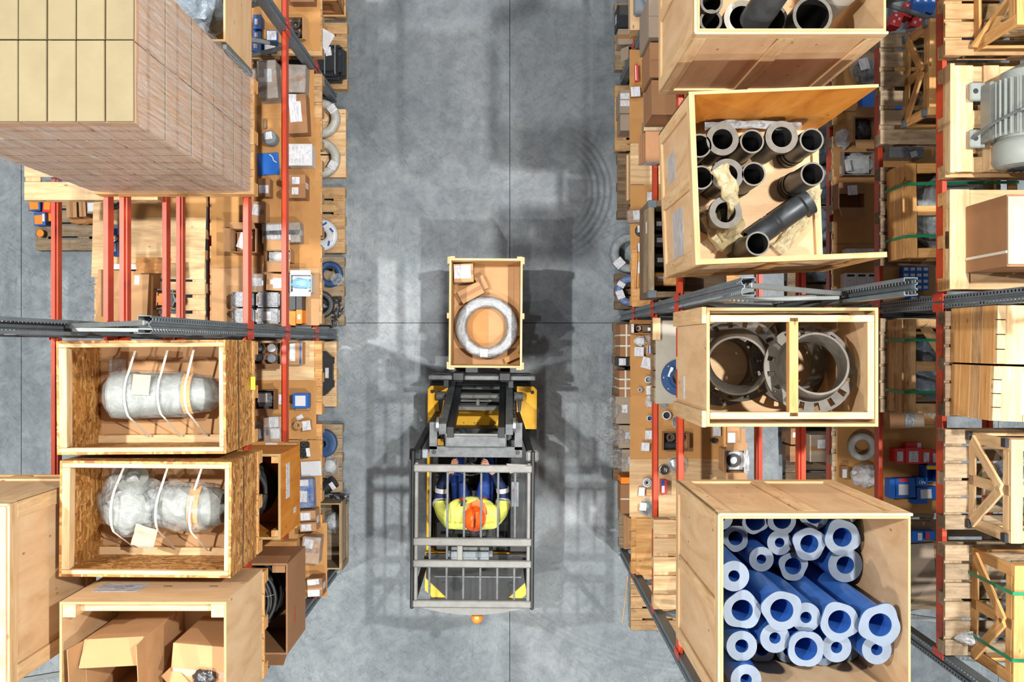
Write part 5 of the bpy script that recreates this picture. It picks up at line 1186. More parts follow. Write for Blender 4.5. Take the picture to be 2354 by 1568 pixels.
# open tray with a bottle, packets
t = open_box(1452, 742, 1500, 768, S1, .12, 'open timber tray with a small white cup, right of the steel upright', redw, flaps=(), th=.012, name='timber_tray', cat='tray')
MB().lathe([(.018, .02), (.022, .06), (.026, .06), (.022, .015)], 20, True).done('cup', whitep, t, (-.03, 0, .0)); box(t, 'contents', .01, .09, -.04, .04, .012, .07, darkw); label_on(t, .03, .09, .121, -.10, .0)
o = drape([PX(1489, 757, 1.66), PX(1500, 756, 1.67), PX(1513, 764, 1.62)], .018, 'twisted strip of white paper at the corner of the timber tray', blank, 2.2, 'paper_strip')
bag(1472, 784, S1, .13, .10, .05, 'upper left white paper packet, right lowest shelf', filmw, 101, inner=whitep, lab=(.07, .06))
bag(1492, 777, S1, .06, .09, .05, 'clear bag right of the upper white packet', film, 102)
carton(1489, 795, 1500, 812, S1, .06, 'tiny white and blue box beside the orange beam', whitep, seam=None, labels=[(.15, .5, .25, 1, 0, bluep)])
jar(1491, 873, S1, .038, .06, 'larger white plastic cap lying open, right lowest shelf', whitep, greyp, hollow=True, name='plastic_cup', cat='cap')
jar(1472, 896, S1, .024, .05, 'smaller white plastic cap lying open, right lowest shelf', whitep, greyp, hollow=True, name='plastic_cup', cat='cap')
bag(1493, 922, S1, .08, .13, .04, 'bubble wrap packet beside the orange beam', filmw, 103)
jar(1494, 962, S1, .032, .06, 'white cap with a dark blue bore left of the beam', whitep, blued, hollow=True, name='plastic_cup', cat='cap')
jar(1533, 955, S1, .048, .06, 'white cap with a dark bore right of the beam', whitep, blackp, hollow=True, name='plastic_cup', cat='cap')
bag(1528, 932, S1, .09, .06, .04, 'small clear bag of fittings between two orange beams', film, 104, inner=greyp)
bag(1553, 970, S1, .07, .13, .04, 'clear blister bag of small rings, left of the upright beam', film, 105, inner=blackp)
t = open_box(1525, 994, 1585, 1036, S1, .10, 'open dark box with two ring bearings and a ribbed black sleeve', cardd, flaps=(), th=.006)
for k in (-1, 1): MB().lathe([(.022, .01), (.045, .01), (.045, .06), (.022, .06)], 26, True).done('bearing', iron, t, (-.055 + .10 * (k > 0), .04, 0))
MB().lathe([(.036, -.09), (.042, -.085), (.038, -.06), (.042, -.04), (.038, -.02), (.042, 0), (.038, .02), (.042, .05), (.036, .08)], 24).done('ribbed_sleeve', rubber, t, (-.03, -.045, .055), (0, R(90), 0))
t = ring(1527, 1080, S1, .055, .02, .05, 'small open ball bearing on the clean plywood sheet', steel, name='ball_bearing', cat='bearing'); MB().lathe([(.03, .045), (.044, .045), (.044, .052), (.03, .052)], 30, True).done('cage', blackp, t)
bag(1556, 1068, S1, .20, .20, .07, 'clear bag with a bearing inside, between the two orange beams', film, 107, inner=steel)
t = ring(1488, 1110, S1, .05, .016, .07, 'white roll of tape with a ribbed end at the shelf edge', whitep, name='tape_roll', cat='tape'); MB().lathe([(.026, .07), (.034, .07), (.034, .074), (.026, .074)], 28, True).done('rim', greyp, t)
bag(1488, 1168, S1, .15, .20, .08, 'grey plastic bag with a white slip at the lower shelf end', filmg, 108, inner=blackp, lab=(.07, .08, -.05, .02, -5))
# rear part of the lowest shelf, seen between the crates
sheet(1695, 985, 1714, 1100, sz, 'narrow edge of cardboard sheet beside the open floor, right rack', card)
carton(1672, 982, 1700, 1020, S1, .05, 'flat tan carton with a white label beside the gap in the shelf', card, seam=None, labels=[(.35, .35, .6, .6, 0, blank)])
carton(1640, 978, 1657, 1002, S1, .03, 'white slip on a thin packet, rear of the right lowest shelf', whitep, seam=None, labels=[(.5, .5, .98, .98, 3)])
jar(1642, 1013, S1, .03, .05, 'small dark open cap, rear of the right lowest shelf', dsteel, blackp, hollow=True, name='steel_cup', cat='cap')
t = open_box(1668, 1035, 1718, 1088, S1, .34, 'open tan carton with a black ring and white film, rear of the shelf', card, 0, flaps=('-x', '+y', '-y'), angs={'-x': 20, '+y': 60, '-y': 75}, fl=.09)
MB().lathe([(.04, .2), (.07, .2), (.07, .24), (.04, .24)], 30, True).done('ring', rubber, t, (0, 0, 0)); box(t, 'contents', -.10, .10, -.10, .10, .01, .20, whitep); MB().blob(.03, .12, .03, .4, 3, 6).done('film', filmw, t, (.10, 0, .34))

# ---- floor, right of the aisle
FL = [(3.27, 4.07, greyw, 'topmost dark floor pallet with dark boxes, right of aisle', 1.27), (2.30, 3.08, oldw, 'floor pallet with dark boxes beside the aisle, upper right', 1.27), (1.50, 2.27, darkw, 'dark floor pallet carrying the pale plywood box', 1.30), (.42, .84, darkw, 'dark floor pallet under the blue film-wrapped ring', 1.27),
      (-.62, .26, darkw, 'floor pallet under the strapped brown cartons', 1.25), (-1.62, -.68, darkw, 'floor pallet under the film-wrapped cartons', 1.25)]
FL.append((-2.42, -1.70, greyw, 'floor pallet under the flattened cartons near the steel upright', 1.32)); FL.append((-3.40, -2.72, oldw, 'pale floor pallet beyond the bottommost right upright', 1.46))
for (y0, y1, mt, lb, x0) in FL: pallet(x0, x0 + 1.14, y0, y1, 0, lb, mt)
def fcart(u0, v0, u1, v1, h, lb, mt, zb=PT, w=None, **kw):
    """carton on a floor pallet: only its aisle edge shows, so the picture gives u0 and the y span"""
    zt = zb + h; xa = X(u0, zt); return carton(0, 0, 0, 0, zb, h, lb, mt, pxy=(xa, xa + (w or .5), Y(v1, zt), Y(v0, zt)), **kw)
fcart(1419, 12, 0, 62, .30, 'black box with a white edge on the topmost right floor pallet', blackp, seam=None, side=[('-x', .5, .5, .10, .10)])
fcart(1421, 66, 0, 102, .26, 'grey-brown low carton on the topmost right floor pallet', cardg)
t = open_box(0, 0, 0, 0, PT, .42, 'open grey carton with a white bag, topmost right floor pallet', cardg, flaps=('-x',), angs={'-x': 150}, fl=.14, pxy=(1.38, 1.9, 3.27, 3.43)); MB().blob(.08, .10, .05, .3, 3, 3).done('bag', filmw, t, (-.14, 0, .38))
# cartons on pallet 1.52..2.30 and plywood box
fcart(1425, 206, 0, 260, .42, 'brown carton with two white labels, right floor pallet', cardg, seam='y', labels=[(.12, .72, .22, .25, 0), (.12, .42, .22, .25, 0)], zb=PT)
fcart(1426, 262, 0, 300, .36, 'brown carton below the labelled one, right floor pallet', cardg, seam='y')
t = ply_box(1.42, 1.95, 1.70, 2.24, PT, .48, 'pale plywood box on a dark pallet, right floor', ply, pine, faces=(), bt=0); box(t, 'side_rail', -.285, -.265, -.27, .27, .0, .10, pine)
t = ring(1450, 581, 0.002, .235, .135, .20, 'big grey ring in clear film with a paper slip, right floor beside the aisle', greyp, wmat=film, name='film_wrapped_ring', lab=[(222, .10, .12)], pxy=(X(1450, .2), Y(581, .2)), rnd=.4)
t = ring(1452, 668, PT, .185, .10, .14, 'blue ring in clear film with two labels, right floor pallet', bluep, wmat=film, name='film_wrapped_ring', lab=[(150, .06, .09), (200, .10, .09)], rnd=.4)
def strapped(u0, v0, v1, h, lb, n=2):
    t = fcart(u0, v0, 0, v1, h, lb, cardd, seam='y', tp=False); d = Y(v0, PT + h) - Y(v1, PT + h)
    for k in range(n): yy = (-.5 + (k + 1) / (n + 1)) * d; box(t, 'strap', -.254, .1, yy - .009, yy + .009, h, h + .002, strapw, 0); box(t, 'strap', -.254, -.251, yy - .009, yy + .009, .0, h, strapw, 0)
    box(t, 'strap', -.19, -.172, -d / 2 - .002, d / 2 + .002, h + .001, h + .003, strapw, 0)
    return t
strapped(1426, 746, 820, .52, 'upper brown carton tied with white straps, right floor'); strapped(1424, 852, 913, .50, 'lower brown carton tied with white straps, right floor')
fcart(1421, 822, 0, 842, .40, 'small black box with white print between the strapped cartons', blackp, seam=None, labels=[(.12, .5, .2, .8, 0)], w=.4)
for k, (u0, v0, v1, lb) in enumerate(((1404, 912, 974, 'uppermost'), (1411, 978, 1030, 'middle'), (1418, 1034, 1084, 'lowest'))):
    t = fcart(u0 + 12, v0, 0, v1, .50 - .03 * k, lb + ' of three brown cartons in baggy clear film, right floor', cardg, labels=[(.2, .55, .12, .3, 0)], seam=None, group='film-bagged cartons on the right floor')
    d = Y(v0, .6) - Y(v1, .6); MB().blob(.18, d * .47, .27, .28, 3.2, 120 + k, 4, (-.22, 0, .26), flat=-.25).done('film_bag', film, t)
fcart(1428, 1098, 0, 1112, .34, 'small box with a bright orange top, right floor', orangebox, w=.3, seam=None)
t = fcart(1427, 1114, 0, 1180, .34, 'brown carton with one white strap and lettering, right floor', cardd, w=.4, seam=None); box(t, 'strap', -.203, .2, -.01, .006, .34, .342, strapw, 0)
for k in range(5): fcart(1434 + k * 3.2, 1184 + k * 2, 0, 1262, .06, 'flattened brown carton, %s from below in the pile by the steel upright' % ('first', 'second', 'third', 'fourth', 'fifth')[k], card, zb=PT + k * .062, w=.5, seam=None, group='flattened cartons on the right floor')
o = box(None, 'loose_stick', -.006, .006, -.29, .29, 0, .012, pine); o.location = (X(1437, 0), Y(1378, 0), .006); o.rotation_euler = (0, 0, R(83)); tag(o, 'thin pale wooden slat lying alone on the floor at the right', 'slat')

# ---- between the right racks: floor pallet with carton
pallet(3.30, 4.4, -1.66, -.86, 0, 'dark floor pallet under the far right rack', darkw)
t = fcart(1862, 1000, 0, 1062, .55, 'tall brown carton with a square label, seen between two orange beams', cardg, w=.3); label_on(t, .09, .10, .551, -.02, .05)
fcart(1818, 985, 0, 1022, .40, 'brown carton with small label at the edge of the far right floor pallet', cardd, w=.15, labels=[(.4, .6, .5, .3, 0)]); fcart(1816, 1026, 0, 1062, .34, 'open-topped low brown carton at the edge of the far right floor pallet', cardd, w=.15)
pallet(3.32, 4.4, .42, 1.2, 0, 'lower floor pallet with dark bags under the far right rack', darkw); pallet(3.32, 4.4, 1.5, 2.3, 0, 'upper floor pallet with dark bags under the far right rack', darkw)
for k, (u, v) in enumerate(((1892, 330), (1900, 420), (1895, 520), (1890, 600))): bag(u, v, PT, .34, .40, .40, ('topmost', 'second', 'third', 'lowest')[k] + ' dark blue-grey film bag in the gap beside the three-walled crate', filmb, 130 + k, inner=blackp, group='dark bags between the right racks')

# ================================================================== FAR RIGHT RACK
for nm, y0, y1 in (('under the blue and red boxes', 2.32, 3.1), ('under the open carton with a white bag', 1.38, 2.2), ('under the crumpled brown carton', .42, 1.3), ('under the brown and foil cartons', -.70, .22), ('under the red and blue boxes', -1.66, -.78), ('at the bottom, behind blue boxes', -2.42, -1.7)):
    pallet(3.42, 4.5, y0, y1, L1, 'pallet on the far right lowest shelf ' + nm, greyw, group='pallets on the far right lowest shelf')
sheet(1916, 258, 2150, 560, sz, 'large brown sheet under the open cartons, far right lowest shelf', cards); sheet(1916, 562, 2150, 700, sz, 'brown sheet under the white cartons in film, far right', cards)
sheet(1916, 760, 2150, 975, sz, 'brown sheet behind the crate of iron rings, far right', cards); sheet(1922, 978, 2160, 1180, sz, 'brown sheet under the white coil and red boxes, far right', cards); sheet(1916, 116, 2150, 255, sz, 'brown sheet at the top of the far right lowest shelf', cards)
t = open_box(1965, 268, 2012, 322, S1, .26, 'open tan carton with black bags inside, far right shelf', card, flaps=('-x', '-y', '+y'), angs={'-x': 30, '-y': 70, '+y': 60}, fl=.10); MB().blob(.10, .12, .08, .3, 3, 4).done('black_bag', filmk, t, (0, 0, .14))
bag(1940, 318, S1, .16, .2, .10, 'white crumpled bag left of the open carton, far right shelf', filmw, 140)
t = open_box(1940, 348, 2012, 402, S1, .16, 'open grey carton lined with clear film, far right shelf', cardg, flaps=('-x',), angs={'-x': 60}, fl=.06); MB().blob(.15, .11, .05, .3, 3, 9).done('film', film, t, (0, 0, .12)); box(t, 'contents', -.13, .13, -.09, .09, .01, .08, whitep); label_on(t, .06, .12, .15, -.12, -.02, 10)
t = open_box(1928, 420, 1988, 478, S1, .20, 'crumpled open brown carton with a white label, far right shelf', cardd, flaps=('+y', '-y'), angs={'+y': -82, '-y': 55}, fl=.12); label_on(t, .10, .10, .222, .0, .05, 3)
carton(2046, 330, 2124, 362, S1, .20, 'low carton under shiny foil and a white roll, far right shelf', silver, 0, seam='x', tp=False, labels=[(.7, .25, .2, .4, 20, blank)])
for k in range(3): carton(1946 + k * 24, 572, 1969 + k * 24, 598, S1, .15, 'white carton with crossed marks, %s of the upper three in film' % ('left', 'middle', 'right')[k], whitep, seam=None, labels=[(.5, .5, .9, .85, 0)], group='white cartons in film')
for k in range(3): carton(1944 + k * 25, 628, 1968 + k * 25, 664, S1, .17, 'white carton with a dark top strip, %s of the lower three in film' % ('left', 'middle', 'right')[k], whitep, seam=None, labels=[(.5, .85, .7, .14, 0, blackp), (.5, .4, .6, .3, 0)], group='white cartons in film')
for r_ in range(4):
    for k in range(4): carton(2076 + k * 15, 612 + r_ * 14, 2090 + k * 15, 625 + r_ * 14, S1, .10, 'small blue and white box, %s row, %s from the left, far right shelf' % (('top', 'second', 'third', 'lowest')[r_], ('first', 'second', 'third', 'fourth')[k]), bluebox, seam=None, tp=False, labels=[(.5, .5, .7, .5, 0)], group='small blue and white boxes')
carton(2088, 676, 2112, 700, S1, .10, 'blue box with a red edge just above the galvanised upright, far right', bluebox, seam=None, labels=[(.5, .92, 1, .14, 0, redbox), (.55, .4, .6, .7, 0)])
carton(2114, 681, 2142, 700, S1, .08, 'white rounded box just above the galvanised upright, far right', whitep, seam=None)
carton(1982, 205, 2012, 248, S1, .14, 'blue plastic bin peeking out beside the orange plywood wall', bluebox, seam=None, group='blue bins'); carton(2054, 234, 2075, 250, S1, .12, 'blue plastic bin seen through the weathered pallet', bluebox, seam=None, group='blue bins')
bag(1992, 160, S1, .30, .34, .16, 'clear film bag with a white slip between crate and red beam', film, 141, inner=fkgrey, lab=(.10, .12, -.05, .04, 15))
t = ring(1984, 1028, S1, .145, .078, .09, 'white coil wrapped in clear film, far right shelf', whitering, wmat=film, wraps=30, name='wrapped_coil', cat='coil')
bag(1988, 1095, S1, .28, .22, .14, 'white plastic bag with brown paper inside below the white coil', filmw, 143, inner=kraft); carton(1936, 1072, 1950, 1100, S1, .10, 'small brown box with a white tag beside the white bag', cardd, seam=None, labels=[(.4, .4, .7, .7, 0, blank)])
for k, (u0, v0, u1, v1) in enumerate(((2058, 1032, 2080, 1064), (2082, 1030, 2118, 1066), (2119, 1034, 2140, 1066), (2141, 1036, 2160, 1066))): carton(u0, v0, u1, v1, S1, .16, 'red and white box, %s in the row of four, far right shelf' % ('first', 'second and widest', 'third', 'last')[k], redbox, seam=None, labels=[(.5, .45, .6, .7, 0)], group='red and white boxes')
carton(2083, 1018, 2118, 1029, S1, .10, 'upright red and white flap box behind the row of red boxes', redbox, seam=None, labels=[(.85, .5, .25, .9, 0, blank)])
for k, (u0, v0, u1, v1, r_) in enumerate(((2046, 1102, 2058, 1146, 0), (2060, 1100, 2104, 1144, 2), (2106, 1098, 2132, 1118, -4), (2108, 1120, 2154, 1148, 3), (2096, 1148, 2132, 1158, 0))):
    t = carton(u0, v0, u1, v1, S1, .15 - .01 * k, 'blue carton, %s' % ('narrow one at the left of the blue pile, far right', 'largest with a crimson edge and a white label, far right', 'upper small one lettered white, far right', 'lower one with a blank white label, far right', 'lowest one nearest the blue tube crate, far right')[k], bluebox, r_, seam=None, group='blue cartons at the far right', labels=[[], [(.38, .42, .5, .55, -2, blank), (.4, .92, .5, .16, 0, redbox)], [], [(.45, .45, .55, .75, 0, blank)], []][k])
    if k == 2: text_on(t, 'ART', .045, (0, 0, .1415), (0, 0, R(180)), blank)
t = open_box(2130, 1072, 2160, 1108, S1, .20, 'blue bin with a yellow rim, far right shelf', bluebox, flaps=('+y',), angs={'+y': 60}, fl=.03, name='plastic_bin', cat='bin')
box(t, 'yellow_rim', -.07, .07, .05, .09, .20, .22, yellow)
for k, (u0, u1, mt) in enumerate(((2046, 2080, cardd), (2081, 2102, silver), (2103, 2124, cardg))): carton(u0, 935, u1, 985 - 2 * k, S1, .20, ('dark brown carton below the green-strapped crate', 'foil-faced carton between two brown ones', 'pale carton at the right of the foil one')[k], mt, 3, seam=None)
bag(2142, 940, S1, .14, .18, .12, 'tangle of clear bluish film beside the pale carton', film, 144)
# blue/red boxes near the top
for k in range(3): carton(2098 + k * 18, -8, 2115 + k * 18, 30, S1, .24, 'light blue carton, %s of three at the top right' % ('left', 'middle', 'right')[k], bluebox, -18, seam=None, group='light blue cartons at the top right', labels=[(.5, .8, .4, .2, 0)])
for k, (u, v) in enumerate(((2062, 44), (2088, 22), (2110, 46))): carton(u - 12, v - 14, u + 12, v + 16, S1, .18, 'red dotted carton, %s of three at the top right' % ('lowest left', 'upper', 'right')[k], redbox, -18, seam=None, group='red dotted cartons', labels=[(.3, .3, .2, .2, 0, blank), (.7, .6, .2, .2, 0, blank), (.3, .8, .2, .15, 0, blank)])

# ---- far right, middle shelf: frame crates on pallets
def frame_crate(x0, x1, y0, y1, z0, h, label, wm, diag, strapm=None, film_m=None, core=None, topdiag=False, lab=None, corners=False, solid=False, bw=.085, inner=.8):
    """slatted crate: corner posts, top and bottom rails, diagonal braces, a bagged thing inside"""
    t = thing('slatted_crate', label, 'crate', ((x0 + x1) / 2, (y0 + y1) / 2, z0), random.uniform(-1, 1)); a, b = (x1 - x0) / 2, (y1 - y0) / 2; s = .025
    for sx in (-1, 1):
        for (ya, yb) in ((-b, -b + bw), (b - bw, b)): box(t, 'post', sx * (a - s), sx * a, ya, yb, 0, h, wm)
        box(t, 'rail', sx * (a - s), sx * a, -b + bw, b - bw, 0, bw, wm); box(t, 'rail', sx * (a - s), sx * a, -b + bw, b - bw, h - bw, h, wm)
    for sy in (-1, 1):
        box(t, 'rail', -a + s, a - s, sy * (b - s), sy * b, 0, bw, wm); box(t, 'rail', -a + s, a - s, sy * (b - s), sy * b, h - bw, h, wm)
    for k in range(3): yy = -b + bw / 2 + k * (b - bw / 2); box(t, 'top_slat', -a, a, yy - bw / 2, yy + bw / 2, h, h + .02, wm)
    for xx in (-a, a - bw): box(t, 'top_slat', xx, xx + bw, -b, b, h + .02, h + .04, wm)
    if solid: box(t, 'side_board', -a - .02, -a, -b, b, h * .25, h * .55, wm); box(t, 'side_board', -a - .02, -a, -b, b, h * .6, h * .98, wm)
    if diag == 'K':
        board(t, 'brace', (-a - .012, b - .05, bw), (-a - .012, 0, h - bw), bw, .022, wm, up=(1, 0, 0)); board(t, 'brace', (-a - .012, -b + .05, bw), (-a - .012, 0, h - bw), bw, .022, wm, up=(1, 0, 0)); box(t, 'rail', -a, -a + s, -.04, .04, 0, h, wm)
    if topdiag: board(t, 'brace', (-a + .15, b - .06, h + .052), (a - .35, -b + .05, h + .052), bw, .02, wm)
    if strapm:
        for yy in (-b * .55, b * .55): box(t, 'strap', -a - .024, a, yy - .012, yy + .012, h + .064, h + .067, strapm, 0); box(t, 'strap', -a - .026, -a - .022, yy - .012, yy + .012, 0, h + .064, strapm, 0)
    if core: MB().blob(a * .62, b * .7, h * .40, .15, 1.5, 5, 3, (0, 0, h * .45), flat=-h * .42).done('contents', core, t)
    if film_m: MB().blob(a * inner, b * .84, h * .46, .25, 2.2, len(label), 4, (0, 0, h * .47), flat=-h * .45).done('film_bag', film_m, t)
    if lab: label_on(t, .10, .15, h + .064, *lab)
    if corners:
        for yy in (-b - .002, b - .06):
            for zz in (-.002, h - .06): box(t, 'corner_plate', -a - .028, -a + .01, yy, yy + .064, zz, zz + .064, blackp if corners == 'k' else galv, .001)
    return t
pallet(3.40, 4.5, 1.83, 2.85, L2, 'weathered pallet under the crate with steel corners, far right', greyw, nb=6, group='pallets on the far right middle shelf')
frame_crate(3.62, 4.40, 1.97, 2.80, S2, .50, 'slatted crate with K brace and steel corner plates, upper far right', pinew, 'K', None, filmb, blackp, corners=True)
pallet(3.40, 4.5, .72, 1.62, L2, 'dark pallet under the green-strapped crate, upper far right', darkw, nb=6, group='pallets on the far right middle shelf')
frame_crate(3.46, 4.42, .76, 1.58, S2, .42, 'slatted crate with green straps and a label plank, above the galvanised upright', pinew, None, strapg, filmg, greyp, solid=True, lab=(.0, .0, 5))
pallet(3.40, 4.5, -.62, .24, L2, 'grey pallet under the green-strapped crate below the galvanised upright', greyw, nb=6, group='pallets on the far right middle shelf')
frame_crate(3.46, 4.42, -.60, .22, S2, .40, 'slatted crate with green straps and a diagonal plank, below the galvanised upright', oldw, None, strapg, filmb, blackp, solid=True, topdiag=True, lab=(.0, -.05, 4))
carton(2092, 1250, 2150, 1370, S2, .02, 'leaning tan cardboard sheet behind the red beam, lower far right', cardg, 4, seam=None, cat='sheet')
pallet(3.42, 4.5, -2.42, -1.62, L2, 'greyish pallet behind the red beam, lower far right', greyw, nb=5, group='pallets on the far right middle shelf')
carton(2098, 1222, 2122, 1246, S2, .12, 'blue and white box at the edge of the lower far right pallet', bluebox, seam=None, labels=[(.7, .5, .4, .7, 0)]); carton(2128, 1222, 2152, 1240, S2, .12, 'blue and red box behind the red beam, lower far right', bluebox, seam=None, labels=[(.2, .5, .3, .9, 0, redbox)])

# ---- far right, highest shelf
for nm, y0, y1, m_ in (('topmost pallet at the upper right edge, under a braced crate', 2.25, 3.08, oldw), ('pallet under the large grey electric motor', 1.30, 2.16, oldw), ('pallet under the brown carton with white strap', .42, 1.19, pinew), ('dark pallet under the two plank boxes', -.56, .26, darkw), ('pale pallet under the K-braced crate', -1.44, -.66, greyw), ('weathered pallet under the lowest right crate', -2.42, -1.56, greyw)):
    pallet(3.40, 4.6, y0, y1, L3, nm, m_, nb=6, group='pallets on the far right highest shelf')
frame_crate(3.62, 4.6, 2.28, 3.05, S3, .62, 'braced crate around a blue-grey bagged machine, top right corner', pinew, None, None, filmb, greyp, topdiag=True)
board(bpy.data.objects['slatted_crate.003'], 'brace', (-.50, -.36, .05), (-.30, .10, .62), .08, .03, pinew, up=(0, 1, 0))
# motor
t = thing('motor_skid', 'pale timber base frame under the large grey motor', 'base', (3.98, 1.74, S3))
for (x0, x1, y0, y1, z0, z1) in ((-.55, .6, -.41, -.29, 0, .05), (-.55, .6, .29, .41, 0, .05), (-.55, .6, -.07, .07, 0, .05), (-.57, -.40, -.41, .41, .05, .08), (-.32, -.20, -.41, .41, .05, .08), (.05, .20, -.41, .41, .05, .08), (-.585, -.55, -.42, .42, -.0, .10), (-.28, -.06, -.40, -.24, .08, .11), (.08, .25, -.38, -.22, .08, .11)): box(t, 'plank', x0, x1, y0, y1, z0, z1, pine)
t = thing('electric_motor', 'large grey electric motor with cooling fins and a spiral fan grille', 'motor', (3.86, 1.73, S3 + .112))
mr = (R(90), 0, 0)
MB().lathe([(0, -.33), (.10, -.33), (.22, -.27), (.235, -.22), (.235, .22), (.26, .24), (.275, .27), (.275, .38), (.25, .42), (.18, .435), (0, .435)], 48).done('housing', motorg, t, (0, 0, .30), mr)
for k in range(34):
    a_ = 2 * math.pi * k / 34
    if .33 * math.pi < a_ < .62 * math.pi: continue
    box(t, 'cooling_fin', .23, .272, -.21, .20, -.004, .004, motorg, .001).matrix_local = Matrix.Translation((0, 0, .30)) @ Matrix.Rotation(a_, 4, 'Y') @ Matrix.Translation((.252, 0, 0)) @ Matrix.Rotation(R(90), 4, 'Z')
for k in range(14):
    pts = []
    for q in range(7): r_ = .05 + q * .026; a_ = 2 * math.pi * k / 14 + q * .16; pts.append((r_ * math.cos(a_), -.44 - .0 + max(0, q - 4) * .008, .30 + r_ * math.sin(a_)))
    MB().path(pts, .006, 5).done('grille_rib', fkblack, t)
box(t, 'terminal_box', -.11, .12, -.06, .17, .52, .64, motorg, .02); box(t, 'terminal_lid', -.10, .11, -.05, .16, .64, .655, motorg, .006)
for sx in (-1, 1):
    for yy in (-.16, .20): f = box(t, 'foot', sx * .22, sx * .34, yy - .07, yy + .07, 0, .05, motorg, .01); MB().cyl((sx * .30, yy, .05), (sx * .30, yy, .053), .02, n=14).done('bolt_hole', blackp, t)
    box(t, 'foot_web', sx * .20, sx * .26, -.20, .24, .03, .20, motorg, .01)
MB().path([(0, -.02, .30 + .30), (-.2, -.05, .30 + .23), (-.29, -.10, .30), (-.33, -.16, .06)], .012, 8).done('lashing', fkgrey, t); link_obj('name_plate', boxmesh(.05, .09, .002, blank, 0), t, (-.18, -.30, .485), (0, R(-40), 0))
# carton with strap
t = thing('timber_skid', 'pale timber frame lying under the brown strapped carton', 'frame', (3.98, .81, S3))
for (x0, x1, y0, y1, z0, z1) in ((-.58, .6, .24, .385, .03, .055), (-.58, .6, -.385, -.24, .03, .055), (-.58, -.43, -.385, .385, .055, .08), (-.58, .6, -.07, .07, 0, .03), (-.58, -.50, -.385, .385, 0, .03), (.2, .3, -.385, .385, .055, .08), (-.40, -.30, -.2, .2, .055, .09)): box(t, 'plank', x0, x1, y0, y1, z0, z1, pine)
t = stack_carton(3.52, 4.12, .55, 1.06, S3 + .092, S3 + .72, 'big brown carton tied with a white strap at the right edge', cardd, seam='y', taped=blank)
box(t, 'strap', -.302, .3, -.16, -.14, .60, .63, strapw, 0); box(t, 'strap', -.304, -.30, -.16, -.14, 0, .62, strapw, 0); box(t, 'lid_board', -.30, -.18, -.24, .24, .63, .645, dirtp)
# plank boxes
for k, (y0, y1) in enumerate(((-.15, .275), (-.565, -.165))):
    t = thing('plank_box', ('upper', 'lower')[k] + ' timber box of horizontal planks with a papered lid, right edge', 'crate', (3.95, (y0 + y1) / 2, S3), -1 if k == 0 else -2); b = (y1 - y0) / 2 - .004; hh = .70 - .06 * k
    for q in range(4): z0 = q * hh / 4; box(t, 'plank', -.51, -.49, -b, b, z0 + .003, z0 + hh / 4 - .003, random.choice([pinew, oldw, pinew]))
    for sy in (-1, 1):
        for q in range(4): z0 = q * hh / 4; box(t, 'plank', -.49, .5, sy * (b - .02), sy * b, z0 + .003, z0 + hh / 4 - .003, pinew)
    for q in range(4): z0 = q * hh / 4; box(t, 'plank', .50, .52, -b, b, z0 + .003, z0 + hh / 4 - .003, pinew)
    for q in range(4): box(t, 'lid_block', -.51, -.45, -b + q * b / 2 + .003, -b + (q + 1) * b / 2 - .003, hh, hh + .045, pine)
    for q in range(6): box(t, 'lid_plank', -.44 + q * .16, -.284 + q * .16, -b, b, hh, hh + .02, pine)
    label_on(t, .30, b * 1.5, hh + .02, -.15, 0, 0, dirtp)
frame_crate(3.58, 4.6, -1.42, -.68, S3, .62, 'K-braced crate with black corner plates and blue bagged contents, right edge', pine, 'K', None, filmb, bluep, corners='k')
frame_crate(3.60, 4.6, -2.44, -1.58, S3, .62, 'orange-toned K-braced crate with green straps, lower right corner', pinew, 'K', strapg, filmg, dsteel)
bag(2250, 1470, S3 - .0, .30, .10, .12, 'torn clear film hanging below the lower right crate', filmw, 150)

# ================================================================== FORKLIFT
FX, FY = -0.33, -1.60
fk = thing('forklift', 'yellow and black forklift with a grey barred overhead guard in the aisle', 'forklift', (FX, FY, 0), -0.5)
def fbox(n, x0, x1, y0, y1, z0, z1, m, bev=.006, par=None): return box(par or fk, n, x0 - FX, x1 - FX, y0 - FY, y1 - FY, z0, z1, m, bev)
def fboard(n, p0, p1, w, t, m, up=(0, 0, 1), par=None):
    q = Vector((FX, FY, 0)); return board(par or fk, n, Vector(p0) - q, Vector(p1) - q, w, t, m, up)
def fcyl(n, p0, p1, r, m, k=20, par=None): q = Vector((FX, FY, 0)); return MB().cyl(Vector(p0) - q, Vector(p1) - q, r, n=k).done(n, m, par or fk)
# wheels
for x, y, r, w, n in ((-.80, -.72, .34, .22, 'front'), (.14, -.72, .34, .22, 'front'), (-.76, -2.25, .26, .19, 'rear'), (.10, -2.25, .26, .19, 'rear')):
    t = MB().lathe([(r * .55, -w / 2), (r * .92, -w / 2), (r, -w / 2 + .03), (r, w / 2 - .03), (r * .92, w / 2), (r * .55, w / 2)], 40, True).done('wheel', rubber, fk, (x - FX, y - FY, r), (0, R(90), 0))
    MB().lathe([(0, -w * .3), (r * .56, -w * .3), (r * .56, w * .3), (0, w * .3)], 28).done('rim', dyellow, t)
    for k in range(24): box(t, 'tread_lug', r - .006, r + .012, -.02, .02, -w * .42, w * .42, rubber, .003).matrix_local = Matrix.Rotation(2 * math.pi * k / 24, 4, 'Z') @ Matrix.Translation((r, 0, 0)) @ Matrix.Rotation(R(90), 4, 'Y')
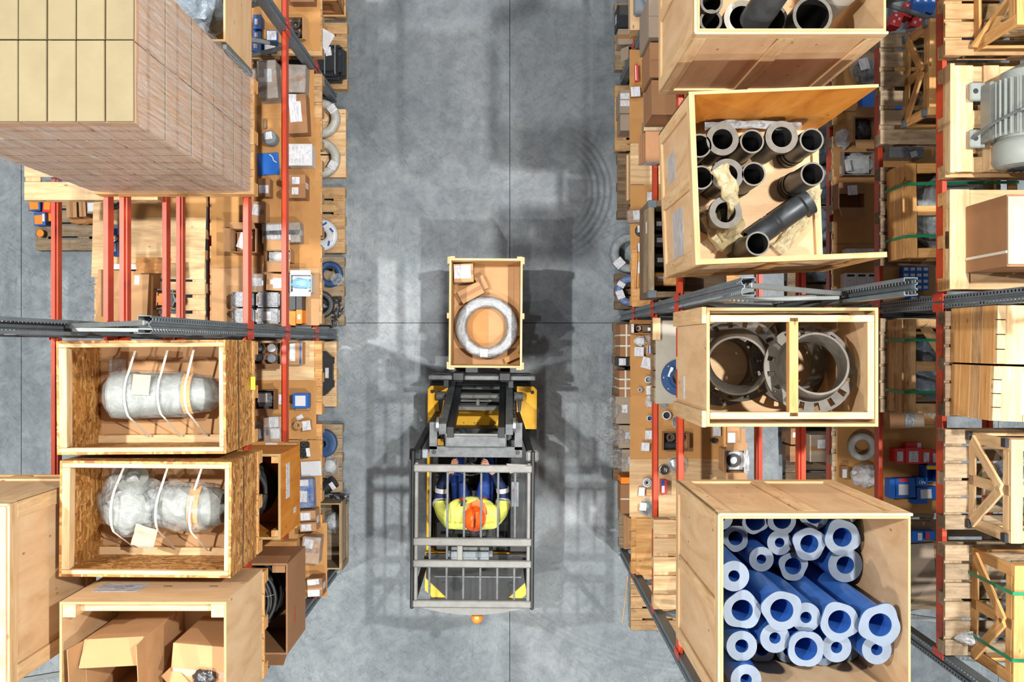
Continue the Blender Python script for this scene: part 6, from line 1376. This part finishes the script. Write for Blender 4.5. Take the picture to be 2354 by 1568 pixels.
# chassis and front fenders
fbox('chassis', -.86, .20, -2.5, -.55, .14, .44, fkblack, .01)
for sx, pts in (('l', [(-.915, -.51), (-.88, -.47), (-.69, -.47), (-.69, -.95), (-.915, -.95)]), ('r', [(.315, -.51), (.28, -.47), (.09, -.47), (.09, -.95), (.315, -.95)])):
    m = MB().prism([(p[0] - FX, p[1] - FY) for p in pts], .72, .745, 'z'); f = m.done('fender', yellow, fk, smooth=False)
    cx = -.865 if sx == 'l' else .265; MB().cyl((cx - FX, -.535 - FY, .7455), (cx - FX, -.535 - FY, .747), .022, n=20).done('fender_hole', blackp, f)
    fbox('fender_side', pts[0][0] - .005, pts[0][0] + .02, -.95, -.5, .30, .72, yellow) if sx == 'l' else fbox('fender_side', pts[0][0] - .02, pts[0][0] + .005, -.95, -.5, .30, .72, yellow)
fbox('floor_plate', -.69, .09, -.93, -.74, .60, .62, yellow); fbox('front_bulkhead', -.69, .09, -.95, -.93, .44, .95, fkblack)
for bx_ in (-.52, -.40, -.36): fbox('slot', bx_, bx_ + .015, -.90, -.89, .62, .622, blackp, 0)
fbox('axle_tie', -.62, .02, -.66, -.58, .50, .56, guardg); fbox('axle_tie', -.62, .02, -.52, -.47, .42, .48, fkgrey)
# body sides
fbox('side_panel', -.905, -.875, -2.42, -1.20, .25, .92, yellow); fbox('side_panel', .245, .270, -2.42, -1.20, .25, .92, yellow)
fbox('step', -.90, -.66, -1.66, -1.02, .28, .32, fkblack); fbox('step_plate', -.875, -.74, -1.22, -1.08, .60, .63, dyellow)
fbox('floor_mat', -.875, .245, -1.70, -.95, .44, .47, rubber)
fbox('engine_hood', -.82, .245, -2.45, -1.62, .47, .90, fkblack, .03)
c = fbox('side_console', .0, .245, -2.30, -1.02, .47, 1.04, fkblack, .03)
fbox('console_groove', .165, .185, -1.86, -1.52, 1.04, 1.044, blackp, 0); fbox('arm_rest', .03, .12, -1.78, -1.50, 1.04, 1.07, greyp, .01); fbox('console_panel', .04, .13, -1.46, -1.36, 1.04, 1.055, rubber, .006)
fcyl('stop_button', (.075, -1.60, 1.07), (.075, -1.60, 1.095), .018, pinkb, 18)
for k in range(3): fcyl('lever', (.03 + .045 * k, -1.24, 1.03), (.03 + .045 * k, -1.20, 1.20), .007, steel, 8); MB().blob(.014, .014, .02, 0, 1, 0, 2).done('lever_knob', blackp, fk, (.03 + .045 * k - FX, -1.20 - FY, 1.21))
fbox('warning_plate', -.74, -.66, -1.62, -1.50, .905, .908, dyellow, 0)
# dashboard and steering
m = MB(); pr = []
for k in range(13): a = R(180 - 15 * k); pr.append((-.38 - FX + .24 * math.cos(a), .98 + .16 * math.sin(a)))
m.prism(pr + [(-.14 - FX, .62), (-.62 - FX, .62)], -1.10 - FY, -.92 - FY, 'y').done('dashboard', fkblack, fk)
fbox('dash_shelf', -.64, .02, -1.02, -.94, 1.05, 1.10, rubber, .02); fbox('dash_box', -.12, .03, -1.04, -.92, .95, 1.12, greyp, .02)
m = MB().cyl((-.40 - FX, -1.02 - FY, .90), (-.40 - FX, -1.26 - FY, 1.26), .035, n=16).done('steering_column', blackp, fk)
sw = link_obj('steering_wheel', tomesh(MB().path([(.165 * math.cos(2 * math.pi * k / 36), .165 * math.sin(2 * math.pi * k / 36), 0) for k in range(36)], .014, 8, True).bm, 'wheel', blackp), fk, (-.41 - FX, -1.27 - FY, 1.28), (R(28), 0, 0))
for a in (90, 210, 330): MB().path([(0, 0, 0), (.16 * math.cos(R(a)), .16 * math.sin(R(a)), 0)], .011, 6).done('spoke', blackp, sw)
# seat
m = MB().box(-.66 - FX, -.14 - FX, -2.12 - FY, -1.62 - FY, .90, 1.00); bmesh.ops.bevel(m.bm, geom=list(m.bm.edges), offset=.03, segments=2, affect='EDGES'); m.done('seat', rubber, fk)
m = MB().box(-.64 - FX, -.16 - FX, -2.30 - FY, -2.16 - FY, .98, 1.42); bmesh.ops.bevel(m.bm, geom=list(m.bm.edges), offset=.04, segments=2, affect='EDGES'); m.done('seat_back', greyp, fk)
# counterweight
cw = [(-.91, -2.30), (-.91, -2.72), (-.80, -2.82), (-.33, -2.86), (.14, -2.82), (.255, -2.72), (.255, -2.30)]
MB().prism([(p[0] - FX, p[1] - FY) for p in cw], .22, .98, 'z').done('counterweight', yellow, fk, smooth=False)
hd = [(-.895, -2.31), (-.895, -2.58), (-.66, -2.80), (.0, -2.80), (.24, -2.58), (.24, -2.31)]
MB().prism([(p[0] - FX, p[1] - FY) for p in hd], .98, 1.02, 'z').done('rear_cover', fkblack, fk, smooth=False); fbox('rear_cover_rib', -.80, .15, -2.565, -2.55, 1.02, 1.03, greyp, .002)
for bx_, by_ in ((-.79, -2.46), (.14, -2.46), (-.70, -2.64), (.04, -2.64)): fcyl('cover_bolt', (bx_, by_, 1.02), (bx_, by_, 1.035), .022, rubber, 14)
fbox('rear_sill', -.86, .21, -2.84, -2.80, .99, 1.0, fkblack, .002)
# overhead guard
for x0, x1, xi, s in ((-.962, -.925, -.888, 1), (.222, .262, .186, -1)):
    fbox('guard_side', min(x0, x1), max(x0, x1), -2.62, -1.05, 2.06, 2.15, fkblack, .01); fbox('guard_rail', min(x1 if s > 0 else x0, xi), max(x1 if s > 0 else x0, xi), -2.60, -1.17, 2.10, 2.155, guardg, .008)
for y0, y1, z in ((-1.263, -1.187, 2.175), (-1.99, -1.912, 2.17), (-2.204, -2.13, 2.17), (-2.60, -2.527, 2.17)): fbox('guard_cross_bar', -.935, .235, y0, y1, z - .05, z, guardg, .01)
for k, u in enumerate((989, 1028.5, 1067, 1106, 1145, 1184)):
    x = X(u, 2.12); xo = x + .012
    fbox('guard_bar', x - .011, x + .011, -1.915, -1.262, 2.10, 2.13, fkgrey, .003)
    fbox('guard_bar', x - .013, x + .009, -2.53, -2.20, 2.10, 2.13, fkgrey, .003)
    if k < 2: fbox('guard_bar', x - .012, x + .010, -2.132, -1.988, 2.10, 2.13, fkgrey, .003)
fbox('guard_bridge', -.50, -.445, -2.132, -1.988, 2.12, 2.16, guardg)
m = MB(); pts = [(-.93, -2.59)] + [(-.93 + 1.165 * k / 10, -2.60 - .085 * math.sin(math.pi * k / 10)) for k in range(11)] + [(.235, -2.59)]
m.prism([(p[0] - FX, p[1] - FY) for p in pts], 2.085, 2.11, 'z').done('rear_visor', guardg, fk, smooth=False)
m = MB().prism([(X(1163, 2.2) - FX, -1.17 - FY), (X(1212, 2.2) - FX, -1.18 - FY), (X(1190, 2.2) - FX, -1.24 - FY), (X(1172, 2.2) - FX, -1.27 - FY)], 2.176, 2.18, 'z').done('bent_plate', guardg, fk, smooth=False)
fcyl('beacon_stem', (-.305, -2.70, 1.84), (-.305, -2.70, 1.90), .02, fkblack, 12); fboard('beacon_bracket', (-.305, -2.60, 2.07), (-.305, -2.76, 1.86), .05, .01, fkgrey)
MB().lathe([(0, 0), (.058, 0), (.058, .03), (.052, .07), (.03, .10), (0, .11)], 28).done('beacon', beacon, fk, (-.305 - FX, -2.765 - FY, 1.88))
for x, s in ((-.94, 1), (.24, -1)):
    fboard('front_pillar', (x + s * .02, -1.08, 2.08), (x + s * .09, -.90, 1.55), .06, .05, fkblack, up=(0, 1, 0)); fboard('front_pillar', (x + s * .09, -.90, 1.56), (x + s * .14, -.78, .80), .055, .05, fkblack, up=(0, 1, 0))
    fboard('rear_pillar', (x, -2.58, 2.07), (x + s * .04, -2.42, 1.50), .05, .05, fkblack, up=(0, 1, 0)); fboard('rear_pillar', (x + s * .04, -2.42, 1.51), (x + s * .05, -2.36, .92), .05, .05, fkblack, up=(0, 1, 0))
fbox('head_lamp', -.985, -.865, -1.155, -1.045, 1.98, 2.08, fkblack, .01); fbox('lamp_housing', -.865, -.80, -1.14, -1.05, 2.0, 2.06, greyp, .01); fbox('head_lamp', .175, .30, -1.165, -1.05, 2.0, 2.10, guardg, .02)
# mast (leans back), rails, cross members, pulleys
def mp(x, s, d=0.0): return Vector((x, -.44 - .40 * s + d, .12 + 2.02 * s))
tilt = math.atan2(.40, 2.02)
for x, wdt, mt, dz in ((-.655, .075, fkgrey, 0), (.005, .075, fkgrey, 0), (-.578, .07, fkblack, -.03), (-.072, .07, fkblack, -.03)):
    fboard('mast_rail', mp(x, 0, dz), mp(x, 1.0, dz), wdt, .11, mt, up=(0, 1, .2)); 
for x in (-.618, -.032): fboard('rail_lip', mp(x, .1, -.06), mp(x, 1.0, -.06), .012, .03, guardg, up=(0, 1, .2))
for s, d, m_ in ((.30, -.02, guardg), (.52, -.04, guardg), (.12, 0, fkgrey)): fboard('mast_tie', mp(-.62, s, d), mp(-.03, s, d), .07, .04, m_, up=(0, 1, .2))
m = MB().box(-.79 - FX, .135 - FX, -1.125 - FY, -1.02 - FY, 1.96, 2.05); m.box(-.79 - FX, -.715 - FX, -1.05 - FY, -.78 - FY, 1.96, 2.05); m.box(.06 - FX, .135 - FX, -1.05 - FY, -.78 - FY, 1.96, 2.05)
m.done('mast_head', fkgrey, fk, smooth=False)
for x in (-.745, .09): fcyl('head_hole', (x, -1.075, 2.05), (x, -1.075, 2.053), .024, blackp, 18)
fbox('mast_top_channel', -.63, -.02, -1.02, -.90, 2.02, 2.12, fkgrey, .012); fbox('mast_top_channel_lip', -.61, -.04, -.905, -.885, 2.06, 2.12, guardg, .004)
for x in (-.705, .055): fcyl('chain_pulley', (x - .013, -.80, 2.08), (x + .013, -.80, 2.08), .075, steel, 28)
fcyl('lift_cylinder', (-.62, -.56, .2), (-.62, -.93, 1.95), .035, fkblack, 16); fcyl('lift_cylinder', (-.03, -.56, .2), (-.03, -.93, 1.95), .035, fkblack, 16)
q = Vector((FX, FY, 0))
MB().path([Vector(p) - q for p in ((-.60, -.72, 1.0), (-.48, -.69, 1.06), (-.34, -.68, 1.08), (-.20, -.69, 1.06), (-.06, -.73, 1.0))], .016, 8).done('hydraulic_hose', dyellow, fk)
fbox('hose_clamp', -.36, -.32, -.72, -.60, 1.05, 1.11, guardg, .008)
for x, s in ((-.71, -1), (.06, 1)): fcyl('tilt_pivot', (x, -.58, .80), (x + s * .10, -.58, .80), .05, fkgrey, 16); fcyl('tilt_cylinder', (x + s * .06, -.60, .74), (x + s * .06, -.92, .70), .028, fkgrey, 14)
# carriage and forks
for z in (.86, 1.24): fbox('carriage_bar', -.875, .285, -.385, -.335, z - .06, z, fkgrey, .008)
fbox('load_backrest', -.83, .24, -.33, -.315, .80, 1.18, fkblack, .004)
for x in (-.68, .02): fbox('carriage_side', x - .03, x + .03, -.47, -.385, .80, 1.22, fkblack, .006)
for x in (-.545, -.045):
    fbox('fork_hook', x - .065, x + .065, -.395, -.30, 1.16, 1.29, fkblack, .012); fbox('fork_shank', x - .055, x + .055, -.335, -.295, .74, 1.20, fkblack, .006); fbox('fork_blade', x - .055, x + .055, -.30, .80, .745, .785, fkblack, .006); fbox('hook_pin', x - .04, x + .04, -.40, -.385, 1.245, 1.262, steel, .004)

# ------------------------------------------------------------------ the load
CX0, CX1, CY0, CY1 = -.636, .160, -.262, .930; CZ, CT = .79, 1.415
t = thing('load_crate', 'open slatted pine crate carried on the forks', 'crate', ((CX0 + CX1) / 2, (CY0 + CY1) / 2, CZ), -.4); a, b, h = (CX1 - CX0) / 2, (CY1 - CY0) / 2, CT - CZ
for k in range(5): yy = -b + k * 2 * b / 5; box(t, 'base_board', -a, a, yy + .004, yy + 2 * b / 5 - .004, .03, .05, pinew)
for xx in (-a, -.04, a - .08): box(t, 'skid', xx, xx + .08, -b, b, 0, .03, pinew)
for q_ in range(4):
    z0 = .05 + q_ * (h - .05) / 4; z1 = z0 + (h - .05) / 4 - .006
    for sx in (-1, 1): box(t, 'side_slat', sx * (a - .03), sx * (a - .008), -b + .012, b - .012, z0, z1, pinew if q_ < 3 else pine)
    for sy in (-1, 1): box(t, 'end_slat', -a + .03, a - .03, sy * (b - .038), sy * (b - .014), z0, z1, pinew if q_ < 3 else pine)
for sx in (-1, 1):
    for sy in (-1, 1): box(t, 'corner_post', sx * (a - .008), sx * (a + .012), sy * (b - .075), sy * b, 0, h, pine); box(t, 'corner_post', sx * (a - .07), sx * (a - .008), sy * (b - .014), sy * (b + .006), 0, h, pine)
    box(t, 'mid_post', sx * (a - .008), sx * (a + .014), -.06, -.0, 0, h, pine)
box(t, 'cardboard_liner', -a + .034, a - .034, -b + .045, b - .045, .05, .056, card, .001); box(t, 'loose_cardboard', -.02, .30, .10, .54, .056, .061, card, .001); box(t, 'loose_cardboard', -.28, .02, -.35, .20, .056, .060, kraft, .001)
zb = CZ + .062
t = ring(1118, 752, zb, .343, .224, .17, 'large ring wrapped in silvery film lying in the load crate', silver, wmat=film, name='wrapped_ring', wraps=60, rnd=.25, pxy=(-.236, .190))
label_on(t, .085, .085, .185, -.03, -.285, 0)
carton(1043, 606, 1088, 648, zb, .30, 'carton with white labels in the corner of the load crate', card, 2, labels=[(.45, .55, .85, .72, 0)], side=[('-y', .45, .8, .16, .06)])
t = carton(0, 0, 0, 0, zb, .16, 'brown taped carton lying askew behind the wrapped ring', card, 28, pxy=(-.545, -.28, .50, .645))
carton(0, 0, 0, 0, zb, .10, 'small brown carton lying across the askew one, in the load crate', card, 26, seam='y', pxy=(-.345, -.245, .60, .76))
o = box(None, 'wedge_block', -.09, .09, -.03, .03, 0, .09, pinew); o.location = (.045, -.145, zb); o.rotation_euler = (0, 0, R(24)); o.location.z = zb + .045; tag(o, 'small timber wedge beside the wrapped ring in the load crate', 'block')

# ================================================================== OPERATOR
def operator():
    J = {}; E = []; RAD = {}
    def v(n, p, r, par=None):
        J[n] = Vector(p); RAD[n] = r
        if par: E.append((par, n))
    v('pelvis', (-.40, -1.90, 1.06), (.17, .14)); v('belly', (-.40, -1.86, 1.20), (.20, .19), 'pelvis'); v('chest', (-.395, -1.80, 1.35), (.235, .225), 'belly'); v('upper', (-.39, -1.80, 1.46), (.20, .20), 'chest'); v('neck', (-.375, -1.775, 1.56), (.062, .062), 'upper'); v('headb', (-.36, -1.765, 1.64), (.085, .09), 'neck'); v('headt', (-.345, -1.775, 1.76), (.088, .10), 'headb')
    for s, q in ((-1, 'l'), (1, 'r')):
        cx = -.39
        v('sh' + q, (cx + s * .225, -1.82, 1.445), (.125, .125), 'upper'); v('ua' + q, (cx + s * .31, -1.79, 1.34), (.10, .10), 'sh' + q); v('el' + q, (cx + s * .345, -1.70, 1.23), (.08, .08), 'ua' + q)
        v('fa' + q, (cx + s * .33, -1.56, 1.25), (.062, .062), 'el' + q); v('wr' + q, (cx + s * .235, -1.37, 1.31), (.042, .042), 'fa' + q)
        hx, hy, hz = cx + s * .165 - .02, -1.285, 1.335
        v('pa' + q, (hx + s * .03, hy - .03, hz), (.036, .024), 'wr' + q)
        for k in range(4):
            ox = (k - 1.5) * .020; L = (.062, .072, .068, .054)[k]
            v('k%d%s' % (k, q), (hx + s * .012 + ox * .3, hy + .012 + ox * s * .9 + .01, hz + .012), (.011, .011), 'pa' + q)
            v('m%d%s' % (k, q), (hx - s * L * .45 + ox * .3, hy + .012 + ox * s * .9 + .02, hz + .010), (.0095, .0095), 'k%d%s' % (k, q))
            v('t%d%s' % (k, q), (hx - s * L * .55 + ox * .3, hy + .012 + ox * s * .9 + .022, hz - .026), (.0085, .0085), 'm%d%s' % (k, q))
        v('th1' + q, (hx + s * .005, hy - .055, hz - .005), (.012, .012), 'pa' + q); v('th2' + q, (hx - s * .03, hy - .045, hz - .014), (.010, .010), 'th1' + q)
        v('hp' + q, (cx + s * .10, -1.86, 1.05), (.12, .11), 'pelvis'); v('kn' + q, (cx + s * .17, -1.42, 1.07), (.085, .085), 'hp' + q); v('an' + q, (cx + s * .16, -1.22, .62), (.058, .058), 'kn' + q); v('to' + q, (cx + s * .17, -1.04, .54), (.045, .035), 'an' + q)
    names = list(J); me = bpy.data.meshes.new('op'); me.from_pydata([J[n] for n in names], [(names.index(a), names.index(b)) for a, b in E], [])
    o = bpy.data.objects.new('op', me); COL.objects.link(o)
    md = o.modifiers.new('skin', 'SKIN'); md.use_smooth_shade = True
    sv = me.skin_vertices[0].data
    for i, n in enumerate(names): sv[i].radius = RAD[n]; sv[i].use_root = (n == 'pelvis')
    sb = o.modifiers.new('sub', 'SUBSURF'); sb.levels = 2; sb.render_levels = 2
    bpy.context.view_layer.update()
    body = bpy.data.meshes.new_from_object(o.evaluated_get(bpy.context.evaluated_depsgraph_get())); bpy.data.objects.remove(o)
    body.materials.clear()
    for m in (hivis, navy, bluecl, skin, blackp): body.materials.append(m)
    segs = [(J[a], J[b], b) for a, b in E]
    for f in body.polygons:
        c = f.center; best = None
        for a, b, n in segs:
            d = b - a; k = max(0, min(1, (c - a).dot(d) / d.length_squared)); dist = (c - (a + d * k)).length
            if best is None or dist < best[0]: best = (dist, n, k)
        n, k = best[1], best[2]; base = n[:-1]
        if n in ('belly', 'chest', 'upper') or base in ('sh', 'ua') or (base == 'el' and k < .75): mi = 0
        elif base in ('el', 'fa', 'wr'): mi = 1
        elif base in ('hp', 'kn', 'an'): mi = 2
        elif base == 'to': mi = 4
        elif n in ('neck', 'headb', 'headt'): mi = 3 if c.z > 1.585 else 0
        else: mi = 3
        f.material_index = mi; f.use_smooth = True
    root = thing('person', 'seated driver in a yellow hi-vis jacket and an orange hard hat', 'person', (-.40, -1.90, 1.0))
    off = Vector((.40, 1.90, -1.0))
    link_obj('body', body, root, off)
    def band(n, p, d, r, w, m):
        o = MB().lathe([(r, -w / 2), (r + .004, -w / 2), (r + .004, w / 2), (r, w / 2)], 28, True).done(n, m, root); o.location = Vector(p) + off
        o.rotation_euler = Vector(d).to_track_quat('Z', 'Y').to_euler()
    for q in 'lr':
        d = J['fa' + q] - J['el' + q]; band('reflective_band', J['el' + q].lerp(J['fa' + q], .95), d, .065, .05, reflect)
        d2 = J['el' + q] - J['ua' + q]; band('reflective_band', J['ua' + q].lerp(J['el' + q], .84), d2, .082, .035, reflect)
    # collar, straps, radio
    m = MB().path([Vector((-.375 + .085 * math.cos(R(a)), -1.775 + .08 * math.sin(R(a)), 1.545)) + off for a in range(-60, 241, 20)], .022, 8).done('collar', hivis, root)
    for s in (-1, 1): MB().ribbon([Vector(p) + off for p in ((-.39 + s * .06, -1.655, 1.50), (-.39 + s * .12, -1.632, 1.40), (-.39 + s * .16, -1.66, 1.28))], (1, .3, 0), .045, .003).done('orange_strap', vest_o, root)
    MB().ribbon([Vector((-.39 + .17 * math.cos(R(a)), -1.80 + .17 * math.sin(R(a)), 1.43 + .01 * math.sin(R(a)))) + off for a in range(35, 150, 8)], (0, .25, 1), .05, .003).done('reflective_band', reflect, root)
    MB().box(-.50 + off.x, -.475 + off.x, -1.70 + off.y, -1.64 + off.y, 1.50 + off.z, 1.53 + off.z).done('radio', blackp, root, smooth=False)
    MB().path([Vector(p) + off for p in ((-.487, -1.70, 1.52), (-.48, -1.74, 1.53), (-.50, -1.77, 1.52), (-.47, -1.76, 1.53))], .004, 6).done('radio_cord', blackp, root)
    # face: nose, eyes, mouth, ears
    hd = Vector((-.350, -1.77, 1.70)); fw = Vector((.35, .94, 0)).normalized(); sd = Vector((fw.y, -fw.x, 0))
    MB().blob(.014, .018, .02, 0, 1, 0, 2).done('nose', skin, root, hd + fw * .105 + Vector((0, 0, -.02)) + off)
    for s in (-1, 1):
        MB().blob(.012, .008, .008, 0, 1, 0, 2).done('eye', blank, root, hd + fw * .09 + sd * s * .032 + Vector((0, 0, .005)) + off); MB().blob(.010, .018, .026, 0, 1, 0, 2).done('ear', skin, root, hd + sd * s * .095 + Vector((0, 0, -.01)) + off)
    MB().blob(.022, .008, .006, 0, 1, 0, 2).done('mouth', pinkb, root, hd + fw * .095 + Vector((0, 0, -.055)) + off)
    # helmet
    hm = MB(); n = 40; rings = []
    for j in range(11):
        ph = R(90 * j / 10); ringv = []
        for i in range(n):
            th = 2 * math.pi * i / n; rx, ry = .112 * math.cos(ph) ** .8 if j < 10 else 0, .132 * math.cos(ph) ** .8 if j < 10 else 0
            ridge = 1 + .045 * math.exp(-((math.cos(th) * rx) / .028) ** 2) * (j > 3)
            ringv.append(hm.bm.verts.new((rx * math.cos(th), ry * math.sin(th), .125 * math.sin(ph) * ridge)))
        rings.append(ringv)
    for p_, q_ in zip(rings, rings[1:]):
        for i in range(n): hm.bm.faces.new((p_[i], p_[(i + 1) % n], q_[(i + 1) % n], q_[i]))
    bmesh.ops.remove_doubles(hm.bm, verts=hm.bm.verts, dist=.0005)
    h = hm.done('helmet', helmm, root, Vector((-.347, -1.795, 1.725)) + off, (R(-8), 0, R(-17)))
    pk = MB(); inner = [(.112 * math.cos(R(a)), .132 * math.sin(R(a))) for a in range(25, 156, 10)]; outer = [(x * 1.12, y * 1.0 + .062 * math.sin(R(a))) for (x, y), a in zip(inner, range(25, 156, 10))]
    pk.prism(inner + outer[::-1], -.006, .004, 'z').done('peak', helmm, h, smooth=False)
    MB().lathe([(.105, -.008), (.121, -.008), (.121, .006), (.105, .006)], 40, True, lambda a, z: 1 + .09 * abs(math.sin(a)) ** 2).done('rim', helmm, h)
    box(h, 'crown_ridge', -.024, .024, -.09, .085, .105, .134, helmm, .008)
operator()
